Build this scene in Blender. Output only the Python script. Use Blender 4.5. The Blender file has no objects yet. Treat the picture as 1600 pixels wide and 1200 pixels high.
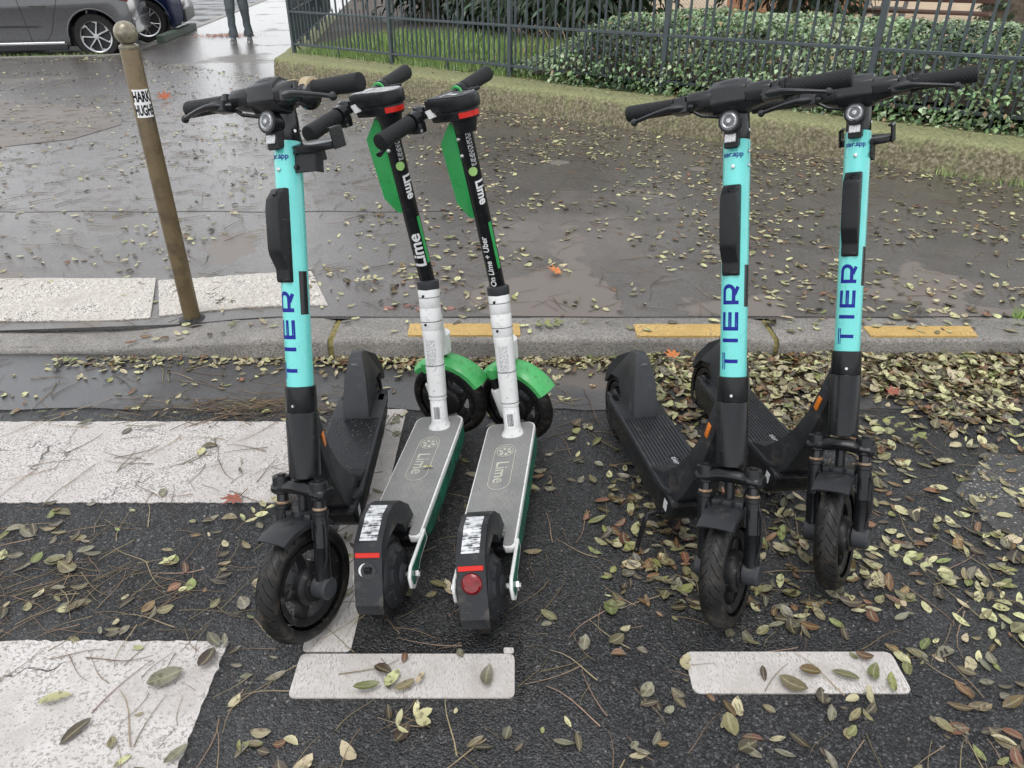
import bpy, bmesh, math, random
from mathutils import Vector, Matrix, noise as mnoise
R = math.radians
rnd = random.Random(7)
scene = bpy.context.scene
col = scene.collection

# ------------------------------------------------------------------ camera
cam_data = bpy.data.cameras.new('camera')
cam = bpy.data.objects.new('camera', cam_data)
col.objects.link(cam)
cam_data.sensor_width = 36.0
cam_data.sensor_fit = 'HORIZONTAL'
cam_data.lens = 36.0 * 1165.0 / 1600.0
cam_data.clip_start = 0.05
cam_data.clip_end = 500.0
cam.location = (0, 0, 1.45)
cam.rotation_euler = (R(90 - 29.8), 0, 0)
scene.camera = cam

# ------------------------------------------------------------------ overcast daylight
world = bpy.data.worlds.new('World')
scene.world = world
world.use_nodes = True
wn, wl = world.node_tree.nodes, world.node_tree.links
wn.clear()
w_out = wn.new('ShaderNodeOutputWorld')
w_bg = wn.new('ShaderNodeBackground')
w_sky = wn.new('ShaderNodeTexSky')
w_sky.sky_type = 'NISHITA'
w_sky.sun_disc = False
w_sky.sun_elevation = R(74)
w_sky.sun_rotation = R(205)
w_sky.air_density = 1.0
w_sky.dust_density = 0.8
w_hsv = wn.new('ShaderNodeHueSaturation')
w_hsv.inputs['Saturation'].default_value = 0.13
w_bg.inputs['Strength'].default_value = 0.15
wl.new(w_sky.outputs[0], w_hsv.inputs['Color'])
wl.new(w_hsv.outputs[0], w_bg.inputs['Color'])
wl.new(w_bg.outputs[0], w_out.inputs['Surface'])

sun_data = bpy.data.lights.new('sun', 'SUN')
sun_data.energy = 0.55
sun_data.angle = R(28)
sun_data.color = (1.0, 0.98, 0.96)
sun = bpy.data.objects.new('sun', sun_data)
col.objects.link(sun)
sun.rotation_euler = (R(16), 0, R(-25))

scene.view_settings.view_transform = 'Standard'
scene.view_settings.look = 'None'
scene.view_settings.gamma = 1.0
scene.view_settings.use_curve_mapping = False
scene.view_settings.exposure = 1.1

# ------------------------------------------------------------------ materials
def _n(nt, t, **kw):
    n = nt.nodes.new(t)
    for k, v in kw.items():
        setattr(n, k, v)
    return n

def mat(name, c, rough=0.5, metal=0.0, var=0.12, scale=18.0, bump=0.0, bscale=60.0, dirt=None, dirt_amt=0.0,
        dscale=9.0, coat=0.0, rvar=0.12, spec=0.5, island=0.0, trans=0.0, scratch=0.0):
    """procedural surface: base colour broken by noise, optional dirt, scratches and fine relief"""
    m = bpy.data.materials.new(name)
    m.use_nodes = True
    nt = m.node_tree
    nt.nodes.clear()
    L = nt.links.new
    out = _n(nt, 'ShaderNodeOutputMaterial')
    b = _n(nt, 'ShaderNodeBsdfPrincipled')
    L(b.outputs[0], out.inputs[0])
    tc = _n(nt, 'ShaderNodeTexCoord')
    nz = _n(nt, 'ShaderNodeTexNoise')
    nz.inputs['Scale'].default_value = scale
    nz.inputs['Detail'].default_value = 6
    nz.inputs['Roughness'].default_value = 0.6
    L(tc.outputs['Object'], nz.inputs['Vector'])
    hs = _n(nt, 'ShaderNodeHueSaturation')
    hs.inputs['Color'].default_value = (*c, 1)
    mr = _n(nt, 'ShaderNodeMapRange')
    mr.inputs[1].default_value = 0.3
    mr.inputs[2].default_value = 0.7
    mr.inputs[3].default_value = 1 - var
    mr.inputs[4].default_value = 1 + var
    L(nz.outputs[0], mr.inputs[0])
    val = mr.outputs[0]
    if island:
        g = _n(nt, 'ShaderNodeNewGeometry')
        oi = _n(nt, 'ShaderNodeObjectInfo')
        ad = _n(nt, 'ShaderNodeMath', operation='ADD')
        L(g.outputs['Random Per Island'], ad.inputs[0])
        L(oi.outputs['Random'], ad.inputs[1])
        fr = _n(nt, 'ShaderNodeMath', operation='FRACT')
        L(ad.outputs[0], fr.inputs[0])
        m2 = _n(nt, 'ShaderNodeMapRange')
        m2.inputs[3].default_value = 1 - island
        m2.inputs[4].default_value = 1 + island
        L(fr.outputs[0], m2.inputs[0])
        mu = _n(nt, 'ShaderNodeMath', operation='MULTIPLY')
        L(val, mu.inputs[0]); L(m2.outputs[0], mu.inputs[1])
        val = mu.outputs[0]
        m3 = _n(nt, 'ShaderNodeMapRange')
        m3.inputs[3].default_value = 0.5 - island * 0.07
        m3.inputs[4].default_value = 0.5 + island * 0.07
        f2 = _n(nt, 'ShaderNodeMath', operation='MULTIPLY_ADD')
        L(fr.outputs[0], f2.inputs[0]); f2.inputs[1].default_value = 7.31; f2.inputs[2].default_value = 0.2
        f3 = _n(nt, 'ShaderNodeMath', operation='FRACT')
        L(f2.outputs[0], f3.inputs[0]); L(f3.outputs[0], m3.inputs[0])
        L(m3.outputs[0], hs.inputs['Hue'])
    L(val, hs.inputs['Value'])
    cout = hs.outputs[0]
    if dirt is not None:
        dn = _n(nt, 'ShaderNodeTexNoise')
        dn.inputs['Scale'].default_value = dscale
        dn.inputs['Detail'].default_value = 9
        dn.inputs['Roughness'].default_value = 0.7
        L(tc.outputs['Object'], dn.inputs['Vector'])
        dr = _n(nt, 'ShaderNodeMapRange')
        dr.inputs[1].default_value = 0.66 - 0.34 * dirt_amt
        dr.inputs[2].default_value = 0.80 - 0.20 * dirt_amt
        L(dn.outputs[0], dr.inputs[0])
        mx = _n(nt, 'ShaderNodeMix', data_type='RGBA')
        mx.inputs[7].default_value = (*dirt, 1)
        L(dr.outputs[0], mx.inputs[0]); L(cout, mx.inputs[6])
        cout = mx.outputs[2]
    if scratch:
        mp = _n(nt, 'ShaderNodeMapping')
        mp.inputs['Scale'].default_value = (26, 26, 150)
        mp.inputs['Rotation'].default_value = (0.5, 0.3, 0.2)
        L(tc.outputs['Object'], mp.inputs[0])
        sn = _n(nt, 'ShaderNodeTexNoise')
        sn.inputs['Scale'].default_value = 1.0
        sn.inputs['Detail'].default_value = 3
        L(mp.outputs[0], sn.inputs['Vector'])
        sr = _n(nt, 'ShaderNodeMapRange')
        sr.inputs[1].default_value = 0.68
        sr.inputs[2].default_value = 0.72
        sr.inputs[4].default_value = scratch
        L(sn.outputs[0], sr.inputs[0])
        mx = _n(nt, 'ShaderNodeMix', data_type='RGBA')
        mx.inputs[7].default_value = (0.32, 0.32, 0.31, 1)
        L(sr.outputs[0], mx.inputs[0]); L(cout, mx.inputs[6])
        cout = mx.outputs[2]
    L(cout, b.inputs['Base Color'])
    rr = _n(nt, 'ShaderNodeMapRange')
    rr.inputs[1].default_value = 0.3
    rr.inputs[2].default_value = 0.7
    rr.inputs[3].default_value = max(0.03, rough - rvar)
    rr.inputs[4].default_value = min(1.0, rough + rvar)
    L(nz.outputs[0], rr.inputs[0])
    L(rr.outputs[0], b.inputs['Roughness'])
    b.inputs['Metallic'].default_value = metal
    b.inputs['Specular IOR Level'].default_value = spec
    b.inputs['Coat Weight'].default_value = coat
    b.inputs['Coat Roughness'].default_value = 0.12
    if trans:
        b.inputs['Subsurface Weight'].default_value = 0.0
    if bump:
        bn = _n(nt, 'ShaderNodeTexNoise')
        bn.inputs['Scale'].default_value = bscale
        bn.inputs['Detail'].default_value = 5
        L(tc.outputs['Object'], bn.inputs['Vector'])
        bp = _n(nt, 'ShaderNodeBump')
        bp.inputs['Strength'].default_value = bump
        bp.inputs['Distance'].default_value = 0.004
        L(bn.outputs[0], bp.inputs['Height'])
        L(bp.outputs[0], b.inputs['Normal'])
    return m

def leaf_veins(m):
    """a paler midrib from the mesh's rib attribute, brown blotches fixed in the world"""
    nt = m.node_tree
    L = nt.links.new
    b = [n for n in nt.nodes if n.type == 'BSDF_PRINCIPLED'][0]
    src = b.inputs['Base Color'].links[0].from_socket
    at = _n(nt, 'ShaderNodeAttribute', attribute_name='rib')
    pw = _n(nt, 'ShaderNodeMath', operation='POWER'); pw.inputs[1].default_value = 9.0
    L(at.outputs['Fac'], pw.inputs[0])
    k = _n(nt, 'ShaderNodeMath', operation='MULTIPLY'); k.inputs[1].default_value = .55
    L(pw.outputs[0], k.inputs[0])
    g = _n(nt, 'ShaderNodeNewGeometry')
    nz = _n(nt, 'ShaderNodeTexNoise')
    nz.inputs['Scale'].default_value = 75; nz.inputs['Detail'].default_value = 6
    L(g.outputs['Position'], nz.inputs['Vector'])
    mr = _n(nt, 'ShaderNodeMapRange')
    mr.inputs[1].default_value = .52; mr.inputs[2].default_value = .64; mr.inputs[4].default_value = .75
    L(nz.outputs[0], mr.inputs[0])
    m1 = _n(nt, 'ShaderNodeMix', data_type='RGBA'); m1.inputs[7].default_value = (.075, .058, .034, 1)
    L(mr.outputs[0], m1.inputs[0]); L(src, m1.inputs[6])
    m2 = _n(nt, 'ShaderNodeMix', data_type='RGBA'); m2.inputs[7].default_value = (.40, .37, .22, 1)
    L(k.outputs[0], m2.inputs[0]); L(m1.outputs[2], m2.inputs[6])
    L(m2.outputs[2], b.inputs['Base Color'])
    return m

def ground_mat(name, stones, wetness, wetscale, rough_dry, rough_wet, agg=110.0, bump=0.5, tint=None, tint_scale=1.2,
               tint_lo=0.5, tint_hi=0.56, fleck=0.0, fine=0.5, wet_dark=0.55, dist=0.006, tint_y=None, film=0.0, gap=0.0):
    """bitumen or stone: voronoi aggregate of several tones, a wetness mask, optional drier tinted patches"""
    m = bpy.data.materials.new(name)
    m.use_nodes = True
    nt = m.node_tree
    nt.nodes.clear()
    L = nt.links.new
    out = _n(nt, 'ShaderNodeOutputMaterial')
    b = _n(nt, 'ShaderNodeBsdfPrincipled')
    L(b.outputs[0], out.inputs[0])
    tc = _n(nt, 'ShaderNodeTexCoord')
    v = _n(nt, 'ShaderNodeTexVoronoi')
    v.inputs['Scale'].default_value = agg
    v.inputs['Randomness'].default_value = 1.0
    wob = _n(nt, 'ShaderNodeTexNoise')
    wob.inputs['Scale'].default_value = agg * 0.8
    L(tc.outputs['Object'], wob.inputs['Vector'])
    wm = _n(nt, 'ShaderNodeVectorMath', operation='MULTIPLY_ADD')
    wm.inputs[1].default_value = (0.012, 0.012, 0.012)
    L(wob.outputs['Color'], wm.inputs[0]); L(tc.outputs['Object'], wm.inputs[2])
    L(wm.outputs[0], v.inputs['Vector'])
    rampc = _n(nt, 'ShaderNodeValToRGB')
    sep = _n(nt, 'ShaderNodeSeparateColor')
    L(v.outputs['Color'], sep.inputs[0]); L(sep.outputs[0], rampc.inputs[0])
    el = rampc.color_ramp.elements
    n = len(stones)
    for i, s in enumerate(stones):
        e = el[i] if i < 2 else el.new(i / (n - 1))
        e.position = i / (n - 1)
        e.color = (*s, 1)
    big = _n(nt, 'ShaderNodeTexNoise')
    big.inputs['Scale'].default_value = 3.0
    big.inputs['Detail'].default_value = 8
    big.inputs['Roughness'].default_value = 0.65
    L(tc.outputs['Object'], big.inputs['Vector'])
    hv = _n(nt, 'ShaderNodeHueSaturation')
    mv = _n(nt, 'ShaderNodeMapRange')
    mv.inputs[1].default_value = 0.3; mv.inputs[2].default_value = 0.7
    mv.inputs[3].default_value = 0.78; mv.inputs[4].default_value = 1.22
    L(big.outputs[0], mv.inputs[0]); L(mv.outputs[0], hv.inputs['Value'])
    L(rampc.outputs[0], hv.inputs['Color'])
    c = hv.outputs[0]
    if fleck:
        f = _n(nt, 'ShaderNodeMapRange')
        f.inputs[1].default_value = 1 - fleck; f.inputs[2].default_value = 1 - fleck * 0.8
        L(sep.outputs[1], f.inputs[0])
        mx = _n(nt, 'ShaderNodeMix', data_type='RGBA')
        mx.inputs[7].default_value = (0.34, 0.32, 0.29, 1)
        L(f.outputs[0], mx.inputs[0]); L(c, mx.inputs[6])
        c = mx.outputs[2]
    wet = _n(nt, 'ShaderNodeTexNoise')
    wet.inputs['Scale'].default_value = wetscale
    wet.inputs['Detail'].default_value = 7
    wet.inputs['Roughness'].default_value = 0.58
    wmap = _n(nt, 'ShaderNodeMapping')
    wmap.inputs['Location'].default_value = (3.7, 1.9, 0)
    L(tc.outputs['Object'], wmap.inputs[0]); L(wmap.outputs[0], wet.inputs['Vector'])
    wr = _n(nt, 'ShaderNodeMapRange')
    wr.inputs[1].default_value = 0.62 - 0.3 * wetness
    wr.inputs[2].default_value = 0.70 - 0.3 * wetness
    L(wet.outputs[0], wr.inputs[0])
    wetv = wr.outputs[0]
    if tint is not None:
        t = _n(nt, 'ShaderNodeTexNoise')
        t.inputs['Scale'].default_value = tint_scale
        t.inputs['Detail'].default_value = 6
        t.inputs['Roughness'].default_value = 0.5
        tm = _n(nt, 'ShaderNodeMapping')
        tm.inputs['Location'].default_value = (8.2, 4.1, 0)
        L(tc.outputs['Object'], tm.inputs[0]); L(tm.outputs[0], t.inputs['Vector'])
        tr = _n(nt, 'ShaderNodeMapRange')
        tr.inputs[1].default_value = tint_lo; tr.inputs[2].default_value = tint_hi
        if not tint_y: L(t.outputs[0], tr.inputs[0])
        if tint_y:
            sy = _n(nt, 'ShaderNodeSeparateXYZ')
            L(tc.outputs['Object'], sy.inputs[0])
            ym = _n(nt, 'ShaderNodeMapRange')
            ym.inputs[1].default_value = tint_y[0]; ym.inputs[2].default_value = tint_y[1]
            ym.inputs[3].default_value = 0.0; ym.inputs[4].default_value = 0.14
            L(sy.outputs[1], ym.inputs[0])
            sb = _n(nt, 'ShaderNodeMath', operation='SUBTRACT')
            L(t.outputs[0], sb.inputs[0]); L(ym.outputs[0], sb.inputs[1])
            L(sb.outputs[0], tr.inputs[0])
        mx = _n(nt, 'ShaderNodeMix', data_type='RGBA')
        mul = _n(nt, 'ShaderNodeMix', data_type='RGBA', blend_type='MULTIPLY')
        mul.inputs[0].default_value = 0.35
        mul.inputs[6].default_value = (*tint, 1)
        L(rampc.outputs[0], mul.inputs[7])
        L(tr.outputs[0], mx.inputs[0]); L(c, mx.inputs[6])
        mx.inputs[7].default_value = (*tint, 1)
        c = mx.outputs[2]
        inv = _n(nt, 'ShaderNodeMath', operation='SUBTRACT')
        inv.inputs[0].default_value = 1.0
        L(tr.outputs[0], inv.inputs[1])
        ml = _n(nt, 'ShaderNodeMath', operation='MULTIPLY')
        L(inv.outputs[0], ml.inputs[0]); L(wetv, ml.inputs[1])
        wetv = ml.outputs[0]
    dk = _n(nt, 'ShaderNodeMapRange')
    dk.inputs[3].default_value = 1.0; dk.inputs[4].default_value = wet_dark
    L(wetv, dk.inputs[0])
    hw = _n(nt, 'ShaderNodeHueSaturation')
    L(dk.outputs[0], hw.inputs['Value']); L(c, hw.inputs['Color'])
    cfin = hw.outputs[0]
    if gap:
        gm = _n(nt, 'ShaderNodeMapRange')
        gm.inputs[1].default_value = .30; gm.inputs[2].default_value = .58
        gm.inputs[3].default_value = 1.0; gm.inputs[4].default_value = 1 - gap
        L(v.outputs['Distance'], gm.inputs[0])
        hg = _n(nt, 'ShaderNodeHueSaturation')
        L(gm.outputs[0], hg.inputs['Value']); L(cfin, hg.inputs['Color'])
        cfin = hg.outputs[0]
    L(cfin, b.inputs['Base Color'])
    if film:
        fm = _n(nt, 'ShaderNodeMath', operation='MULTIPLY'); fm.inputs[1].default_value = film
        L(wetv, fm.inputs[0]); L(fm.outputs[0], b.inputs['Coat Weight'])
        b.inputs['Coat IOR'].default_value = 1.33
        b.inputs['Coat Roughness'].default_value = 0.24
    rr = _n(nt, 'ShaderNodeMapRange')
    rr.inputs[3].default_value = rough_dry; rr.inputs[4].default_value = rough_wet
    L(wetv, rr.inputs[0])
    L(rr.outputs[0], b.inputs['Roughness'])
    # relief
    fn = _n(nt, 'ShaderNodeTexNoise')
    fn.inputs['Scale'].default_value = agg * 2.2
    fn.inputs['Detail'].default_value = 4
    L(tc.outputs['Object'], fn.inputs['Vector'])
    inv2 = _n(nt, 'ShaderNodeMath', operation='MULTIPLY_ADD')
    inv2.inputs[1].default_value = -agg * 0.012; inv2.inputs[2].default_value = 1.0
    L(v.outputs['Distance'], inv2.inputs[0])
    ad = _n(nt, 'ShaderNodeMath', operation='MULTIPLY_ADD')
    ad.inputs[1].default_value = fine
    L(fn.outputs[0], ad.inputs[0]); L(inv2.outputs[0], ad.inputs[2])
    bp = _n(nt, 'ShaderNodeBump')
    bp.inputs['Distance'].default_value = dist
    bs = _n(nt, 'ShaderNodeMapRange')
    bs.inputs[3].default_value = bump; bs.inputs[4].default_value = bump * 0.55
    L(wetv, bs.inputs[0]); L(bs.outputs[0], bp.inputs['Strength'])
    L(ad.outputs[0], bp.inputs['Height'])
    L(bp.outputs[0], b.inputs['Normal'])
    return m

def paint_mat(name, c, worn, pit_scale=140.0, pit=0.5, crack=True, dirt=(0.16, 0.14, 0.12), stripes=None):
    """road paint: dirty film, pits that show the bitumen, dark cracks"""
    m = bpy.data.materials.new(name)
    m.use_nodes = True
    nt = m.node_tree
    nt.nodes.clear()
    L = nt.links.new
    out = _n(nt, 'ShaderNodeOutputMaterial')
    b = _n(nt, 'ShaderNodeBsdfPrincipled')
    L(b.outputs[0], out.inputs[0])
    tc = _n(nt, 'ShaderNodeTexCoord')
    n1 = _n(nt, 'ShaderNodeTexNoise')
    n1.inputs['Scale'].default_value = 5
    n1.inputs['Detail'].default_value = 10
    n1.inputs['Roughness'].default_value = 0.72
    L(tc.outputs['Object'], n1.inputs['Vector'])
    r1 = _n(nt, 'ShaderNodeValToRGB')
    e = r1.color_ramp.elements
    e[0].position = 0.25; e[0].color = (c[0] * .56, c[1] * .53, c[2] * .49, 1)
    e[1].position = 0.62; e[1].color = (*c, 1)
    L(n1.outputs[0], r1.inputs[0])
    n2 = _n(nt, 'ShaderNodeTexNoise')
    n2.inputs['Scale'].default_value = pit_scale
    n2.inputs['Detail'].default_value = 5
    n2.inputs['Roughness'].default_value = 0.65
    mp = _n(nt, 'ShaderNodeMapping')
    if stripes:
        mp.inputs['Scale'].default_value = stripes
    L(tc.outputs['Object'], mp.inputs[0]); L(mp.outputs[0], n2.inputs['Vector'])
    ad = _n(nt, 'ShaderNodeMath', operation='MULTIPLY_ADD')
    ad.inputs[1].default_value = 0.45
    L(n1.outputs[0], ad.inputs[0]); L(n2.outputs[0], ad.inputs[2])
    r2 = _n(nt, 'ShaderNodeMapRange')
    r2.inputs[1].default_value = 0.93 - worn * 0.32; r2.inputs[2].default_value = 0.985 - worn * 0.32
    L(ad.outputs[0], r2.inputs[0])
    mx = _n(nt, 'ShaderNodeMix', data_type='RGBA')
    mx.inputs[7].default_value = (*dirt, 1)
    L(r2.outputs[0], mx.inputs[0]); L(r1.outputs[0], mx.inputs[6])
    cc = mx.outputs[2]
    if crack:
        v = _n(nt, 'ShaderNodeTexVoronoi', feature='DISTANCE_TO_EDGE')
        v.inputs['Scale'].default_value = 2.6
        wob = _n(nt, 'ShaderNodeTexNoise')
        wob.inputs['Scale'].default_value = 9
        wob.inputs['Detail'].default_value = 6
        L(tc.outputs['Object'], wob.inputs['Vector'])
        wm = _n(nt, 'ShaderNodeVectorMath', operation='MULTIPLY_ADD')
        wm.inputs[1].default_value = (0.22, 0.22, 0.0)
        L(wob.outputs['Color'], wm.inputs[0]); L(tc.outputs['Object'], wm.inputs[2])
        L(wm.outputs[0], v.inputs['Vector'])
        cr = _n(nt, 'ShaderNodeMapRange')
        cr.inputs[1].default_value = 0.004; cr.inputs[2].default_value = 0.011
        cr.inputs[3].default_value = 1.0; cr.inputs[4].default_value = 0.0
        L(v.outputs['Distance'], cr.inputs[0])
        br = _n(nt, 'ShaderNodeMapRange')
        br.inputs[1].default_value = 0.5; br.inputs[2].default_value = 0.58
        L(n1.outputs[0], br.inputs[0])
        mu = _n(nt, 'ShaderNodeMath', operation='MULTIPLY')
        L(cr.outputs[0], mu.inputs[0]); L(br.outputs[0], mu.inputs[1])
        m2 = _n(nt, 'ShaderNodeMix', data_type='RGBA')
        m2.inputs[7].default_value = (0.07, 0.065, 0.06, 1)
        L(mu.outputs[0], m2.inputs[0]); L(cc, m2.inputs[6])
        cc = m2.outputs[2]
    L(cc, b.inputs['Base Color'])
    b.inputs['Roughness'].default_value = 0.55
    bp = _n(nt, 'ShaderNodeBump')
    bp.inputs['Strength'].default_value = pit
    bp.inputs['Distance'].default_value = 0.004
    L(n2.outputs[0], bp.inputs['Height'])
    L(bp.outputs[0], b.inputs['Normal'])
    return m

M = {}
M['asphalt'] = ground_mat('asphalt', [(.016, .0162, .017), (.034, .0345, .036), (.066, .0665, .068), (.14, .14, .14)], 0.60, 0.9,
                          0.52, 0.32, agg=180, bump=0.75, fleck=0.008, fine=0.6, gap=.65, film=.15)
M['gutter'] = ground_mat('gutter', [(.050, .049, .050), (.065, .063, .063), (.082, .080, .079)], 0.6, 1.2, 0.5, 0.24, agg=230, bump=0.3, film=.8,
                         tint=(.12, .105, .09), tint_scale=1.1, tint_lo=.58, tint_hi=.66, fine=0.7)
M['old_asphalt'] = ground_mat('old_asphalt', [(.030, .030, .030), (.055, .055, .054), (.085, .084, .082)], 0.3, 1.6, 0.6, 0.38, agg=190, bump=0.5, fleck=.06)
M['pavement'] = ground_mat('pavement', [(.106, .094, .085), (.134, .119, .107), (.166, .148, .133)], 0.95, 0.6, 0.42, 0.25, agg=210, bump=0.25,
                           tint=(.165, .142, .125), tint_scale=1.7, tint_lo=0.535, tint_hi=0.55, fine=0.9, wet_dark=0.68, film=.42, tint_y=(3.35, 4.1))
M['patch'] = ground_mat('patch', [(.13, .114, .10), (.15, .13, .114), (.17, .148, .13)], 0.3, 1.5, 0.5, 0.3, agg=200, bump=0.2)
M['granite'] = ground_mat('granite', [(.14, .13, .117), (.245, .228, .206), (.32, .30, .272), (.41, .385, .35)], 0.40, 1.6, 0.6, 0.36, agg=240, bump=0.6,
                          fleck=0.04, wet_dark=0.65)
M['granite_face'] = M['granite']
M['sand'] = ground_mat('sand', [(.38, .29, .19), (.43, .33, .22), (.48, .37, .25)], 0.1, 0.6, 0.8, 0.7, agg=60, bump=0.2)
M['soil'] = ground_mat('soil', [(.03, .022, .015), (.055, .04, .027), (.08, .06, .04)], 0.3, 1.0, 0.8, 0.6, agg=40, bump=0.6)
M['white_paint'] = paint_mat('white_paint', (.62, .59, .57), 0.60, pit_scale=190.0, pit=.8, dirt=(.25, .23, .21))
M['white_paint_rough'] = paint_mat('white_paint_rough', (.62, .59, .57), 0.53, pit_scale=140.0, pit=1.0, dirt=(.30, .28, .25))
M['bay_paint'] = paint_mat('bay_paint', (.61, .58, .555), 0.52, pit_scale=190.0, pit=0.9, crack=False, stripes=(1.6, .45, 1), dirt=(.38, .35, .31))
M['yellow_paint'] = paint_mat('yellow_paint', (.58, .385, .125), 0.5, pit_scale=130.0, pit=0.6, crack=False, dirt=(.25, .19, .10))
M['tactile'] = paint_mat('tactile', (.60, .57, .52), 0.55, crack=False)
M['stud_white'] = paint_mat('stud_white', (.66, .63, .57), 0.45, crack=False)
M['red_spray'] = mat('red_spray', (.27, .115, .095), 0.6, var=.4, scale=60, dirt=(.09, .08, .07), dirt_amt=.6, dscale=40)
M['moss'] = mat('moss', (.19, .16, .055), 0.9, var=.5, scale=60, bump=1.0, bscale=150)

M['teal'] = mat('teal', (.125, .55, .51), 0.28, var=.05, coat=.4, rvar=.08, dirt=(.05, .22, .20), dirt_amt=.16, dscale=38, scratch=.10)
M['navy_print'] = mat('navy_print', (.004, .012, .21), 0.4, var=.08, spec=.25)
M['black_plastic'] = mat('black_plastic', (.012, .0125, .014), 0.34, var=.25, scale=30, bump=.12, bscale=400, dirt=(.06, .056, .05), dirt_amt=.25, dscale=22, scratch=.12, spec=.24)
M['black_satin'] = mat('black_satin', (.010, .0105, .012), 0.28, var=.2, bump=.05, bscale=300, coat=.1, scratch=.08, spec=.24)
M['black_gloss'] = mat('black_gloss', (.010, .010, .012), 0.22, var=.1, coat=.25, spec=.3)
M['grey_plastic'] = mat('grey_plastic', (.036, .038, .042), 0.40, var=.2, bump=.1, bscale=300, dirt=(.10, .09, .08), dirt_amt=.2, dscale=18, spec=.24)
M['dark_grey'] = mat('dark_grey', (.022, .0235, .026), 0.37, var=.2, bump=.12, bscale=350, dirt=(.085, .075, .065), dirt_amt=.3, dscale=16, scratch=.1, spec=.24)
M['rubber'] = mat('rubber', (.0125, .012, .0115), 0.45, var=.3, scale=40, bump=.15, bscale=260, dirt=(.045, .038, .032), dirt_amt=.35, dscale=30, spec=.28)
M['rim_black'] = mat('rim_black', (.014, .014, .015), 0.42, var=.3, spec=.28, dirt=(.11, .10, .09), dirt_amt=.3, dscale=40)
M['steel'] = mat('steel', (.55, .55, .54), 0.3, metal=1.0, var=.15, bump=.1)
M['rusty_steel'] = mat('rusty_steel', (.30, .22, .15), 0.5, metal=.6, var=.4, dirt=(.14, .06, .025), dirt_amt=.5, dscale=60)
M['amber'] = mat('amber', (.62, .17, .015), 0.25, var=.15, coat=.6, scale=120)
M['lens'] = mat('lens', (.075, .08, .085), 0.14, metal=.6, var=.4, scale=110, coat=.8)
M['reflector_silver'] = mat('reflector_silver', (.44, .44, .44), 0.25, metal=.5, var=.4, scale=300, coat=.6)
M['red_plastic'] = mat('red_plastic', (.56, .016, .008), 0.4, var=.12, coat=.1, spec=.3)
M['red_lens'] = mat('red_lens', (.16, .003, .004), 0.2, var=.3, scale=90, coat=.35, spec=.4)
M['white_plastic'] = mat('white_plastic', (.66, .66, .645), 0.4, var=.05, coat=.15, dirt=(.28, .24, .21), dirt_amt=.36, dscale=26)
M['white_dirty'] = mat('white_dirty', (.66, .66, .645), 0.4, var=.05, dirt=(.13, .12, .11), dirt_amt=.26, dscale=75)
M['lime_green'] = mat('lime_green', (.028, .36, .09), 0.35, var=.10, coat=.2, dirt=(.012, .12, .035), dirt_amt=.2, dscale=16)
M['fender_green'] = mat('fender_green', (.06, .38, .105), 0.38, var=.10, coat=.1, dirt=(.03, .045, .025), dirt_amt=.32, dscale=48)
M['light_green'] = mat('light_green', (.36, .60, .20), 0.4, var=.08)
M['dark_green'] = mat('dark_green', (.015, .14, .085), 0.45, var=.4, scale=60, dirt=(.02, .022, .022), dirt_amt=.6, dscale=30)
M['deck_grey'] = mat('deck_grey', (.195, .194, .188), 0.62, var=.14, scale=7, bump=.5, bscale=420, dirt=(.25, .24, .225), dirt_amt=.42, dscale=11)
M['deck_print'] = mat('deck_print', (.44, .43, .36), 0.55, var=.2, scale=60)
M['white_print'] = mat('white_print', (.78, .78, .77), 0.4, var=.05)
M['sticker'] = mat('sticker', (.60, .60, .59), 0.35, var=.1, dirt=(.035, .035, .035), dirt_amt=.40, dscale=55)
M['silver_sticker'] = mat('silver_sticker', (.36, .365, .37), 0.35, metal=.3, var=.2, dirt=(.03, .03, .03), dirt_amt=.62, dscale=70)
def worn_sticker():
    m = mat('worn_sticker', (.55, .56, .57), 0.35, var=.15)
    nt = m.node_tree
    L = nt.links.new
    b = [n for n in nt.nodes if n.type == 'BSDF_PRINCIPLED'][0]
    src = b.inputs['Base Color'].links[0].from_socket
    tc = _n(nt, 'ShaderNodeTexCoord')
    mp = _n(nt, 'ShaderNodeMapping'); mp.inputs['Scale'].default_value = (330, 22, 330)
    L(tc.outputs['Object'], mp.inputs[0])
    nz = _n(nt, 'ShaderNodeTexNoise'); nz.inputs['Scale'].default_value = 1.0; nz.inputs['Detail'].default_value = 4
    L(mp.outputs[0], nz.inputs['Vector'])
    n2 = _n(nt, 'ShaderNodeTexNoise'); n2.inputs['Scale'].default_value = 55; n2.inputs['Detail'].default_value = 7
    L(tc.outputs['Object'], n2.inputs['Vector'])
    ad = _n(nt, 'ShaderNodeMath', operation='ADD')
    L(nz.outputs[0], ad.inputs[0]); L(n2.outputs[0], ad.inputs[1])
    mr = _n(nt, 'ShaderNodeMapRange')
    mr.inputs[1].default_value = .96; mr.inputs[2].default_value = 1.16
    L(ad.outputs[0], mr.inputs[0])
    mx = _n(nt, 'ShaderNodeMix', data_type='RGBA'); mx.inputs[7].default_value = (.025, .025, .027, 1)
    L(mr.outputs[0], mx.inputs[0]); L(src, mx.inputs[6])
    L(mx.outputs[2], b.inputs['Base Color'])
    return m
M['worn_sticker'] = worn_sticker()
M['tape'] = mat('tape', (.36, .29, .17), 0.5, var=.2)
M['pink'] = mat('pink', (.50, .04, .16), 0.4, var=.1)
M['drop'] = mat('drop', (.008, .008, .009), 0.08, var=.02, rvar=.01, spec=.6)
M['bollard'] = mat('bollard', (.15, .109, .057), 0.36, metal=.3, var=.25, scale=9, bump=.12, bscale=90, dirt=(.045, .038, .03), dirt_amt=.5, dscale=10, scratch=.15)
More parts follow.
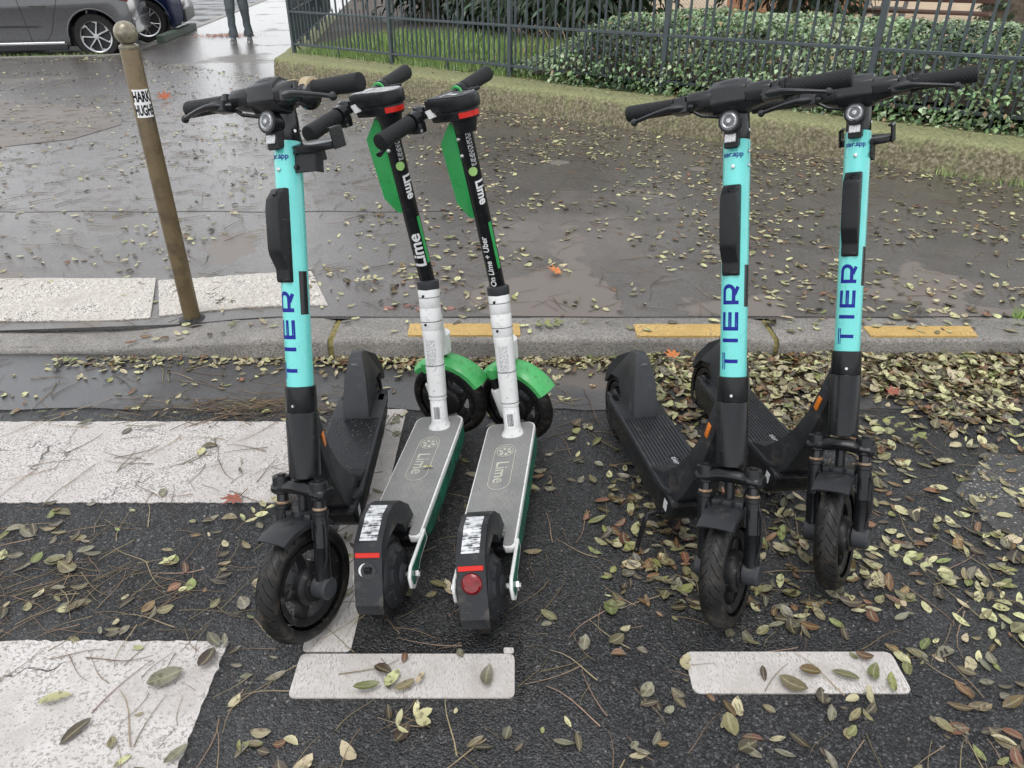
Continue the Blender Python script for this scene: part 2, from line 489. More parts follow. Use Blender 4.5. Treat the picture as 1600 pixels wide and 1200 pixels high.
M['bollard_ball'] = mat('bollard_ball', (.24, .215, .155), 0.30, metal=.4, var=.4, scale=40, dirt=(.05, .045, .04), dirt_amt=.45, dscale=26, bump=.25, bscale=70)
M['fence'] = mat('fence', (.046, .062, .068), 0.4, var=.25, scale=25, bump=.15, bscale=120, coat=.15, dirt=(.09, .10, .08), dirt_amt=.18, dscale=12)
M['fence_top'] = M['fence']
M['car_grey'] = mat('car_grey', (.075, .075, .078), 0.32, metal=.55, var=.04, coat=.9)
M['car_blue'] = mat('car_blue', (.006, .012, .045), 0.25, metal=.3, var=.05, coat=1.0)
M['car_trim'] = mat('car_trim', (.015, .015, .016), 0.5, var=.2)
M['car_glass'] = mat('car_glass', (.01, .012, .014), 0.06, var=.05, rvar=.01, coat=1.0)
M['alloy'] = mat('alloy', (.46, .46, .47), 0.3, metal=.85, var=.08)
M['jeans'] = mat('jeans', (.10, .118, .125), 0.85, var=.25, scale=22, bump=.4, bscale=180, dirt=(.24, .27, .28), dirt_amt=.22, dscale=9)
M['jacket'] = mat('jacket', (.022, .024, .03), 0.8, var=.2, bump=.4, bscale=120)
M['skin'] = mat('skin', (.42, .25, .18), 0.5, var=.08)
M['hair'] = mat('hair', (.03, .02, .015), 0.6, var=.3, scale=80)
M['shoe'] = mat('shoe', (.16, .17, .18), 0.6, var=.15, bump=.2)
M['sole'] = mat('sole', (.45, .45, .44), 0.6, var=.1)
M['wood_orange'] = mat('wood_orange', (.36, .14, .045), 0.6, var=.25, scale=10, bump=.3, bscale=60)
M['wood_dark'] = mat('wood_dark', (.075, .035, .022), 0.5, var=.3, scale=14, bump=.3)
M['grey_metal'] = mat('grey_metal', (.30, .31, .31), 0.45, metal=.5, var=.15)
M['green_wood'] = mat('green_wood', (.055, .085, .06), 0.6, var=.3, scale=14, bump=.4)
M['paper'] = mat('paper', (.70, .72, .74), 0.7, var=.06)
M['paper_blue'] = mat('paper_blue', (.05, .12, .45), 0.6, var=.1)
M['bark'] = mat('bark', (.13, .105, .08), 0.9, var=.4, scale=14, bump=1.0, bscale=35, dirt=(.05, .04, .03), dirt_amt=.5, dscale=12)
M['twig'] = mat('twig', (.19, .14, .085), 0.6, var=.3, island=.5)
M['dry_twig'] = mat('dry_twig', (.28, .19, .11), 0.8, var=.3, island=.4)
LEAF = {
    'pale': mat('leaf_pale', (.42, .41, .21), 0.45, var=.16, scale=60, island=.28, rvar=.15),
    'cream': mat('leaf_cream', (.38, .335, .205), 0.45, var=.18, scale=60, island=.3, rvar=.15),
    'green': mat('leaf_green', (.17, .19, .06), 0.40, var=.2, scale=60, island=.35, rvar=.15),
    'olive': mat('leaf_olive', (.15, .13, .065), 0.38, var=.3, scale=60, island=.4, rvar=.15),
    'brown': mat('leaf_brown', (.14, .075, .032), 0.40, var=.3, scale=60, island=.45, rvar=.15),
    'dark': mat('leaf_dark', (.045, .034, .022), 0.35, var=.3, scale=60, island=.45, rvar=.15),
    'grey': mat('leaf_grey', (.15, .14, .10), 0.32, var=.4, scale=90, island=.4, rvar=.15),
}
for m_ in LEAF.values(): leaf_veins(m_)
M['maple_red'] = mat('maple_red', (.25, .075, .045), 0.5, var=.3, scale=40)
M['maple_orange'] = mat('maple_orange', (.50, .17, .05), 0.5, var=.3, scale=40)
M['rust_leaf'] = mat('rust_leaf', (.38, .12, .035), 0.6, var=.3, scale=40, island=.4)
M['ivy'] = mat('ivy', (.15, .235, .10), 0.30, var=.2, scale=12, island=.45, rvar=.12)
M['ivy_pale'] = mat('ivy_pale', (.33, .41, .25), 0.30, var=.2, scale=12, island=.35, rvar=.12)
M['ivy_dark'] = mat('ivy_dark', (.034, .064, .030), 0.34, var=.2, scale=12, island=.4)
M['grass'] = mat('grass', (.24, .36, .10), 0.55, var=.2, scale=6, island=.4)
M['conifer'] = mat('conifer', (.018, .036, .014), 0.6, var=.3, scale=8, island=.5)
M['canopy'] = mat('canopy', (.05, .09, .025), 0.6, var=.3, scale=8, island=.5)

def wall_material():
    """old limestone block under moss: moss on the level top and in patches down the face; shade of the face painted in"""
    m = bpy.data.materials.new('mossy_stone')
    m.use_nodes = True
    nt = m.node_tree
    nt.nodes.clear()
    L = nt.links.new
    out = _n(nt, 'ShaderNodeOutputMaterial')
    b = _n(nt, 'ShaderNodeBsdfPrincipled')
    L(b.outputs[0], out.inputs[0])
    tc = _n(nt, 'ShaderNodeTexCoord')
    n1 = _n(nt, 'ShaderNodeTexNoise')
    n1.inputs['Scale'].default_value = 42
    n1.inputs['Detail'].default_value = 12
    n1.inputs['Roughness'].default_value = 0.75
    L(tc.outputs['Object'], n1.inputs['Vector'])
    r = _n(nt, 'ShaderNodeValToRGB')
    e = r.color_ramp.elements
    e[0].position = 0.36; e[0].color = (.045, .045, .025, 1)  # stone tones darkened, putting the shade of the upright face into the colour
    e[1].position = 0.66; e[1].color = (.40, .345, .25, 1)
    x = e.new(0.5); x.color = (.15, .132, .075, 1)
    L(n1.outputs[0], r.inputs[0])
    n2 = _n(nt, 'ShaderNodeTexNoise')
    n2.inputs['Scale'].default_value = 7
    n2.inputs['Detail'].default_value = 9
    n2.inputs['Roughness'].default_value = 0.7
    L(tc.outputs['Object'], n2.inputs['Vector'])
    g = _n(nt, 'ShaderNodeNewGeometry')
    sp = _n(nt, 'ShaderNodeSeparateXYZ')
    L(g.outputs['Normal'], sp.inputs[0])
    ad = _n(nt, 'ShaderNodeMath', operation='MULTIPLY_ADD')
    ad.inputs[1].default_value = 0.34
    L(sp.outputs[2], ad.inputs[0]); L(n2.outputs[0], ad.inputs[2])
    so = _n(nt, 'ShaderNodeSeparateXYZ')
    L(tc.outputs['Object'], so.inputs[0])
    zz = _n(nt, 'ShaderNodeMapRange')           # bare stone shows towards the splashed foot
    zz.inputs[1].default_value = 0.10; zz.inputs[2].default_value = 0.33
    zz.inputs[3].default_value = -0.12; zz.inputs[4].default_value = 0.0
    L(so.outputs[2], zz.inputs[0])
    az_ = _n(nt, 'ShaderNodeMath', operation='ADD')
    L(ad.outputs[0], az_.inputs[0]); L(zz.outputs[0], az_.inputs[1])
    ad = az_
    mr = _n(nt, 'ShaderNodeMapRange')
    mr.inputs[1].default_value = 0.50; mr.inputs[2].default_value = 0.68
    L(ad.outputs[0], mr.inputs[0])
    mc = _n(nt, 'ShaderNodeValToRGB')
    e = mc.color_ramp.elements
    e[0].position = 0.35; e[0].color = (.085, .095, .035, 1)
    e[1].position = 0.65; e[1].color = (.30, .30, .15, 1)  # moss painted lighter so the level top reads brighter lit than the face
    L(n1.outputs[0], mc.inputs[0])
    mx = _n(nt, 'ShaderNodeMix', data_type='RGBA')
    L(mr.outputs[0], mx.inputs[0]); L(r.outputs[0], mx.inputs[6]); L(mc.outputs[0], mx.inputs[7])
    L(mx.outputs[2], b.inputs['Base Color'])
    b.inputs['Roughness'].default_value = 0.85
    bp = _n(nt, 'ShaderNodeBump')
    bp.inputs['Strength'].default_value = 0.45
    bp.inputs['Distance'].default_value = 0.008
    L(n1.outputs[0], bp.inputs['Height'])
    L(bp.outputs[0], b.inputs['Normal'])
    return m
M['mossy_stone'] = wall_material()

def grip_material():
    m = bpy.data.materials.new('knurled_rubber')
    m.use_nodes = True
    nt = m.node_tree
    b = nt.nodes['Principled BSDF']
    b.inputs['Base Color'].default_value = (.014, .0145, .0155, 1)
    b.inputs['Specular IOR Level'].default_value = .22
    b.inputs['Roughness'].default_value = 0.55
    tc = _n(nt, 'ShaderNodeTexCoord')
    mp = _n(nt, 'ShaderNodeMapping')
    mp.inputs['Rotation'].default_value = (0.78, 0.78, 0.78)
    ck = _n(nt, 'ShaderNodeTexVoronoi')
    ck.inputs['Scale'].default_value = 260
    ck.inputs['Randomness'].default_value = 0.0
    nt.links.new(tc.outputs['Object'], mp.inputs[0])
    nt.links.new(mp.outputs[0], ck.inputs['Vector'])
    bp = _n(nt, 'ShaderNodeBump')
    bp.inputs['Strength'].default_value = 0.9
    bp.inputs['Distance'].default_value = 0.002
    nt.links.new(ck.outputs['Distance'], bp.inputs['Height'])
    nt.links.new(bp.outputs[0], b.inputs['Normal'])
    return m
M['bar_plastic'] = mat('bar_plastic', (.017, .0178, .0195), 0.30, var=.2, scale=30, bump=.06, bscale=400, spec=.36, dirt=(.05, .048, .045), dirt_amt=.18, dscale=22, scratch=.10)
M['grip'] = grip_material()

def tread_material():
    m = mat('tyre_rubber', (.0125, .0122, .012), 0.42, var=.3, scale=40, dirt=(.058, .046, .036), dirt_amt=.42, dscale=22, spec=.25)
    nt = m.node_tree
    L = nt.links.new
    b = [n for n in nt.nodes if n.type == 'BSDF_PRINCIPLED'][0]
    tc = _n(nt, 'ShaderNodeTexCoord')
    sp = _n(nt, 'ShaderNodeSeparateXYZ')
    L(tc.outputs['Object'], sp.inputs[0])
    at = _n(nt, 'ShaderNodeMath', operation='ARCTAN2')
    L(sp.outputs[2], at.inputs[0]); L(sp.outputs[0], at.inputs[1])
    ab = _n(nt, 'ShaderNodeMath', operation='ABSOLUTE')
    L(sp.outputs[1], ab.inputs[0])
    k1 = _n(nt, 'ShaderNodeMath', operation='MULTIPLY'); k1.inputs[1].default_value = 30 / 6.28318
    L(at.outputs[0], k1.inputs[0])
    k2 = _n(nt, 'ShaderNodeMath', operation='MULTIPLY_ADD'); k2.inputs[1].default_value = 52.0
    L(ab.outputs[0], k2.inputs[0]); L(k1.outputs[0], k2.inputs[2])
    sg = _n(nt, 'ShaderNodeMath', operation='GREATER_THAN'); sg.inputs[1].default_value = 0.0
    L(sp.outputs[1], sg.inputs[0])
    k3 = _n(nt, 'ShaderNodeMath', operation='MULTIPLY_ADD'); k3.inputs[1].default_value = .5
    L(sg.outputs[0], k3.inputs[0]); L(k2.outputs[0], k3.inputs[2])
    fr = _n(nt, 'ShaderNodeMath', operation='FRACT'); L(k3.outputs[0], fr.inputs[0])
    gr = _n(nt, 'ShaderNodeMapRange')
    gr.inputs[1].default_value = .10; gr.inputs[2].default_value = .20
    L(fr.outputs[0], gr.inputs[0])
    ms = _n(nt, 'ShaderNodeMapRange')          # the crown stays smooth, grooves live on the shoulders
    ms.inputs[1].default_value = .0030; ms.inputs[2].default_value = .0055
    ms.inputs[3].default_value = 1.0; ms.inputs[4].default_value = 0.0
    L(ab.outputs[0], ms.inputs[0])
    mx = _n(nt, 'ShaderNodeMath', operation='MAXIMUM')
    L(gr.outputs[0], mx.inputs[0]); L(ms.outputs[0], mx.inputs[1])
    ms2 = _n(nt, 'ShaderNodeMapRange')
    ms2.inputs[1].default_value = .0245; ms2.inputs[2].default_value = .0265
    L(ab.outputs[0], ms2.inputs[0])
    mx2 = _n(nt, 'ShaderNodeMath', operation='MAXIMUM')
    L(mx.outputs[0], mx2.inputs[0]); L(ms2.outputs[0], mx2.inputs[1])
    bp = _n(nt, 'ShaderNodeBump')
    bp.inputs['Strength'].default_value = 1.0
    bp.inputs['Distance'].default_value = .006
    L(mx2.outputs[0], bp.inputs['Height'])
    L(bp.outputs[0], b.inputs['Normal'])
    return m
M['tyre_rubber'] = tread_material()

# ------------------------------------------------------------------ mesh helpers
class MB:
    """collects shapes in one bmesh; X is a matrix applied to what is added"""
    def __init__(self):
        self.bm = bmesh.new()
        self.X = Matrix.Identity(4)
    def raw(self, verts, faces):
        vs = [self.bm.verts.new(self.X @ Vector(v)) for v in verts]
        for f in faces:
            try:
                self.bm.faces.new([vs[i] for i in f])
            except ValueError:
                pass
        return vs
    def _merge(self, b2):
        b2.normal_update()
        me = bpy.data.meshes.new('tmp')
        b2.to_mesh(me); b2.free()
        me.transform(self.X)
        self.bm.from_mesh(me)
        bpy.data.meshes.remove(me)
    def box(self, c, s, bev=0.0, seg=1, rot=None, taper=1.0):
        b2 = bmesh.new()
        bmesh.ops.create_cube(b2, size=1.0)
        for v in b2.verts:
            k = taper if v.co.z > 0 else 1.0
            v.co = Vector((v.co.x * s[0] * k, v.co.y * s[1] * k, v.co.z * s[2]))
        if bev:
            bmesh.ops.bevel(b2, geom=list(b2.edges), offset=bev, segments=seg, profile=0.6, affect='EDGES')
        if rot:
            bmesh.ops.transform(b2, matrix=rot.to_4x4(), verts=b2.verts)
        bmesh.ops.translate(b2, vec=Vector(c), verts=b2.verts)
        self._merge(b2)
        return self
    def prism(self, poly, y0, y1, bev=0.0, seg=1, axis='y'):
        """polygon in x,z extruded along y (axis z: polygon in x,y extruded along z)"""
        b2 = bmesh.new()
        if axis == 'y':
            a = [b2.verts.new((p[0], y0, p[1])) for p in poly]
            c = [b2.verts.new((p[0], y1, p[1])) for p in poly]
        else:
            a = [b2.verts.new((p[0], p[1], y0)) for p in poly]
            c = [b2.verts.new((p[0], p[1], y1)) for p in poly]
        n = len(poly)
        b2.faces.new(a); b2.faces.new(c[::-1])
        for i in range(n):
            b2.faces.new([a[i], c[i], c[(i + 1) % n], a[(i + 1) % n]])
        bmesh.ops.recalc_face_normals(b2, faces=b2.faces)
        if bev:
            eg = [e for e in b2.edges if e.calc_face_angle(0) > 0.35]
            bmesh.ops.bevel(b2, geom=eg, offset=bev, segments=seg, profile=0.6, affect='EDGES', clamp_overlap=True)
        self._merge(b2)
        return self
    def loft(self, rings, cap=True, closed=True):
        idx = []
        for r in rings:
            idx.append([self.bm.verts.new(self.X @ Vector(p)) for p in r])
        n = len(rings[0])
        for a, c in zip(idx, idx[1:]):
            for i in range(n if closed else n - 1):
                j = (i + 1) % n
                try:
                    self.bm.faces.new([a[i], a[j], c[j], c[i]])
                except ValueError:
                    pass
        if cap and closed:
            for r in (idx[0], idx[-1][::-1]):
                try:
                    self.bm.faces.new(r)
                except ValueError:
                    pass
        return self
    def tube(self, path, rad, n=10, cap=True, flat=1.0, up=None, dome=False):
        path = [Vector(p) for p in path]
        m = len(path)
        rr = rad if isinstance(rad, (list, tuple)) else [rad] * m
        t0 = (path[1] - path[0]).normalized()
        u = Vector(up) if up else (Vector((0, 0, 1)) if abs(t0.z) < 0.9 else Vector((1, 0, 0)))
        rings = []
        for i, p in enumerate(path):
            t = (path[min(i + 1, m - 1)] - path[max(i - 1, 0)]).normalized()
            u = (u - t * u.dot(t)).normalized()
            w = t.cross(u)
            rings.append([p + (u * math.cos(2 * math.pi * k / n) * flat + w * math.sin(2 * math.pi * k / n)) * rr[i] for k in range(n)])
        return self.loft(rings, cap)
    def cyl(self, a, b, r, n=20, bev=0.0, r2=None):
        a, b = Vector(a), Vector(b)
        r2 = r if r2 is None else r2
        if bev:
            d = (b - a).normalized()
            return self.tube([a, a + d * 1e-5 + d * 0, a + d * bev, b - d * bev, b], [r - bev, r - bev * .999, r, r2, r2 - bev], n)
        return self.tube([a, b], [r, r2], n)
    def lathe(self, prof, n=40, axis='z'):
        rings = []
        for k in range(n):
            c, s = math.cos(2 * math.pi * k / n), math.sin(2 * math.pi * k / n)
            if axis == 'z':
                rings.append([(r * c, r * s, h) for r, h in prof])
            elif axis == 'y':
                rings.append([(r * c, h, r * s) for r, h in prof])
            else:
                rings.append([(h, r * c, r * s) for r, h in prof])
        rings.append(rings[0])
        self.loft(rings, cap=False, closed=False)
        bmesh.ops.remove_doubles(self.bm, verts=self.bm.verts, dist=1e-6)
        return self
    def ball(self, c, r, n=12, sq=(1, 1, 1)):
        b2 = bmesh.new()
        bmesh.ops.create_uvsphere(b2, u_segments=n, v_segments=max(6, n // 2 + 2), radius=1.0)
        for v in b2.verts:
            v.co = Vector((v.co.x * r * sq[0] + c[0], v.co.y * r * sq[1] + c[1], v.co.z * r * sq[2] + c[2]))
        self._merge(b2)
        return self
    def mesh(self, name, angle=35):
        bmesh.ops.recalc_face_normals(self.bm, faces=self.bm.faces)
        me = bpy.data.meshes.new(name)
        self.bm.to_mesh(me); self.bm.free()
        me.polygons.foreach_set('use_smooth', [True] * len(me.polygons))
        me.set_sharp_from_angle(angle=R(angle))
        return me

def link(name, me, material, parent=None, X=None, label=None):
    if isinstance(me, MB):
        me = me.mesh(name)
    if material is not None and not me.materials:
        me.materials.append(M[material] if isinstance(material, str) else material)
    o = bpy.data.objects.new(name, me)
    col.objects.link(o)
    if parent is not None:
        o.parent = parent
    if X is not None:
        o.matrix_basis = X
    if label:
        o['label'] = label
    return o

def tag(o, label, cat, group=None, kind=None):
    if label: o['label'] = label
    if cat: o['category'] = cat
    if group: o['group'] = group
    if kind: o['kind'] = kind
    return o

def thing(name, label, cat, X=None, group=None):
    o = bpy.data.objects.new(name, None)
    o.empty_display_size = 0.1
    col.objects.link(o)
    if X is not None:
        o.matrix_basis = X
    return tag(o, label, cat, group)

def struct(name, me, material):
    o = link(name, me, material)
    o['kind'] = 'structure'
    return o

def pydata(name, v, f, angle=None):
    me = bpy.data.meshes.new(name)
    me.from_pydata(v, [], f)
    if angle is not None:
        me.polygons.foreach_set('use_smooth', [True] * len(me.polygons))
        me.set_sharp_from_angle(angle=R(angle))
    return me

def T(x, y, z):
    return Matrix.Translation((x, y, z))

def rot(a, ax):
    return Matrix.Rotation(a, 4, ax)

_text_cache = {}
def text_shape(body, size, bold=0.0, slices=0.006):
    """outline letters as flat verts/faces in x,y (baseline start at 0,0), cut into narrow strips so that they can wrap"""
    key = (body, size, bold, slices)
    if key in _text_cache:
        return _text_cache[key]
    cu = bpy.data.curves.new('letters', 'FONT')
    cu.body = body
    cu.size = size
    cu.offset = bold
    cu.resolution_u = 4
    ob = bpy.data.objects.new('letters', cu)
    me = bpy.data.meshes.new_from_object(ob)
    bpy.data.objects.remove(ob)
    bpy.data.curves.remove(cu)
    b2 = bmesh.new()
    b2.from_mesh(me)
    bpy.data.meshes.remove(me)
    if b2.verts and slices:
        lo = min(v.co.y for v in b2.verts); hi = max(v.co.y for v in b2.verts)
        y = lo + slices
        while y < hi:
            g = list(b2.verts) + list(b2.edges) + list(b2.faces)
            bmesh.ops.bisect_plane(b2, geom=g, plane_co=(0, y, 0), plane_no=(0, 1, 0))
            y += slices
        lo = min(v.co.x for v in b2.verts); hi = max(v.co.x for v in b2.verts)
        y = lo + slices
        while y < hi and hi - lo < slices * 60:
            g = list(b2.verts) + list(b2.edges) + list(b2.faces)
            bmesh.ops.bisect_plane(b2, geom=g, plane_co=(y, 0, 0), plane_no=(1, 0, 0))
            y += slices
    b2.verts.ensure_lookup_table()
    v = [(w.co.x, w.co.y) for w in b2.verts]
    for i, w in enumerate(b2.verts): w.index = i
    f = [[w.index for w in p.verts] for p in b2.faces]
    b2.free()
    x0 = min(p[0] for p in v); x1 = max(p[0] for p in v)
    y0 = min(p[1] for p in v); y1 = max(p[1] for p in v)
    _text_cache[key] = (v, f, (x0, y0, x1, y1))
    return _text_cache[key]

def wrap_text(body, size, r, z0, th, mode, bold=0.0, stretch=1.0):
    """letters on a cylinder about z: mode up, down or across; th is the azimuth the middle of the line faces"""
    v, f, (x0, y0, x1, y1) = text_shape(body, size, bold)
    cy = (y0 + y1) / 2; cx = (x0 + x1) / 2
    out = []
    for x, y in v:
        if mode == 'up':
            a = th - (y - cy) * stretch / r; z = z0 + (x - x0)
        elif mode == 'down':
            a = th + (y - cy) * stretch / r; z = z0 - (x - x0)
        else:
            a = th + (x - cx) * stretch / r; z = z0 + (y - cy)
        out.append((r * math.cos(a), r * math.sin(a), z))
    return pydata('lettering', out, f)

def flat_text(body, size, X, bold=0.0, centre=True):
    v, f, (x0, y0, x1, y1) = text_shape(body, size, bold, 0)
    ox, oy = ((x0 + x1) / 2, (y0 + y1) / 2) if centre else (x0, y0)
    return pydata('lettering', [tuple(X @ Vector((x - ox, y - oy, 0))) for x, y in v], f)

def band(r, z0, z1, a0, a1, n=10):
    """thin sheet on a cylinder about z"""
    v = []; f = []
    for i in range(n + 1):
        a = a0 + (a1 - a0) * i / n
        v += [(r * math.cos(a), r * math.sin(a), z0), (r * math.cos(a), r * math.sin(a), z1)]
        if i:
            k = 2 * i
            f.append((k - 2, k, k + 1, k - 1))
    return pydata('band', v, f, 40)

def smooth(t):
    t = max(0.0, min(1.0, t))
    return t * t * (3 - 2 * t)

# ------------------------------------------------------------------ the setting
KERB = 0.10
def drop(x):
    return smooth((-0.95 - x) / 0.95)
def zpave(x, y):
    d = drop(x)
    return KERB - 0.072 * d * (1 - smooth((y - 3.0) / 1.3))

def sheet(name, pts, z, material, parent, kindless=True):
    """thin flat sheet lying on the road, its rim wobbling a little"""
    mb = MB()
    mb.prism(pts, -0.01, z, 0.0, axis='z')
    return link(name, mb, material, parent)

def rag(x0, y0, x1, y1, step=0.05, amp=0.004, seed=0, rc=0.0):
    r = random.Random(seed)
    P = []
    def edge(ax, ay, bx, by):
        n = max(2, int(math.hypot(bx - ax, by - ay) / step))
        for i in range(n):
            t = i / n
            P.append((ax + (bx - ax) * t + r.uniform(-amp, amp), ay + (by - ay) * t + r.uniform(-amp, amp)))
    if rc:
        for (cx, cy, a) in ((x0 + rc, y0 + rc, 180), (x1 - rc, y0 + rc, 270), (x1 - rc, y1 - rc, 0), (x0 + rc, y1 - rc, 90)):
            for k in range(4):
                q = R(a + k * 30)
                P.append((cx + rc * math.cos(q), cy + rc * math.sin(q)))
        return P
    edge(x0, y0, x1, y0); edge(x1, y0, x1, y1); edge(x1, y1, x0, y1); edge(x0, y1, x0, y0)
    return P

road = struct('road', pydata('road', [(-150, -60, 0), (150, -60, 0), (150, 250, 0), (-150, 250, 0)], [(0, 1, 2, 3)]), 'asphalt')
sheet('gutter', rag(-20, 2.34, 20, 2.80, .09, .012, 3), 0.004, 'gutter', road)
sheet('asphalt_patch', [(1.42, 1.60), (1.75, 1.52), (2.2, 1.56), (2.9, 1.5), (2.9, 2.05), (2.35, 2.10), (1.9, 2.02), (1.6, 2.06), (1.38, 1.85)], 0.003, 'old_asphalt', road)
sheet('crosswalk_stripe', rag(-9, 1.799, -0.72, 2.256, .016, .0035, 1), 0.003, 'white_paint', road)
sheet('crosswalk_stripe', rag(-9, 0.79, -0.690, 1.267, .016, .0035, 2), 0.003, 'white_paint_rough', road)
tarp = ground_mat('tar', [(.010, .010, .011), (.018, .018, .019), (.03, .03, .03)], .8, 2, .45, .3, agg=150, bump=.9)
M['tar'] = tarp
sheet('tar_strip', rag(-0.384, 1.232, 0.030, 1.285, .018, .006, 5), 0.0015, 'tar', road)
sheet('tar_strip', rag(0.009, 1.10, 0.030, 1.228, .018, .006, 6), 0.0018, 'tar', road)
sheet('tar_strip', rag(0.41, 1.236, 0.935, 1.262, .018, .006, 7), 0.0015, 'tar', road)
sheet('tar_strip', rag(0.911, 1.11, 0.930, 1.232, .018, .006, 8), 0.0018, 'tar', road)
sheet('bay_line', rag(-0.505, 1.234, -0.388, 2.34, rc=.012), 0.003, 'bay_paint', road)
sheet('bay_mark', rag(-0.505, 1.105, 0.006, 1.227, rc=.014), 0.004, 'bay_paint', road)
sheet('bay_mark', rag(0.412, 1.117, 0.908, 1.233, rc=.016), 0.004, 'bay_paint', road)
sheet('bay_mark_corner', rag(-0.02, 1.2285, 0.004, 1.246, rc=.004), 0.0035, 'bay_paint', road)

# pavement: one sheet, dropped at the crossing, cut back where cars park
def pavement_mesh():
    xs = [-60, -30, -15, -10, -8, -6] + [-5 + .25 * i for i in range(45)] + [8, 12, 30, 60]
    ys = [2.925, 2.97, 3.03, 3.1, 3.2, 3.35, 3.5, 3.75, 4.0, 4.3, 4.7, 5.5, 7, 9, 11, 12.86]
    v = []; f = []
    for y in ys:
        for x in xs:
            yy = y + max(x + 6.3, -25) * .2 * smooth((y - 3) / 9.8) if x < -6.3 else y
            v.append((x, yy, zpave(x, y)))
    nx = len(xs)
    for j in range(len(ys) - 1):
        for i in range(nx - 1):
            a = j * nx + i
            f.append((a, a + 1, a + 1 + nx, a + nx))
    b = len(v)
    edge = [(-6.30, 12.86), (-6.36, 13.3), (-6.62, 15.2), (-7.02, 17.8), (-8.05, 24.2), (-14, 62), (-20, 100)]
    for x, y in edge:
        v += [(x, y, KERB), (60, y, KERB)]
    for i in range(len(edge) - 1):
        k = b + 2 * i
        f.append((k, k + 1, k + 3, k + 2))
    return pydata('pavement', v, f, 30)
pavement = struct('pavement', pavement_mesh(), 'pavement')
mb = MB()
mb.prism([(-9, 5.6), (-4.4, 6.1), (-3.75, 6.55), (-3.62, 7.2), (-4.2, 8.0), (-5.2, 8.5), (-9, 8.6)], KERB - .03, KERB + .004, axis='z')
link('repaved_patch', mb, 'patch', pavement)
mb = MB()
mb.prism([(-5 + .2 * k, 4.47 + .012 * math.sin(k * 1.7)) for k in range(24)] + [(-5 + .2 * k, 4.479 + .012 * math.sin(k * 1.7)) for k in range(23, -1, -1)], KERB - .01, KERB + .0015, axis='z')
link('asphalt_seam', mb, 'tar', pavement)
mb = MB()
mb.prism([(-6 + .2 * k, 2.935 + .004 * math.sin(k * 2.1)) for k in range(60)] + [(-6 + .2 * k, 2.943 + .004 * math.sin(k * 1.3)) for k in range(59, -1, -1)], -.01, .0, axis='z')
for v_ in mb.bm.verts:
    v_.co.z += zpave(v_.co.x, v_.co.y) + .0015
link('asphalt_seam', mb, 'tar', pavement)
sheet_x = MB()
rr_ = random.Random(12)
for cx_, cy_, rx_ in ((-.55, 3.03, .035), (-.46, 3.06, .03), (-.40, 3.02, .045), (-.33, 3.07, .028), (-.28, 3.03, .03), (-.36, 3.10, .02)):
    sheet_x.prism([(cx_ + rx_ * rr_.uniform(.4, 1.2) * math.cos(k * .45), cy_ + rx_ * .6 * rr_.uniform(.4, 1.2) * math.sin(k * .45)) for k in range(14)], KERB - .01, KERB + .003, axis='z')
link('red_paint_mark', sheet_x, 'red_spray', pavement)

# tactile strip: two slabs of raised studs
for (x0, x1, y0, y1, sk, seed) in ((-6.0, -1.62, 3.045, 3.50, -.16, 4), (-1.585, -.82, 3.06, 3.47, -.17, 9)):
    mb = MB()
    n = 40
    ring = []
    rr = random.Random(seed)
    for i in range(n + 1):
        x = x0 + (x1 - x0) * i / n
        ring.append((x, y0 + rr.uniform(-.004, .004)))
    top = []
    for i in range(n + 1):
        x = x1 + (x0 - x1) * i / n
        top.append((x + sk * (1 if i in (0, n) else 1), y1 + rr.uniform(-.005, .005)))
    pl = ring + top
    vs = [(x, y, zpave(x, y) + .005) for x, y in pl]
    vlow = [(x, y, zpave(x, y) - .02) for x, y in pl]
    m_ = len(pl)
    fs = []
    for i in range(n):
        fs.append((i, i + 1, m_ - 2 - i, m_ - 1 - i))
    for i in range(m_):
        fs.append((i, (i + 1) % m_, (i + 1) % m_ + m_, i + m_))
    mb.raw(vs + vlow, fs)
    dx = .052
    md_ = MB()
    x_j = random.Random(seed + 1)
    j = 0
    y = y0 + .025
    while y < y1 - .02:
        x = x0 + (dx / 2 if j % 2 else 0) + sk * (y - y0) / (y1 - y0) + .03
        while x < x1 + sk * (y - y0) / (y1 - y0) - .02:
            x += x_j.uniform(-.006, .006)
            if x > -4.2 and rr.random() > .10:
                z = zpave(x, y) + .005
                rad = .0150
                md_.raw([(x + rad * math.cos(k * .785), y + rad * math.sin(k * .785), z) for k in range(8)] +
                       [(x + rad * .6 * math.cos(k * .785), y + rad * .66 * math.sin(k * .785), z + .0065) for k in range(8)],
                       [(k, (k + 1) % 8, (k + 1) % 8 + 8, k + 8) for k in range(8)] + [tuple(range(8, 16))])
            x += dx
        y += .046; j += 1
    slab = link('tactile_slab', mb, 'tactile', pavement)
    o = link('studs', md_, 'stud_white', slab); o['kind'] = 'stuff'

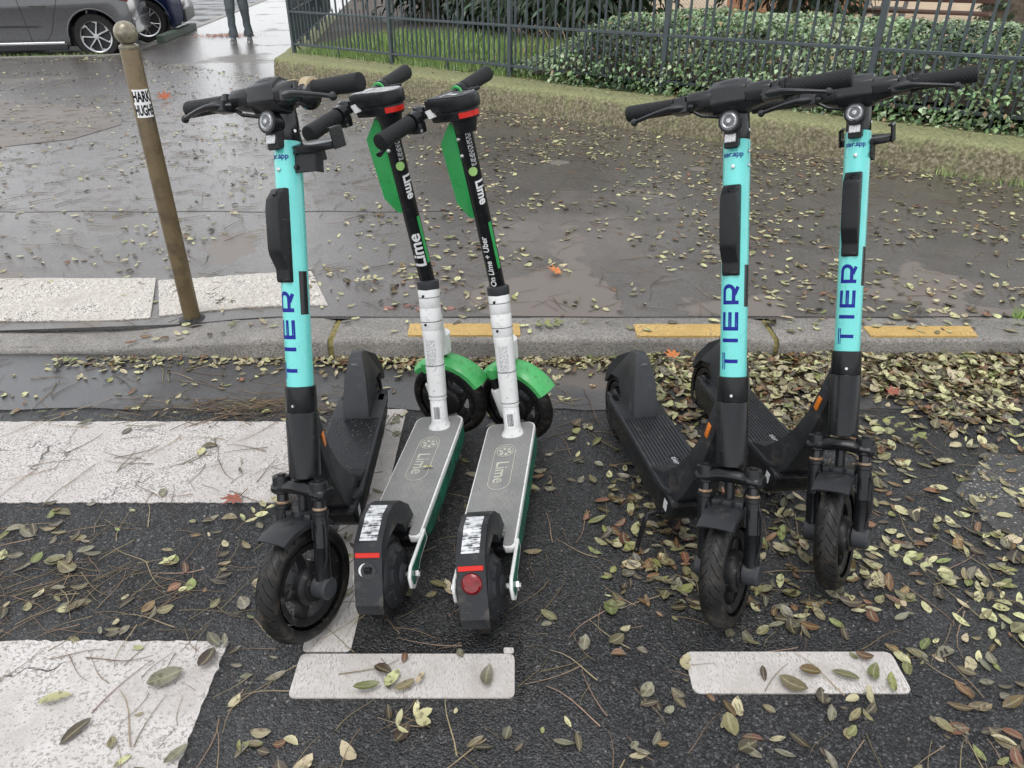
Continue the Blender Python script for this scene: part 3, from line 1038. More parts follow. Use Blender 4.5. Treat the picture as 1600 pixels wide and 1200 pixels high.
# kerb of granite blocks with a rounded front edge
kerb = struct('kerb', pydata('kerb', [(-20, 2.79, -.06), (20, 2.79, -.06), (20, 2.92, -.06), (-20, 2.92, -.06)], [(0, 1, 2, 3)]), 'granite')
KJ = [-6.0, -4.2, -2.5, -0.745, 1.085, 2.95, 4.8, 6.6, 8.4]
kerb_stones = []
for i in range(len(KJ) - 1):
    mb = MB()
    a, b = KJ[i] + .012, KJ[i + 1] - .012
    n = max(8, int((b - a) / .06))
    rings = []
    rr = random.Random(40 + i)
    for k in range(n + 1):
        x = a + (b - a) * k / n
        ht = KERB - .072 * drop(x)
        e = .010 if k in (0, n) else 0
        wob = (mnoise.noise(Vector((x * 5, i, 0))) * .006)
        front = 2.728 + wob + .05 * drop(x)
        rd = .022 + .010 * mnoise.noise(Vector((x * 3, 7 + i, 0)))
        sec = [(2.924, ht + .001 - e), (2.87, ht + .002 + wob * .4 - e), (2.80, ht - .001 - e)]
        for q in range(6):
            an = R(90 + 18 * q)
            sec.append((front + rd + rd * math.cos(an), ht - .003 - min(rd, ht * .9) + min(rd, ht * .9) * math.sin(an) - e))
        sec += [(front + .004, -.05), (2.924, -.05)]
        sk = -.03 if k == 0 and i == 3 else 0
        rings.append([(x + (2.92 - y) * -.0, y, z) for y, z in sec])
    mb.loft(rings)
    kerb_stones.append(link('kerb_stone', mb, 'granite', kerb))
for xj, w in ((-.745, .034), (1.085, .016)):
    mb = MB()
    rings = []
    for k in range(9):
        y = 2.738 + .19 * k / 8
        z = (.082 if k else .05) + .012 * mnoise.noise(Vector((y * 30, xj, 0)))
        rings.append([(xj - w, y, .0), (xj - w * .8, y, z), (xj, y, z + .010), (xj + w * .8, y, z), (xj + w, y, .0)])
    mb.loft(rings)
    link('mossy_joint', mb, 'moss', kerb)
def yellow(pts, stone):
    mb = MB()
    mb.prism(pts, KERB - .01, KERB + .0055, axis='z')
    return link('yellow_strip', mb, 'yellow_paint', stone)
yellow([(-.428, 2.752), (.035, 2.752), (.032, 2.862), (-.432, 2.862)], kerb_stones[3])
yellow([(.512, 2.745), (.93, 2.745), (.90, 2.857), (.512, 2.857)], kerb_stones[3])
yellow([(1.472, 2.745), (1.905, 2.745), (1.925, 2.838), (1.474, 2.838)], kerb_stones[4])

# far kerbs round the parking bay
mb = MB()
edge = [(-31.3, 7.86), (-15, 11.12), (-7.9, 12.54), (-6.45, 12.83), (-6.28, 12.98), (-6.36, 13.5), (-6.62, 15.2), (-7.02, 17.8), (-8.05, 24.2), (-14, 62)]
rings = []
for i, (x, y) in enumerate(edge):
    a = Vector(edge[max(i - 1, 0)]); b = Vector(edge[min(i + 1, len(edge) - 1)])
    t = (b - a).normalized(); nrm = Vector((-t.y, t.x))
    p = Vector((x, y))
    rings.append([(*(p - nrm * .16), 0.0), (*(p - nrm * .16), KERB + .012), (*(p - nrm * .0), KERB + .012), (*(p + nrm * .02), KERB - .01), (*(p + nrm * .02), -.02)])
mb.loft(rings)
far_kerb = struct('far_kerb', mb, 'granite')

# ------------------------------------------------------------------ low mossy wall with railings, park behind
C0 = Vector((-2.90, 10.83))
DV = Vector((.780, -.626))
NV = Vector((-.626, -.780))
EV = Vector((-.14, .99))
def fp(s, q=0.0):
    """point s metres along the railings from the corner, q metres behind them"""
    return C0 + DV * s - NV * q
SOIL = 0.335
def build_wall():
    st = []
    for i in range(150):
        s = 13.0 - i * (12.72 / 149)
        st.append((C0 + DV * s, NV, .42, -.06))
    V = C0 + DV * .28 + NV * .42
    st.append((C0 + DV * .12, (V - (C0 + DV * .12) + Vector((-.02, .10))).normalized(), .47, -.10))
    for i in range(60):
        p = C0 + EV * (.25 + i * .12)
        st.append((p, Vector((-.99, -.14)), .13, -.14))
    mb = MB()
    rings = []
    for k, (p, n, to, ti) in enumerate(st):
        prof = [(to + .095, .04), (to + .085, .12), (to + .072, .20), (to + .060, .275), (to + .050, .308), (to + .028, .330), (to - .02, .337), (to - .08, .340),
                (to * .6 + ti * .4, .342), (to * .3 + ti * .7, .340), (ti, .338), (ti, .04)]
        ring = []
        for j, (t, z) in enumerate(prof):
            w = p + n * t
            d = mnoise.fractal(Vector((w.x * 4.5, w.y * 4.5, z * 6)), 1.0, 2.0, 4)
            dd = d * (.009 if 0 < j < 10 else 0)
            ring.append((w.x + n.x * dd, w.y + n.y * dd, z + (d * .006 if 3 < j < 11 else 0)))
        rings.append(ring)
    mb.loft(rings)
    return mb.mesh('low_wall', 40)
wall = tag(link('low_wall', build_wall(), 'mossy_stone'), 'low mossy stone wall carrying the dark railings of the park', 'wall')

soil = struct('park_soil', pydata('park_soil', [(*fp(14, .05), SOIL), (*fp(0, .05), SOIL), (*(C0 + EV * 40 + Vector((.15, 0))), SOIL), (60, 60, SOIL), (60, -5, SOIL), (*fp(14, 20), SOIL)][:4] + [(40, 8, SOIL)],
                                 [(0, 1, 2, 3, 4)]), 'soil')
sand_pts = [fp(3.5, 3.6), fp(14, 3.2), Vector((30, 14)), Vector((40, 70)), Vector((3, 70)), Vector((2.4, 22)), Vector((1.9, 15))]
mb = MB()
mb.prism([tuple(p) for p in sand_pts], SOIL - .02, SOIL + .006, axis='z')
sand = struct('sandy_ground', mb, 'sand')

def railings(name, label, base, d, length, posts, first_post=True):
    root = thing(name, label, 'railings', T(base.x, base.y, SOIL))
    ang = math.atan2(d.y, d.x)
    Xr = rot(ang, 'Z')
    H = 1.62
    zl, zm, zt = .115, .50, 1.42
    def bar_mesh(kind):
        mb = MB()
        if kind == 'bar':
            mb.cyl((0, 0, zl), (0, 0, H), .0118, 8)
            mb.tube([(0, 0, H), (0, 0, H + .03), (0, 0, H + .10)], [.018, .018, .001], 8)
        else:
            mb.cyl((0, 0, zl), (0, 0, zm + .05), .0085, 8)
            mb.tube([(0, 0, zm + .05), (0, 0, zm + .08)], [.0075, .001], 8)
        return mb.mesh(kind)
    bm_, sm_ = bar_mesh('bar'), bar_mesh('short_bar')
    pm = MB()
    pm.box((0, 0, .80), (.046, .046, 1.72), .004)
    pm.tube([(0, 0, 1.66), (0, 0, 1.72), (0, 0, 1.80)], [.022, .03, .004], 10)
    pm = pm.mesh('post')
    sb = MB()
    path = []
    for k in range(9):
        t = k / 8
        path.append((.012 + .0 * t, .02 + .13 * t * t, .14 - .15 * t + .02 * math.sin(t * 3.14)))
    sb.tube(path, .011, 6)
    sb = sb.mesh('scroll_brace')
    ft = MB()
    ft.box((0, 0, .055), (.020, .020, .115), .002)
    ft = ft.mesh('foot')
    for z, hgt, wid in ((zl, .026, .034), (zm, .026, .036), (zt, .03, .036)):
        mb = MB()
        mb.box((length / 2, 0, z), (length, wid, hgt), .003)
        link('rail', mb, 'fence', root, Xr)
    for s in posts:
        if s > 0 or first_post:
            link('post', pm, 'fence', root, Xr @ T(s, 0, 0))
            link('scroll_brace', sb, 'fence', root, Xr @ T(s, 0, 0))
        if s + .9 < length:
            link('foot', ft, 'fence', root, Xr @ T(s + .905, 0, 0))
    pitch = 1.81 / 25
    for a in posts:
        for k in range(1, 25):
            s = a + k * pitch
            if s > length: break
            kind = 'LsLsL'[(k - 1) % 5]
            link('bar' if kind == 'L' else 'short_bar', bm_ if kind == 'L' else sm_, 'fence', root, Xr @ T(s, 0, 0))
    return root
railings('park_railings', 'dark green iron railings on the low wall in front of the ivy and grass', fp(0), DV, 12.0, [0, 1.88, 3.69, 5.50, 7.31, 9.12, 10.93])
railings('park_railings', 'dark iron railings running back from the wall corner beside the pavement', C0 + EV * .02, EV, 7.2, [0, 1.81, 3.62, 5.43], False)

# ------------------------------------------------------------------ teal scooters
CACHE = {}
def shared(key, fn, material, angle=35):
    if key not in CACHE:
        me = fn()
        if isinstance(me, MB):
            me = me.mesh(key, angle)
        me.name = key
        if material:
            me.materials.append(M[material])
        CACHE[key] = me
    return CACHE[key]

def tyre_mesh(rad, half, pitch=None, N=96):
    """tyre about the y axis; the fine tread is cut by its material's relief"""
    prof = []
    for k in range(21):
        a = R(-118 + 236 * k / 20)
        prof.append((rad - half * .86 + half * .86 * math.cos(a), half * math.sin(a)))
    return MB().lathe(prof, N, 'y').mesh('tyre', 70)

def rim_mesh(rad, half, spokes=5):
    mb = MB()
    mb.lathe([(rad, -half), (rad + .006, -half), (rad + .006, half), (rad, half), (rad - .012, half * .7), (rad - .012, -half * .7), (rad, -half)], 48, 'y')
    for k in range(spokes):
        a = 2 * math.pi * k / spokes + .3
        X = rot(-a, 'Y')
        mb.X = X
        mb.prism([(.030, -.020), (rad - .006, -.012), (rad - .006, .016), (.030, .020)], -half * .55, half * .55, .004)
    mb.X = Matrix.Identity(4)
    mb.lathe([(.0, -.034), (.030, -.034), (.044, -.031), (.050, -.026), (.052, -.018), (.052, .018), (.050, .026), (.044, .031), (.030, .034), (0, .034)], 40, 'y')
    mb.lathe([(.038, -.0335), (.038, -.037), (.026, -.038), (.0, -.038)], 30, 'y')
    mb.lathe([(.038, .0335), (.038, .037), (.026, .038), (.0, .038)], 30, 'y')
    return mb

def stroke_letters():
    """four wide capitals reading up the stem: quads along strokes, wrapped later"""
    h = .042; w = .0088
    v = []; f = []
    def quad_strip(pts, wid):
        P = []
        for (a, b) in zip(pts, pts[1:]):
            n = max(1, int(math.hypot(b[0] - a[0], b[1] - a[1]) / .004))
            for i in range(n):
                t = i / n
                P.append((a[0] + (b[0] - a[0]) * t, a[1] + (b[1] - a[1]) * t))
        P.append(pts[-1])
        k0 = len(v)
        for i, p in enumerate(P):
            a = P[max(i - 1, 0)]; b = P[min(i + 1, len(P) - 1)]
            d = Vector((b[0] - a[0], b[1] - a[1])).normalized()
            nx, ny = -d.y * wid / 2, d.x * wid / 2
            v.append((p[0] + nx, p[1] + ny)); v.append((p[0] - nx, p[1] - ny))
            if i:
                k = k0 + 2 * i
                f.append((k - 2, k - 1, k + 1, k))
    q = w / 2
    quad_strip([(.0, h - q), (.040, h - q)], w); quad_strip([(.020, 0), (.020, h - w)], w)                # T
    quad_strip([(.069, 0), (.069, h)], w)                                                                # I
    x = .092
    quad_strip([(x + q, 0), (x + q, h)], w)                                                              # E
    for y in (q, h / 2, h - q):
        quad_strip([(x + w, y), (x + .043, y)], w)
    x = .153
    quad_strip([(x + q, 0), (x + q, h)], w)                                                              # R
    arc = [(x + w, h - q)] + [(x + .030 + .0125 * math.sin(R(a)), h - q - .0125 + .0125 * math.cos(R(a))) for a in range(0, 181, 15)] + [(x + w, h - q - .025)]
    quad_strip(arc, w)
    quad_strip([(x + .022, h - q - .027), (x + .041, 0.002)], w)
    return v, f

RAKE, OFF, RW = .389, .0175, .1435
def tier_rubber():
    return tyre_mesh(RW, .0285)

def sweep_arc(r0, r1, a0, a1, half, n=14, crown=.012, lip=.010):
    """mudguard: arc about y, slightly domed across, with turned-down sides"""
    rings = []
    for i in range(n + 1):
        a = R(a0 + (a1 - a0) * i / n)
        ring = []
        for (y, dr) in ((-half, -lip), (-half, 0), (-half * .62, crown * .85), (0, crown), (half * .62, crown * .85), (half, 0), (half, -lip),
                        (half - .004, -lip), (half - .004, -.003), (0, crown - .004), (-half + .004, -.003), (-half + .004, -lip)):
            rr = r0 + (r1 - r0) * i / n + dr
            ring.append((rr * math.cos(a), y, rr * math.sin(a)))
        rings.append(ring)
    return MB().loft(rings)

def vprism(pts, cap_bev=0):
    """closed outline in x,z whose half width varies from point to point"""
    mb = MB()
    n = len(pts)
    v = [(x, -h, z) for x, z, h in pts] + [(x, h, z) for x, z, h in pts]
    f = [tuple(range(n)), tuple(range(2 * n - 1, n - 1, -1))] + [(i, (i + 1) % n, (i + 1) % n + n, i + n) for i in range(n)]
    b2 = bmesh.new()
    vs = [b2.verts.new(p) for p in v]
    for q in f:
        b2.faces.new([vs[i] for i in q])
    bmesh.ops.triangulate(b2, faces=b2.faces[:2])
    bmesh.ops.recalc_face_normals(b2, faces=b2.faces)
    if cap_bev:
        eg = [e for e in b2.edges if len(e.link_faces) == 2 and e.calc_face_angle(0) > .6]
        bmesh.ops.bevel(b2, geom=eg, offset=cap_bev, segments=2, profile=.6, affect='EDGES', clamp_overlap=True)
    mb._merge(b2)
    return mb

def teal_scooter(label, pose, variant):
    X, Y, hd, st, ln, pt = pose
    root = thing('electric_scooter', label, 'scooter', T(X, Y, 0) @ rot(hd, 'Z') @ rot(ln, 'X') @ rot(pt, 'Y'), 'electric scooters parked in the marked bay')
    S = T(-OFF, 0, RW) @ rot(-RAKE, 'Y') @ rot(st, 'Z')
    xo = OFF / math.cos(RAKE)
    A = S @ T(xo, 0, 0)
    P = lambda name, key, fn, m, X=S, par=root, label=None, ang=35: link(name, shared(key, fn, m, ang), None, par, X, label)
    # front wheel
    wheel = P('front_wheel', 'rim', lambda: rim_mesh(.094, .020), 'rim_black', A @ rot(variant * .37, 'Y'))
    P('tyre', 'front_tyre', tier_rubber, 'tyre_rubber', Matrix.Identity(4), wheel)
    for s in (-1, 1):
        P('axle_cover', 'axle_cover%d' % s, lambda: MB().tube([(0, s * .040, 0), (0, s * .041, 0), (0, s * .074, 0), (0, s * .079, 0)], [.020, .027, .027, .022], 24), 'grey_plastic', A)
    # fork
    for s in (-1, 1):
        def leg():
            mb = MB()
            mb.tube([(0, s * .058, .012), (0, s * .058, .02), (0, s * .058, .10), (0, s * .058, .102), (0, s * .058, .105), (0, s * .058, .178), (0, s * .058, .180), (0, s * .058, .188), (0, s * .058, .190)],
                    [.012, .0185, .0185, .0195, .0185, .0185, .0205, .0205, .015], 20)
            return mb
        lg = P('fork_leg', 'fork_leg%d' % s, leg, 'black_satin', A)
        P('stanchion', 'stanchion%d' % s, lambda: MB().cyl((0, s * .058, .188), (0, s * .058, .222), .0135, 16), 'rusty_steel' if False else 'black_gloss', Matrix.Identity(4), lg)
        P('dust_ring', 'dust_ring%d' % s, lambda: MB().cyl((0, s * .058, .189), (0, s * .058, .196), .0165, 18, .002), 'rusty_steel', Matrix.Identity(4), lg)
        P('axle_clamp', 'axle_clamp%d' % s, lambda: MB().box((0, s * .058, .006), (.03, .026, .045), .006, 2), 'black_satin', Matrix.Identity(4), lg)
    def crown():
        mb = MB()
        pts = []
        for k in range(21):
            y = -.082 + .164 * k / 20
            c = abs(y) / .082
            drop_ = .005 * math.cos(c * 3.1)
            wx = .022 + .010 * (1 - c) + (.006 if c > .55 else 0)
            wz = .0155
            x = xo * .6
            z = .232 + drop_
            end = .75 if k in (0, 20) else 1
            pts.append([(x + wx * end * math.cos(2 * math.pi * j / 14), y, z + wz * end * max(-1, min(1, 1.25 * math.sin(2 * math.pi * j / 14)))) for j in range(14)])
        mb.loft(pts)
        for s in (-1, 1):
            mb.cyl((xo, s * .058, .215), (xo, s * .058, .258), .0215, 20, .003)
            mb.cyl((xo, s * .058, .257), (xo, s * .058, .262), .010, 6)
        return mb
    P('fork_crown', 'fork_crown', crown, 'black_satin')
    P('steerer_rod', 'steerer_rod', lambda: MB().cyl((xo * .6, 0, .16), (xo * .6, 0, .23), .012, 14), 'black_satin')
    def guard():
        mb = sweep_arc(RW + .012, RW + .022, 112, 52, .043, 14, .006, .012)
        mb.box((-.012, 0, RW + .024), (.052, .078, .020), .005, 2)
        for s in (-1, 1):
            mb.cyl((.016, s * .016, RW + .026), (.020, s * .016, RW + .034), .0045, 8)
            mb.box((0.0, s * .0445, RW - .002), (.03, .006, .05), .002)
        return mb
    P('front_mudguard', 'front_mudguard', guard, 'dark_grey', A)
    P('cable', 'hub_cable', lambda: MB().tube([(-.01, .046, .205), (.004, .070, .19), (.010, .083, .14), (.010, .082, .08), (.014, .070, .03)], .0032, 8), 'black_plastic', A)
    # column
    P('head_tube', 'head_tube', lambda: MB().tube([(0, 0, .2585), (0, 0, .2605), (0, 0, .413), (0, 0, .415)], [.035, .0372, .0372, .0362], 36), 'black_satin')
    def coll():
        return MB().tube([(0, 0, .4155), (0, 0, .417), (0, 0, .474), (0, 0, .4755)], [.0355, .0362, .0352, .0330], 36)
    cl = P('collar', 'collar', coll, 'black_satin')
    P('screw', 'collar_screw', lambda: MB().cyl((.033, .008, .432), (.0372, .008, .432), .0035, 10), 'steel', Matrix.Identity(4), cl)
    stem = P('stem', 'teal_stem', lambda: MB().tube([(0, 0, .470), (0, 0, 1.016), (0, 0, 1.0195)], [.0308, .0304, .0290], 40), 'teal')
    I4 = Matrix.Identity(4)
    def big():
        v, f = stroke_letters()
        rr = .03095
        return pydata('lettering', [(rr * math.cos(-(y - .021) * .92 / rr), rr * math.sin(-(y - .021) * .92 / rr), .493 + x) for x, y in v], f)
    P('lettering', 'stem_lettering', big, 'navy_print', I4, stem)
    P('lettering', 'stem_address', lambda: wrap_text('tier.app', .0165, .0308, .984, -.02, 'across', .0004), 'navy_print', I4, stem)
    P('black_sticker', 'stem_sticker', lambda: band(.0310, .640, .737, R(62), R(104)), 'black_gloss', I4, stem)
    for zz, az in ((.958, .05), (.993, 1.35), (.962, 1.35)):
        P('bolt', 'bolt%.3f' % (zz + az), lambda: MB().tube([(.028 * math.cos(az), .028 * math.sin(az), zz), (.0335 * math.cos(az), .0335 * math.sin(az), zz), (.0345 * math.cos(az), .0345 * math.sin(az), zz)],
                                                  [.0045, .0045, .0025], 10), 'steel', I4, stem)
    P('neck', 'black_neck', lambda: MB().tube([(0, 0, 1.0188), (0, 0, 1.022), (0.002, 0, 1.06), (.012, 0, 1.095)], [.0275, .0290, .0285, .029], 30), 'black_gloss')
    def box_():
        mb = MB()
        mb.prism([(.020, .712), (.0335, .712), (.0365, .718), (.0375, .742), (.0545, .772), (.0580, .786), (.0590, .872), (.0550, .893), (.0390, .9145), (.0345, .918), (.020, .918)], -.0195, .0195, .0045, 2)
        return mb
    cb = P('lock_box', 'lock_box', box_, 'black_plastic')
    P('keyhole', 'keyhole', lambda: MB().tube([(.0470, 0, .9045), (.0490, 0, .9065)], [.0065, .0055], 12), 'black_gloss', I4, cb)
    # lamp
    lamp = P('headlight', 'headlight', lambda: MB().tube([(.020, 0, 1.050), (.034, 0, 1.053), (.050, 0, 1.054), (.0575, 0, 1.054), (.0585, 0, 1.054)], [.018, .022, .0245, .0250, .0215], 32), 'black_plastic')
    P('lens', 'headlight_lens', lambda: MB().tube([(.0570, 0, 1.054), (.0590, 0, 1.054), (.0602, 0, 1.054), (.0575, 0, 1.054)], [.0205, .0200, .0125, .006], 28, cap=True), 'lens', I4, lamp)
    P('lamp_ring', 'lamp_ring', lambda: MB().tube([(.0592 + .0008 * 0, .0148 * math.cos(a), 1.054 + .0148 * math.sin(a)) for a in [2 * math.pi * k / 24 for k in range(25)]], .0022, 6, cap=False), 'reflector_silver', I4, lamp)
    P('bulb', 'lamp_bulb', lambda: MB().tube([(.0595, 0, 1.054), (.0625, 0, 1.054), (.0635, 0, 1.054)], [.0062, .0052, .002], 14), 'reflector_silver', I4, lamp)
    P('lamp_bracket', 'lamp_bracket', lambda: MB().prism([(.018, 1.005), (.044, .996), (.050, 1.034), (.024, 1.045)], -.016, .016, .003), 'black_plastic', I4, lamp)
    P('reflector', 'lamp_reflector', lambda: MB().box((.0485, 0, 1.0205), (.003, .026, .024), .001, rot=Matrix.Rotation(-.16, 3, 'Y')), 'reflector_silver', I4, lamp)
    P('screw', 'lamp_screw', lambda: MB().cyl((.005, .0265, 1.040), (.006, .0305, 1.040), .0035, 10), 'steel', I4, lamp)
    # handlebar
    hx, hz = .0477, 1.1066
    def housing():
        rings = []
        for k in range(27):
            y = -.128 + .256 * k / 26
            a = abs(y)
            g = smooth(1 - a / .115)
            g2 = smooth(1.25 - a / .050)
            wx = .0185 + .020 * g
            up = .0180 + .009 * g + .015 * g2
            dn = .0180 + .016 * g
            cx = hx - .016 * g
            ring = []
            for j in range(20):
                t = 2 * math.pi * j / 20
                c, s = math.cos(t), math.sin(t)
                c = math.copysign(abs(c) ** .75, c); s = math.copysign(abs(s) ** .75, s)
                ring.append((cx + wx * c, y, hz + (up if s > 0 else dn) * s))
            rings.append(ring)
        mb = MB().loft(rings)
        # raised prow on the front and seams
        mb.prism([(hx - .03, hz + .034), (hx + .006, hz + .037), (hx + .028, hz + .016), (hx + .026, hz - .016), (hx + .004, hz - .034), (hx - .03, hz - .034)], -.040, .040, .005, 2)
        for s in (-1, 1):
            mb.prism([(hx - .012, hz + .022), (hx + .020, hz + .020), (hx + .030, hz + .004), (hx + .022, hz - .018), (hx - .012, hz - .020)], min(s * .036, s * .094), max(s * .036, s * .094), .006, 2)
        for s in (-1, 1):
            mb.box((hx + .006, s * .104, hz - .004), (.046, .016, .036), .006, 2)
            mb.cyl((hx + .034, s * .098, hz - .006), (hx + .038, s * .098, hz - .006), .004, 8)
        return mb
    hb = P('handlebar', 'handlebar', housing, 'bar_plastic', ang=40)
    for s in (-1, 1):
        def grip():
            mb = MB()
            mb.tube([(hx, s * .131, hz), (hx, s * .133, hz), (hx, s * .136, hz), (hx, s * .19, hz), (hx, s * .246, hz), (hx, s * .2505, hz), (hx, s * .2525, hz)],
                    [.0165, .0185, .0175, .0178, .0186, .0180, .0140], 28)
            return mb
        P('grip', 'grip%d' % s, grip, 'grip', I4, hb)
        def lever():
            mb = MB()
            mb.tube([(hx + .030, s * .080, hz - .016), (hx + .050, s * .102, hz - .018), (hx + .056, s * .125, hz - .019), (hx + .056, s * .150, hz - .022), (hx + .050, s * .185, hz - .027), (hx + .043, s * .212, hz - .031)],
                    [.010, .0115, .0095, .0075, .0066, .0062], 12, flat=.72)
            mb.ball((hx + .042, s * .215, hz - .0315), .0088, 10)
            mb.box((hx + .034, s * .102, hz - .017), (.038, .040, .024), .006, 2)
            return mb
        P('brake_lever', 'brake_lever%d' % s, lever, 'bar_plastic', I4, hb)
    if variant == 1:
        P('tape', 'tan_tape', lambda: MB().tube([(hx, .109, hz), (hx + .001, .111, hz), (hx, .129, hz), (hx, .131, hz)], [.0225, .0262, .0250, .021], 24), 'tape', I4, hb)
        P('tape', 'tan_tape_scrap', lambda: MB().prism([(hx - .008, hz + .0200), (hx + .020, hz + .0170), (hx + .020, hz + .0205), (hx - .008, hz + .0235)], .072, .094, .001), 'tape', I4, hb)
        P('bell', 'bell_dome', lambda: MB().ball((hx + .004, .118, hz - .012), .029, 16, (1, .8, 1)), 'black_gloss', I4, hb)
    else:
        def bell():
            mb = MB()
            mb.tube([(hx, .108, hz), (hx, .110, hz), (hx, .119, hz), (hx, .1195, hz), (hx, .122, hz), (hx, .1225, hz), (hx, .134, hz)], [.018, .0225, .0235, .0262, .0262, .0205, .0195], 28)
            for k in range(14):
                a = 2 * math.pi * k / 14
                mb.box((hx + .0195 * math.cos(a), .128, hz + .0195 * math.sin(a)), (.003, .010, .003))
            return mb
        P('bell', 'bell_ring', bell, 'black_plastic', I4, hb)
    P('cable', 'brake_cable', lambda: MB().tube([(hx + .02, -.085, hz - .02), (hx + .02, -.06, hz - .035), (hx + .0, -.02, hz - .04), (.02, .0, 1.06)], .004, 8), 'black_satin', I4, hb)
    # phone holder
    if variant != 2:
        ox, oy = (-.012, .078) if variant == 1 else (-.050, .012)
        def plate():
            mb = MB()
            if variant == 1:
                mb.prism([(.006, .950), (.010, .950), (.010, 1.004), (.006, 1.004)], .024, .088, .001)
                mb.box((-.004, .087, .977), (.024, .003, .054), .001)
            else:
                mb.prism([(-.036, .955), (.010, .955), (.010, 1.000), (-.036, 1.000)], .031, .034, .001)
                mb.box((-.034, .01, .977), (.004, .05, .045), .001)
            for zz in (.962, .992):
                mb.cyl((.010, .034, zz), (.0145, .034, zz), .0048, 10)
            return mb
        ph = P('phone_holder', 'holder_plate%d' % variant, plate, 'black_plastic')
        def tray():
            mb = MB()
            X0 = T(ox, oy, 1.006) @ rot(RAKE * .9, 'Y')
            mb.X = X0
            mb.prism([(.036 * math.copysign(abs(math.cos(t)) ** .7, math.cos(t)), .060 * math.copysign(abs(math.sin(t)) ** .7, math.sin(t))) for t in [2 * math.pi * k / 28 for k in range(28)]], -.006, .010, .003, 2, 'z')
            for s in (-1, 1):
                mb.box((0, s * .060, .014), (.040, .006, .044), .002)
                mb.box((0, s * .056, .034), (.034, .010, .005), .001)
            mb.cyl((0, 0, -.03), (0, 0, -.004), .012, 12)
            return mb
        P('cradle', 'holder_tray%d' % variant, tray, 'black_satin', I4, ph)
    # frame: neck bracket, deck, rear
    def bracket():
        return vprism([(-.205, .545, .026), (-.220, .46, .028), (-.238, .385, .031), (-.262, .315, .040), (-.292, .258, .056), (-.330, .214, .070), (-.380, .196, .076), (-.400, .188, .076),
                       (-.36, .150, .066), (-.262, .150, .060), (-.228, .205, .050), (-.208, .28, .036), (-.192, .36, .029), (-.180, .43, .026), (-.178, .50, .024)], .006)
    br = P('neck_bracket', 'neck_bracket', bracket, 'dark_grey', I4, ang=40)
    for s in (-1, 1):
        P('side_reflector', 'side_reflector%d' % s, lambda: MB().box((-.207, s * .0300, .425), (.017, .005, .042), .003, 2, rot=Matrix.Rotation(.19, 3, 'Y')), 'amber', I4, br)
    def case():
        mb = MB()
        mb.prism([(-.236, .165), (-.240, .125), (-.262, .098), (-.30, .088), (-.70, .098), (-.80, .120), (-.815, .178), (-.25, .178)], -.0715, .0715, .012, 3)
        mb.prism([(-.245, .176), (-.228, .170), (-.234, .158), (-.26, .160)], -.066, .066, .003)
        return mb
    bc = P('battery_case', 'battery_case', case, 'black_plastic', I4)
    for s in (-1, 1):
        P('white_label', 'case_label%d' % s, lambda: pydata('label', [(-.262, s * .0719, .128), (-.285, s * .0719, .128), (-.285, s * .0719, .160), (-.262, s * .0719, .160)], [(0, 1, 2, 3)]), 'sticker', I4, bc)
    def board():
        mb = MB()
        mb.prism([(-.270, -.066), (-.300, -.0803), (-.775, -.0803), (-.800, -.074), (-.806, -.05), (-.806, .05), (-.800, .074), (-.775, .0803), (-.300, .0803), (-.270, .066)], .172, .1885, .004, 2, 'z')
        for s in (-1, 1):
            mb.prism([(-.780, .150), (-.83, .150), (-.84, .182), (-.800, .1885), (-.76, .1885)], s * .058 - .012, s * .058 + .012, .003)
        return mb
    bd = P('deck', 'deck_board', board, 'dark_grey', I4)
    if variant == 1:
        P('deck_mat', 'smooth_mat', lambda: MB().prism([(-.31, -.071), (-.655, -.071), (-.655, .071), (-.31, .071)], .1886, .1905, .0005, axis='z'), 'black_satin', I4, bd)
        def drops():
            r = random.Random(4)
            mb = MB()
            for i in range(210):
                x, y = r.uniform(-.66, -.34), r.uniform(-.074, .074)
                q = r.choice((.0012, .0018, .0024, .0032))
                n = 8
                ex = r.uniform(.8, 1.7)
                a0 = r.uniform(0, 3)
                rings = []
                for (kr, kz) in ((1, 0), (.8, .45), (.45, .75), (.12, .88)):
                    rings.append([(x + q * kr * ex * math.cos(a0 + 2 * math.pi * k / n), y + q * kr * math.sin(a0 + 2 * math.pi * k / n), .1905 + q * kz) for k in range(n)])
                mb.loft(rings)
            return mb
        d = P('rain_drops', 'rain_drops', drops, 'drop', I4, bd)
        d['kind'] = 'stuff'
    else:
        def mat_ribs():
            mb = MB()
            mb.prism([(-.30, -.070), (-.655, -.070), (-.655, .070), (-.30, .070)], .1886, .1898, 0, axis='z')
            for k in range(13):
                y = -.066 + .011 * k
                x0 = -.315 if abs(y) < .03 else -.335
                if -.02 < y < .025:
                    segs = [(-.652, -.425), (-.352, -.315)]
                else:
                    segs = [(-.652, x0)]
                for a, b in segs:
                    mb.prism([(a, .1895), (b, .1895), (b - .002, .1925), (a + .002, .1925)], y - .0034, y + .0034)
            return mb
        P('deck_mat', 'ribbed_mat', mat_ribs, 'dark_grey', I4, bd)
        def oval():
            mb = MB()
            ring = [(-.388 + .036 * math.cos(t) + math.copysign(.012, math.cos(t)), .002 + .019 * math.sin(t)) for t in [2 * math.pi * k / 32 for k in range(32)]]
            mb.tube([(x, y, .1925) for x, y in ring] + [(ring[0][0], ring[0][1], .1925)], .0014, 6, cap=False)
            return mb
        P('deck_badge', 'deck_badge', oval, 'black_satin', I4, bd)
        P('lettering', 'deck_address', lambda: flat_text('tier.app', .026, T(-.388, .002, .1916) @ rot(0, 'Z'), .0005), 'reflector_silver', I4, bd)
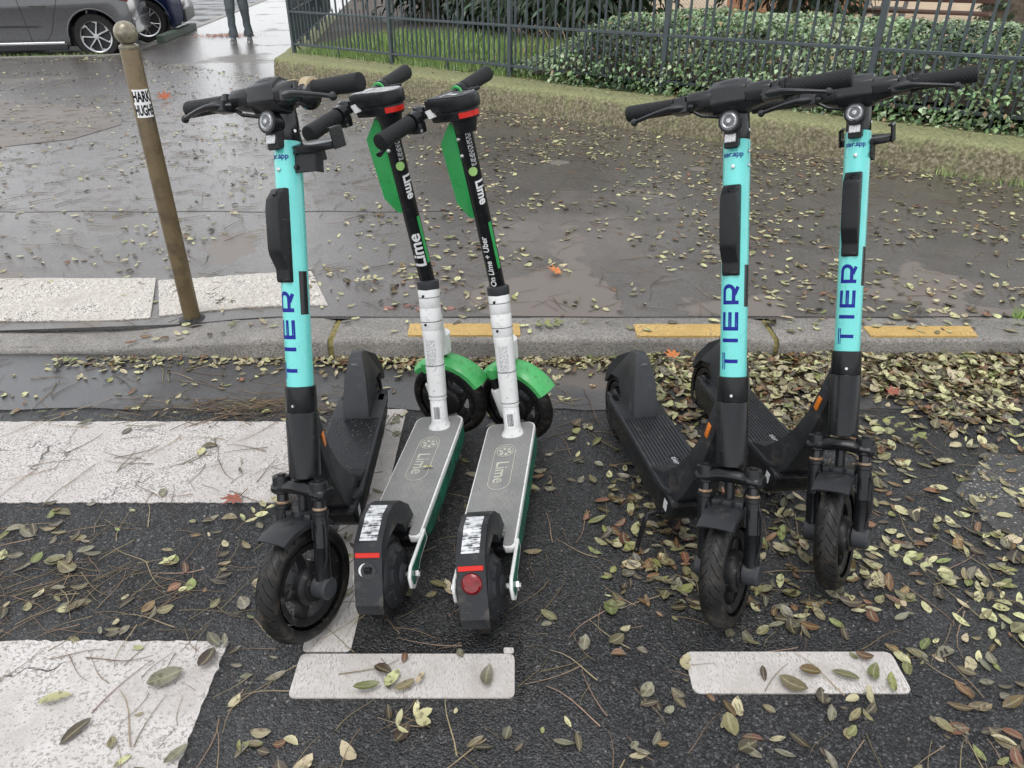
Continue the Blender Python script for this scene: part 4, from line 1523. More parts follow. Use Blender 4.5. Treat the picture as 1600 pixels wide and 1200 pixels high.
    rf = [(-.648, .186, .040), (-.662, .225, .040), (-.700, .300, .034), (-.745, .352, .022), (-.770, .3585, .017), (-.800, .352, .020), (-.870, .300, .038), (-.935, .225, .042), (-.955, .165, .042),
          (-.945, .160, .042), (-.90, .215, .042), (-.82, .24, .042), (-.78, .186, .042)]
    fd = P('rear_mudguard', 'rear_mudguard', lambda: vprism(rf, .005), 'grey_plastic', I4, ang=40)
    Xl = T(-.7285, 0, .3335) @ rot(-R(49), 'Y') @ rot(R(90), 'Z')
    P('logo_dot', 'logo_dot', lambda: flat_disc(.0055, Xl @ T(-.004, .016, .0016)), 'pink', I4, fd)
    P('lettering', 'fender_lines', lambda: flat_lines(Xl @ T(0, 0, .0016)), 'white_print', I4, fd)
    rw = P('rear_wheel', 'rear_rim', lambda: rim_mesh(.070, .020), 'rim_black', T(-.868, 0, .116))
    P('tyre', 'rear_tyre', lambda: tyre_mesh(.116, .027), 'tyre_rubber', I4, rw)
    def stand():
        mb = MB()
        y = -1
        mb.tube([(-.275, y * .05, .118), (-.275, y * .095, .120), (-.272, y * .116, .116), (-.268, y * .126, .100), (-.262, y * .134, .05), (-.258, y * .140, .010), (-.256, y * .141, .004)], [.0065] * 7, 10)
        mb.ball((-.256, y * .141, .0065), .0085, 8)
        return mb
    P('kickstand', 'kickstand', stand, 'black_gloss', I4)
    return root

def flat_disc(r, X):
    return pydata('disc', [tuple(X @ Vector((r * math.cos(k * .3927), r * math.sin(k * .3927), 0))) for k in range(16)], [tuple(range(16))])
def flat_lines(X):
    v = []; f = []
    for i, (y, w) in enumerate(((.004, .018), (-.001, .022), (-.008, .020), (-.013, .016), (-.018, .02))):
        k = len(v)
        v += [tuple(X @ Vector(p)) for p in ((-.011, y, 0), (-.011 + w, y, 0), (-.011 + w, y + .0022, 0), (-.011, y + .0022, 0))]
        f.append((k, k + 1, k + 2, k + 3))
    return pydata('lines', v, f)

teal_scooter('leftmost teal and black scooter with tan tape on its handlebar and raindrops on its deck', (-.4844, 1.3146, -1.5732, -.4879, .0125, .0195), 1)
teal_scooter('teal and black scooter without any phone holder, standing above the right bay mark', (.5334, 1.3522, -1.3848, -.7904, -.0566, -.006), 2)
teal_scooter('rightmost teal and black scooter with a black phone holder behind its stem', (.8439, 1.4786, -1.4123, -.7834, -.0822, -.0287), 3)

# ------------------------------------------------------------------ black, white and green scooters
def green_scooter(label, pose, dst, variant):
    X, Y, hd, ln = pose
    root = thing('electric_scooter', label, 'scooter', T(X, Y, 0) @ rot(hd, 'Z') @ rot(ln, 'X'), 'electric scooters parked in the marked bay')
    st = 1.207 + dst
    I4 = Matrix.Identity(4)
    P = lambda name, key, fn, m, Xm=I4, par=root, label=None, ang=35: link(name, shared('g_' + key, fn, m, ang), None, par, Xm, label)
    fw = Vector((math.cos(st), math.sin(st), 0))
    lf = Vector((-math.sin(st), math.cos(st), 0))
    base, clamp, head = Vector((-.194, -.011, .146)), Vector((-.081, -.032, .595)), Vector((-.184, -.045, 1.142))
    W = T(0, 0, .142) @ rot(st, 'Z')
    # front wheel, fork, green mudguard
    wh = P('front_wheel', 'rim', lambda: rim_mesh(.092, .020), 'rim_black', W)
    P('tyre', 'tyre', lambda: tyre_mesh(.137, .027), 'tyre_rubber', I4, wh)
    P('front_mudguard', 'guard', lambda: sweep_arc(.148, .156, 52, 152, .042, 20, .013, .014), 'fender_green', W, ang=50)
    for s in (-1, 1):
        lg = P('fork_leg', 'leg%d' % s, lambda: MB().tube([(.012, s * .056, -.02), (.014, s * .056, -.01), (.026, s * .058, .085), (.027, s * .058, .09)], [.013, .017, .0185, .016], 18), 'white_plastic', W)
        P('stanchion', 'stan%d' % s, lambda: MB().cyl((.027, s * .058, .088), (.026, s * .058, .16), .0115, 14), 'black_gloss', I4, lg)
        P('cap', 'cap%d' % s, lambda: MB().tube([(.026, s * .058, .132), (.026, s * .058, .148), (.026, s * .058, .165), (.026, s * .058, .170)], [.0165, .019, .018, .012], 18), 'fender_green', I4, lg)
    P('fork_crown', 'crown', lambda: MB().tube([(-.008, 0, .176), (-.009, 0, .182), (-.014, 0, .225), (-.018, 0, .250)], [.024, .029, .030, .029], 24), 'white_plastic', W)
    P('spring', 'spring', lambda: MB().tube([(-.002, 0, .150), (-.008, 0, .178)], [.017, .017], 16), 'black_plastic', W)
    P('fork_tube', 'ftube', lambda: MB().tube([(-.005, 0, .335), (-.02, -.004, .38), (-.052, -.015, .48), (-.070, -.024, .545)], [.028, .031, .030, .026], 24, flat=1.0), 'white_plastic', I4)
    # neck in three white sections
    dn = (clamp - base)
    Ln = dn.length
    zc = dn.normalized(); xc = (Vector((1, 0, 0)) - zc * zc.x).normalized(); yc = zc.cross(xc)
    NX = Matrix(((xc.x, yc.x, zc.x, base.x), (xc.y, yc.y, zc.y, base.y), (xc.z, yc.z, zc.z, base.z), (0, 0, 0, 1)))
    def neck():
        mb = MB()
        rings = []
        for z, a, b in ((-.004, .036, .040), (.006, .034, .036), (.016, .029, .028), (.03, .027, .0255), (.095, .0265, .025), (.0965, .0255, .024), (.098, .0285, .0275), (.20, .0295, .0285),
                        (.29, .0300, .0290), (.31, .0325, .0305), (.318, .0310, .0300), (.320, .0322, .0312), (.385, .0322, .0314), (.387, .0310, .0302), (.389, .0322, .0314), (Ln - .022, .0322, .0318), (Ln - .020, .031, .031)):
            rings.append([(a * math.copysign(abs(math.cos(t)) ** .8, math.cos(t)), b * math.copysign(abs(math.sin(t)) ** .8, math.sin(t)), z) for t in [2 * math.pi * k / 32 for k in range(32)]])
        return mb.loft(rings)
    nk = P('neck', 'neck', neck, 'white_dirty', NX)
    P('clamp_ring', 'ring', lambda: MB().tube([(0, 0, Ln - .021), (0, 0, Ln - .018), (0, 0, Ln + .004), (0, 0, Ln + .008)], [.0315, .0335, .0335, .028], 32), 'grey_plastic', I4, nk)
    for z in (.109, .208, .346, .420):
        ra, rb_ = (.0288, .0278) if z < .15 else (.0299, .0289) if z < .3 else (.0325, .0317)
        P('seam', 'seam%.3f' % z, lambda: MB().tube([(ra * math.copysign(abs(math.cos(t)) ** .8, math.cos(t)), rb_ * math.copysign(abs(math.sin(t)) ** .8, math.sin(t)), z) for t in [2 * math.pi * (k + .5) / 40 for k in range(41)]], .0010, 5, cap=False), 'grey_plastic', I4, nk)
    for z in (.338, .425):
        P('bolt_hole', 'hole%.2f' % z, lambda: MB().tube([(-.0300, .010, z), (-.0326, .0105, z), (-.0328, .0105, z)], [.0045, .0045, .003], 12), 'black_gloss', I4, nk)
    def barcode():
        v = []; f = []
        r = random.Random(3)
        y = -.010
        while y < .010:
            w = r.choice((.0006, .0011, .0016))
            k = len(v)
            v += [(-.0273, y, .035), (-.0273, y + w, .035), (-.0273, y + w, .075), (-.0273, y, .075)]
            f.append((k, k + 1, k + 2, k + 3))
            y += w + r.choice((.0007, .0012))
        return pydata('barcode', v, f)
    P('white_label', 'blab', lambda: pydata('label', [(-.0271, -.013, .028), (-.0271, .013, .028), (-.0271, .013, .088), (-.0271, -.013, .088)], [(0, 1, 2, 3)]), 'white_print', I4, nk)
    P('barcode', 'barcode', barcode, 'black_gloss', I4, nk)
    def printlines():
        v = []; f = []
        r = random.Random(8)
        for i in range(7):
            y = -.013 + i * .0042
            z = .205
            while z < .285:
                h = r.uniform(.004, .016)
                k = len(v)
                v += [(-.0302, y, z), (-.0302, y + .0016, z), (-.0302, y + .0016, z + h), (-.0302, y, z + h)]
                f.append((k, k + 1, k + 2, k + 3))
                z += h + r.uniform(.002, .006)
        return pydata('lines', v, f)
    P('small_print', 'lines', printlines, 'grey_metal', I4, nk)
    # black stem
    dz = (head - clamp); Lb = dz.length
    zc = dz.normalized(); xc = (fw - zc * fw.dot(zc)).normalized(); yc = zc.cross(xc)
    B = Matrix(((xc.x, yc.x, zc.x, clamp.x), (xc.y, yc.y, zc.y, clamp.y), (xc.z, yc.z, zc.z, clamp.z), (0, 0, 0, 1)))
    K = '%d' % variant
    stem = link('stem', shared('g_stem', lambda: MB().tube([(0, 0, -.02), (0, 0, Lb - .075), (0, 0, Lb - .05), (0, 0, Lb - .03)], [.0232, .0232, .0245, .027], 36), 'black_satin'), None, root, B)
    az = 1.98
    def lettering(key, fn, m):
        return link('lettering', shared('g_' + key + K, fn, m), None, stem, None)
    if variant == 1:
        lettering('big', lambda: wrap_text('Lime', .056, .0236, .070, az - .15, 'up', .0014, .9), 'white_print')
    else:
        lettering('big', lambda: wrap_text('On Lime + Uber', .0245, .0236, .020, az - .2, 'up', .0005), 'white_print')
    lettering('small', lambda: wrap_text('Lime', .036, .0236, .352, az + .86, 'down', .0012), 'white_print')
    def logo():
        v = [(.0239 * math.cos(az + .35), .0239 * math.sin(az + .35), .380)]
        f = []
        for q in (.5, 1.0):
            for k in range(20):
                a = az + .35 + .52 * q * math.cos(k * .31416)
                v.append((.0239 * math.cos(a), .0239 * math.sin(a), .380 + .0125 * q * math.sin(k * .31416)))
        for k in range(20):
            f.append((0, 1 + k, 1 + (k + 1) % 20)); f.append((1 + k, 21 + k, 21 + (k + 1) % 20, 1 + (k + 1) % 20))
        return pydata('disc', v, f)
    link('round_logo', shared('g_rlogo', logo, 'light_green'), None, stem)
    link('green_decal', shared('g_decal', lambda: band(.0237, .075, .225, az + .80, az + 1.30), 'lime_green'), None, stem)
    def marks():
        v = []; f = []
        r = random.Random(5)
        for i in range(4):
            a = az + .38 + i * .17
            z = .395
            while z < .49:
                h = r.uniform(.003, .011)
                k = len(v)
                v += [(.0237 * math.cos(a), .0237 * math.sin(a), z), (.0237 * math.cos(a + .07), .0237 * math.sin(a + .07), z), (.0237 * math.cos(a + .07), .0237 * math.sin(a + .07), z + h), (.0237 * math.cos(a), .0237 * math.sin(a), z + h)]
                f.append((k, k + 1, k + 2, k + 3))
                z += h + r.uniform(.002, .005)
        return pydata('marks', v, f)
    link('small_print', shared('g_marks', marks, 'white_print'), None, stem)
    for z in (.425, .47):
        a = az - .55
        link('bolt', shared('g_bolt%.2f' % z, lambda: MB().ball((.0240 * math.cos(a), .0240 * math.sin(a), z), .0062, 10), 'steel'), None, stem)
    def cover():
        mb = vprism([(.010, .238, .017), (.032, .242, .019), (.0600, .285, .021), (.0665, .455, .021), (.030, .508, .018), (.010, .510, .017)], .0035)
        return mb
    link('battery_cover', shared('g_cover', cover, 'lime_green'), None, root, B @ rot(.10, 'Z'))
    # display head and bar
    HX = Matrix(((fw.x, lf.x, 0, head.x), (fw.y, lf.y, 0, head.y), (0, 0, 1, 0), (0, 0, 0, 1)))
    def outline(r, f0, n=18):
        P_ = [(f0, -r), (f0, r)]
        for k in range(n + 1):
            a = R(90 + 180 * k / n)
            P_.append((-.012 + r * 1.05 * math.cos(a), r * math.sin(a)))
        return P_
    def headbody():
        mb = MB()
        mb.prism(outline(.047, .070)[::-1], 1.128, 1.160, .006, 2, 'z')
        mb.prism(outline(.040, .062)[::-1], 1.102, 1.130, .006, 2, 'z')
        mb.tube([(-.012, 0, 1.070), (-.012, 0, 1.085), (-.010, 0, 1.106)], [.026, .030, .037], 24)
        for s in (-1, 1):
            mb.cyl((.02, s * .039, 1.112), (.02, s * .0425, 1.112), .004, 10)
        return mb
    hb = P('display_head', 'headbody', headbody, 'black_plastic', HX)
    def plate():
        return MB().prism(outline(.041, .063)[::-1], 1.1595, 1.1625, .001, 1, 'z')
    link('top_plate', shared('g_plate' + K, plate, 'silver_sticker' if variant == 1 else 'grey_plastic'), None, hb, None, 'peeling pale top plate' if variant == 1 else None)
    if variant == 2:
        def icons():
            v = []; f = []
            for (x0, y0, w, h) in ((-.03, -.028, .003, .016), (-.03, -.020, .003, .016), (-.03, -.012, .003, .016), (-.012, .002, .018, .012), (.010, -.004, .016, .008), (.03, -.03, .004, .055), (-.034, -.036, .006, .005)):
                k = len(v)
                v += [(x0, y0, 1.1630), (x0 + w, y0, 1.1630), (x0 + w, y0 + h, 1.1630), (x0, y0 + h, 1.1630)]
                f.append((k, k + 1, k + 2, k + 3))
            return pydata('icons', v, f)
        link('icons', shared('g_icons', icons, 'white_print'), None, hb)
    else:
        link('black_slot', shared('g_slot', lambda: pydata('slot', [(.02, -.012, 1.163), (.03, -.012, 1.163), (.03, .026, 1.163), (.02, .026, 1.163)], [(0, 1, 2, 3)]), 'black_gloss'), None, hb)
    P('red_reflector', 'redstrip', lambda: pydata_solid_band(-.012, .0425, .0405, 1.109, 1.1225, R(112), R(200)), 'red_plastic', I4, hb)
    bz = 1.132
    tl = .033 / .235
    def bp(y, f=.065, z=0):
        return (f, y, bz + .008 - tl * y + z)
    P('handlebar', 'bar', lambda: MB().tube([bp(-.13), bp(-.03), bp(.03), bp(.13)], .0135, 16), 'black_satin', HX)
    for s in (-1, 1):
        hbar = P('grip', 'grip%d' % s, lambda: MB().tube([bp(s * .118), bp(s * .120), bp(s * .20), bp(s * .233), bp(s * .237), bp(s * .239)], [.0165, .0190, .0195, .0205, .0195, .0150], 24), 'black_plastic' if False else 'grip', HX)
    def bracket():
        mb = MB()
        mb.tube([bp(.088), bp(.089), bp(.112), bp(.113)], [.016, .0205, .0205, .016], 20)
        mb.box((.068, .096, bz - .012 - tl * .096), (.045, .030, .028), .006, 2)
        mb.tube([bp(.072, .08, -.012), bp(.10, .098, -.02), bp(.14, .105, -.027), bp(.185, .104, -.033), bp(.215, .100, -.037)], [.007, .010, .0085, .0075, .009], 12, flat=.7)
        return mb
    P('brake_lever', 'lever', bracket, 'black_satin', HX)
    P('screw', 'scr', lambda: MB().cyl((.052, .105, bz - .018 - tl * .1), (.044, .105, bz - .018 - tl * .1), .004, 10), 'steel', HX)
    P('throttle', 'throt', lambda: MB().tube([bp(-.092), bp(-.094), bp(-.112), bp(-.114)], [.016, .020, .020, .016], 20).tube([bp(-.108, .060, -.005), bp(-.118, .032, -.006), bp(-.13, .020, -.004)], [.010, .007, .004], 10), 'black_plastic', HX)
    P('green_mark', 'gm', lambda: MB().tube([bp(-.084), bp(-.0845), bp(-.0905), bp(-.091)], [.014, .0185, .0185, .014], 20), 'fender_green', HX)
    P('white_sticker', 'qs', lambda: MB().box((.048, .052, bz + .004 - tl * .052), (.002, .034, .022), .0005, rot=Matrix.Rotation(.5, 3, 'Y')), 'sticker', HX)
    P('bell', 'bell', lambda: MB().tube([(.066, .075, bz + .008), (.066, .075, bz + .018), (.066, .075, bz + .022)], [.016, .015, .008], 18), 'black_gloss', HX)
    # deck
    def dk_outline(h, f0, r0, rr=.03):
        P_ = []
        for k in range(7):
            a = R(k * 15)
            P_.append((f0 - rr + rr * math.cos(a), h - rr + rr * math.sin(a)))
        P_ += [(-.655, h), (-.665, h - .012), (-.668, .052), (-.668, -.040), (-.672, -.046), (r0 + .008, -.046), (r0, -.052), (r0, -h + .006), (r0 + .008, -h)]
        for k in range(7):
            a = R(-90 + k * 15)
            P_.append((f0 - rr + rr * math.cos(a), -h + rr + rr * math.sin(a)))
        return P_
    deck = P('deck', 'deckrim', lambda: MB().prism(dk_outline(.0785, -.134, -.728)[::-1], .134, .1515, .003, 2, 'z'), 'white_dirty')
    P('deck_mat', 'deckmat', lambda: MB().prism(dk_outline(.0735, -.140, -.720)[::-1], .1505, .1545, .0008, 1, 'z'), 'deck_grey', I4, deck)
    def studs():
        mb = MB()
        x = -.165
        j = 0
        while x > -.655:
            for k in range(9):
                y = -.062 + .0155 * k + (.0077 if j % 2 else 0)
                if abs(y) < .039 and -.53 < x < -.262 and x > -.495: continue
                if x > -.24 and abs(y) < .045: continue
                if abs(y) < .067:
                    mb.raw([(x - .004, y - .0014, .1545), (x + .004, y - .0014, .1545), (x + .004, y + .0014, .1545), (x - .004, y + .0014, .1545), (x - .003, y, .1557), (x + .003, y, .1557)],
                           [(0, 1, 5, 4), (2, 3, 4, 5), (1, 2, 5), (3, 0, 4)])
            x -= .0135; j += 1
        return mb
    sd = P('studs', 'studs', studs, 'deck_grey', I4, deck)
    sd['kind'] = 'stuff'
    def pill():
        mb = MB()
        ring = []
        a0, a1, h = -.296, -.455, .032
        for k in range(13):
            t = R(-90 + 15 * k); ring.append((a0 + h * math.cos(t), h * math.sin(t), .1550))
        for k in range(13):
            t = R(90 + 15 * k); ring.append((a1 + h * math.cos(t), h * math.sin(t), .1550))
        mb.tube(ring + [ring[0]], .0011, 5, cap=False)
        ring = [(-.300 + .025 * math.cos(R(15 * k)), .025 * math.sin(R(15 * k)), .1550) for k in range(25)]
        mb.tube(ring, .0013, 5, cap=False)
        for k in range(6):
            a = R(60 * k + 15)
            v = []
            for (r_, da) in ((.005, 0), (.018, -.36), (.0205, 0), (.018, .36)):
                v.append((-.300 + r_ * math.cos(a + da), r_ * math.sin(a + da), .1552))
            mb.raw(v, [(0, 1, 2, 3)])
        return mb
    P('round_logo', 'pill', pill, 'deck_print', I4, deck)
    P('lettering', 'decktext', lambda: flat_text('Lime', .054, T(-.405, 0, .1551) @ rot(math.pi, 'Z'), .0004), 'deck_print', I4, deck)
    def skirt():
        mb = MB()
        mb.prism([(-.150, .134), (-.155, .095), (-.185, .078), (-.62, .078), (-.70, .095), (-.715, .134)], -.0755, .0755, .005, 2)
        for s in (-1, 1):
            for x in (-.30, -.48, -.60):
                mb.cyl((x, s * .075, .118), (x, s * .0775, .118), .004, 8)
        return mb
    sk = P('battery_case', 'skirt', skirt, 'black_plastic', I4)
    for s in (-1, 1):
        P('side_panel', 'spanel%d' % s, lambda: MB().prism([(-.160, .131), (-.168, .098), (-.20, .084), (-.60, .084), (-.665, .100), (-.670, .131)], s * .0752, s * .0772, .001), 'dark_green', I4, sk)
    P('underside', 'under', lambda: MB().prism([(-.19, .079), (-.20, .066), (-.60, .066), (-.64, .079)], -.060, .060, .004), 'black_plastic', I4)
    # rear wheel, mudguard, arms
    rw = P('rear_wheel', 'rrim', lambda: rear_motor(), 'dark_grey', T(-.818, 0, .110))
    P('tyre', 'rtyre', lambda: tyre_mesh(.108, .0255), 'tyre_rubber', I4, rw)
    hw = .0355
    prof = [(-.640, .156, hw), (-.655, .205, hw), (-.700, .252, hw), (-.745, .275, hw), (-.790, .278, hw), (-.862, .254, hw), (-.874, .243, hw), (-.935, .128, hw), (-.945, .100, hw * .9), (-.930, .096, hw * .9),
            (-.920, .128, hw * .9), (-.930, .170, hw * .9), (-.905, .215, hw), (-.865, .225, hw), (-.78, .232, hw), (-.735, .205, hw), (-.715, .158, hw)]
    rear = [(-.640, .156, hw), (-.656, .204, hw), (-.700, .250, hw), (-.745, .273, hw), (-.788, .277, hw), (-.862, .252, hw), (-.8745, .238, hw), (-.943, .130, hw), (-.946, .104, hw * .92),
            (-.938, .104, hw * .92), (-.9365, .130, hw * .95), (-.915, .165, hw), (-.872, .207, hw), (-.81, .226, hw), (-.752, .218, hw), (-.722, .190, hw), (-.712, .158, hw)]
    fd = P('rear_mudguard', 'rearguard', lambda: vprism(rear, .010), 'dark_grey', T(0, -.005, 0), ang=25)
    def onslope(p, q, off, w0, w1, t0, t1):
        p, q = Vector(p), Vector(q)
        d = (q - p); nrm = Vector((-d.y, d.x)).normalized()
        if nrm.y < 0: nrm = -nrm
        a = p + d * t0 + nrm * off; b = p + d * t1 + nrm * off
        return [(a.x, w0, a.y), (a.x, w1, a.y), (b.x, w1, b.y), (b.x, w0, b.y)]
    P('silver_sticker', 'slv', lambda: pydata('sticker', onslope((-.788, .277), (-.862, .252), .0012, -.026, .026, -.55, .95), [(0, 1, 2, 3)]) if False else
      pydata('sticker', onslope((-.745, .273), (-.788, .277), .0012, -.022, .022, .1, 1.0) + onslope((-.788, .277), (-.862, .252), .0012, -.022, .022, 0.0, .93), [(0, 1, 2, 3), (4, 5, 6, 7)]), 'worn_sticker', I4, fd)
    p0, p1 = (-.8745, .238), (-.943, .130)
    def chip(t0, t1, w, th):
        a = Vector(p0).lerp(Vector(p1), t0); b = Vector(p0).lerp(Vector(p1), t1)
        n = Vector((p1[1] - p0[1], -(p1[0] - p0[0]))).normalized()
        if n.x > 0: n = -n
        return MB().prism([tuple(a - n * .004), tuple(b - n * .004), tuple(b + n * th), tuple(a + n * th)], -w, w, .001)
    P('red_reflector', 'redbar', lambda: chip(.035, .125, .0305, .003), 'red_plastic', I4, fd)
    cpt = Vector(p0).lerp(Vector(p1), .36)
    n = Vector((p1[1] - p0[1], -(p1[0] - p0[0]))).normalized()
    if n.x > 0: n = -n
    cx_, cz_ = cpt
    if variant == 2:
        link('tail_light', shared('g_tail', lambda: MB().tube([(cx_ - n.x * .002, 0, cz_), (cx_ + n.x * .004, 0, cz_ + n.y * .004), (cx_ + n.x * .009, 0, cz_ + n.y * .009), (cx_ + n.x * .0105, 0, cz_ + n.y * .0105)], [.0250, .0242, .0185, .009], 26), 'red_lens'), None, fd)
        link('lens_glint', shared('g_tailc', lambda: MB().tube([(cx_ + n.x * .009, .004, cz_ + n.y * .009), (cx_ + n.x * .0112, .004, cz_ + n.y * .0112)], [.007, .0055], 12), 'red_lens'), None, fd)
    else:
        link('broken_light', shared('g_hole', lambda: MB().tube([(cx_, 0, cz_), (cx_ + n.x * .0022, 0, cz_ + n.y * .0022)], [.0205, .0205], 24), 'black_gloss'), None, fd, None, 'empty round socket of the missing tail light')
        link('socket_rim', shared('g_crescent', lambda: MB().tube([(cx_ + n.x * .0018 + .020 * math.cos(a) * (p1[0] - p0[0]) / .1376, .020 * math.sin(a), cz_ + n.y * .0018 + .020 * math.cos(a) * (p1[1] - p0[1]) / .1376) for a in [R(45 + k * 9) for k in range(14)]],
                                                           [.0004, .001, .002, .0026, .003, .0032, .0032, .0032, .003, .0026, .002, .0016, .001, .0004], 8), 'white_plastic'), None, fd)
        link('bulb_holder', shared('g_bulb', lambda: MB().box((cx_ + n.x * .004, 0, cz_ + n.y * .004), (.006, .018, .016), .001).box((cx_ + n.x * .006, .004, cz_ + n.y * .006 - .002), (.006, .006, .010), .001), 'black_plastic'), None, fd)
    for s in (-1, 1):
        ya = -.080 if s < 0 else .0620
        def arm():
            y = ya
            mb = MB().prism([(-.690, .150), (-.735, .150), (-.790, .150), (-.832, .150), (-.856, .134), (-.860, .104), (-.842, .086), (-.822, .090), (-.77, .112), (-.690, .118)], y - .004, y + .004, .002)
            return mb
        ar = P('rear_arm', 'arm%d' % s, arm, 'white_dirty')
        P('green_panel', 'armg%d' % s, lambda: MB().prism([(-.700, .143), (-.785, .143), (-.835, .143), (-.849, .128), (-.848, .106), (-.838, .098), (-.77, .120), (-.700, .126)], ya + s * .0042 - .0008, ya + s * .0042 + .0008, 0), 'dark_green', I4, ar)
        P('axle_nut', 'nut%d' % s, lambda: MB().cyl((-.820, s * .056, .112), (-.820, ya + s * .018, .112), .008, 10, .002).tube([(-.820, ya + s * .006, .112), (-.820, ya + s * .0135, .112)], [.0135, .0135], 6), 'steel', I4, ar)
    P('kickstand', 'stand', lambda: MB().tube([(-.36, .06, .07), (-.365, .10, .055), (-.38, .145, .012), (-.40, .15, .006)], .007, 10), 'black_gloss')
    return root

def rear_motor():
    mb = MB()
    mb.lathe([(0, -.062), (.020, -.062), (.024, -.058), (.030, -.050), (.060, -.046), (.066, -.040), (.074, -.036), (.080, -.030), (.084, -.020), (.084, .020), (.080, .030), (.074, .036), (.066, .040), (.060, .046), (.030, .050), (.024, .058), (.02, .062), (0, .062)], 44, 'y')
    for k in range(9):
        a = 2 * math.pi * k / 9
        mb.cyl((.063 * math.cos(a), -.040, .063 * math.sin(a)), (.063 * math.cos(a), -.046, .063 * math.sin(a)), .004, 8)
    return mb

def pydata_solid_band(cx, r1, r0, z0, z1, a0, a1, n=14):
    v = []; f = []
    for i in range(n + 1):
        a = a0 + (a1 - a0) * i / n
        c, s = math.cos(a), math.sin(a)
        v += [(cx + r1 * c, r1 * s, z0), (cx + r1 * c, r1 * s, z1), (cx + r0 * c, r0 * s, z1), (cx + r0 * c, r0 * s, z0)]
        if i:
            k = 4 * i
            for j in range(4):
                f.append((k - 4 + j, k + j, k + (j + 1) % 4, k - 4 + (j + 1) % 4))
    f += [(3, 2, 1, 0), (4 * n, 4 * n + 1, 4 * n + 2, 4 * n + 3)]
    return pydata('band', v, f, 40)

green_scooter('black and white scooter with green cover and an empty tail light socket', (-.192, 2.190, 1.433, -.142), .079, 1)
green_scooter('black and white scooter with green cover and a round red tail light', (.042, 2.150, 1.455, -.180), -.103, 2)

# ------------------------------------------------------------------ bollard
bx, by = -1.404, 2.985
bzz = zpave(bx, by)
bol = thing('bollard', 'slim brown metal bollard with a ball top and a lettered sticker beside the tactile strip', 'bollard', T(bx, by, bzz))
def bpost():
    return MB().tube([(0, 0, -.03), (0, 0, .02), (0, 0, .55), (0, 0, 1.085), (0, 0, 1.092)], [.0355, .0355, .0350, .0345, .032], 36)
bt = link('post', bpost(), 'bollard', bol)
link('collar', MB().tube([(0, 0, 1.089), (0, 0, 1.094), (0, 0, 1.102), (0, 0, 1.108)], [.033, .0355, .0345, .026], 30), 'bollard_ball', bol)
link('ball', MB().ball((0, 0, 1.144), .0405, 28), 'bollard_ball', bol)
link('foot_collar', MB().tube([(0, 0, -.01), (0, 0, .006), (0, 0, .016)], [.060, .054, .039], 24), 'tar', bol)
azb = math.atan2(-by, -bx) + .10
stk = link('sticker', band(.0352, .855, .955, azb - .95, azb + .92, 16), 'white_print', bol)
link('lettering', wrap_text('HARK', .0500, .0355, .930, azb + .02, 'across', .0022, 0.50), 'black_gloss', stk)
link('lettering', wrap_text('HUGHE', .0500, .0355, .881, azb + .02, 'across', .0022, 0.42), 'black_gloss', stk)

# ------------------------------------------------------------------ vegetation
import numpy as np
rng = np.random.default_rng(5)

def rot_many(yaw, pitch, roll):
    cy, sy, cp, sp, cr, sr = np.cos(yaw), np.sin(yaw), np.cos(pitch), np.sin(pitch), np.cos(roll), np.sin(roll)
    n = len(yaw)
    Mx = np.empty((n, 3, 3))
    Mx[:, 0, 0] = cy * cp; Mx[:, 0, 1] = cy * sp * sr - sy * cr; Mx[:, 0, 2] = cy * sp * cr + sy * sr
    Mx[:, 1, 0] = sy * cp; Mx[:, 1, 1] = sy * sp * sr + cy * cr; Mx[:, 1, 2] = sy * sp * cr - cy * sr
    Mx[:, 2, 0] = -sp; Mx[:, 2, 1] = cp * sr; Mx[:, 2, 2] = cp * cr
    return Mx

def np_mesh(name, V, F, mats, midx=None, smooth_=True):
    """V (n,3); F list of (faces array k-gon)"""
    me = bpy.data.meshes.new(name)
    F = np.asarray(F)
    k = F.shape[1]
    me.vertices.add(len(V)); me.loops.add(F.size); me.polygons.add(len(F))
    me.vertices.foreach_set('co', np.asarray(V, dtype=np.float32).ravel())
    me.loops.foreach_set('vertex_index', F.astype(np.int32).ravel())
    me.polygons.foreach_set('loop_start', np.arange(0, F.size, k, dtype=np.int32))
    if smooth_:
        me.polygons.foreach_set('use_smooth', np.ones(len(F), dtype=bool))
    for m in mats:
        me.materials.append(M[m] if isinstance(m, str) else m)
    if midx is not None:
        me.polygons.foreach_set('material_index', np.asarray(midx, dtype=np.int32))
    me.update(calc_edges=True)
    return me

def scatter(name, tv, tf, pos, yaw, pitch, roll, scale, mats, mi):
    tv = np.asarray(tv, float); tf = np.asarray(tf)
    n = len(pos)
    Mx = rot_many(yaw, pitch, roll)
    V = np.einsum('nij,vj->nvi', Mx, tv) * np.asarray(scale)[:, None, None] + np.asarray(pos)[:, None, :]
    F = tf[None] + (np.arange(n) * len(tv))[:, None, None]
    return np_mesh(name, V.reshape(-1, 3), F.reshape(-1, tf.shape[1]), mats, np.repeat(mi, len(tf)))

LEAF5 = ([(0, 0, 0), (.38, -.30, .05), (.38, 0, -.03), (.38, .30, .05), (.75, -.20, .02), (.75, 0, -.05), (.75, .20, .02), (1, 0, -.12)],
         [(0, 1, 2, 2), (0, 2, 3, 3), (1, 4, 5, 2), (2, 5, 6, 3), (4, 7, 5, 5), (5, 7, 6, 6)])
LEAF_T = ([(0, 0, 0), (.40, -.30, .06), (.42, 0, -.03), (.40, .30, .06), (1, 0, -.12)], [(0, 1, 2), (0, 2, 3), (1, 4, 2), (2, 4, 3)])

def to_world(s, q, z):
    x = C0.x + DV.x * s - NV.x * q
    y = C0.y + DV.y * s - NV.y * q
    return np.stack([x, y, z], 1)

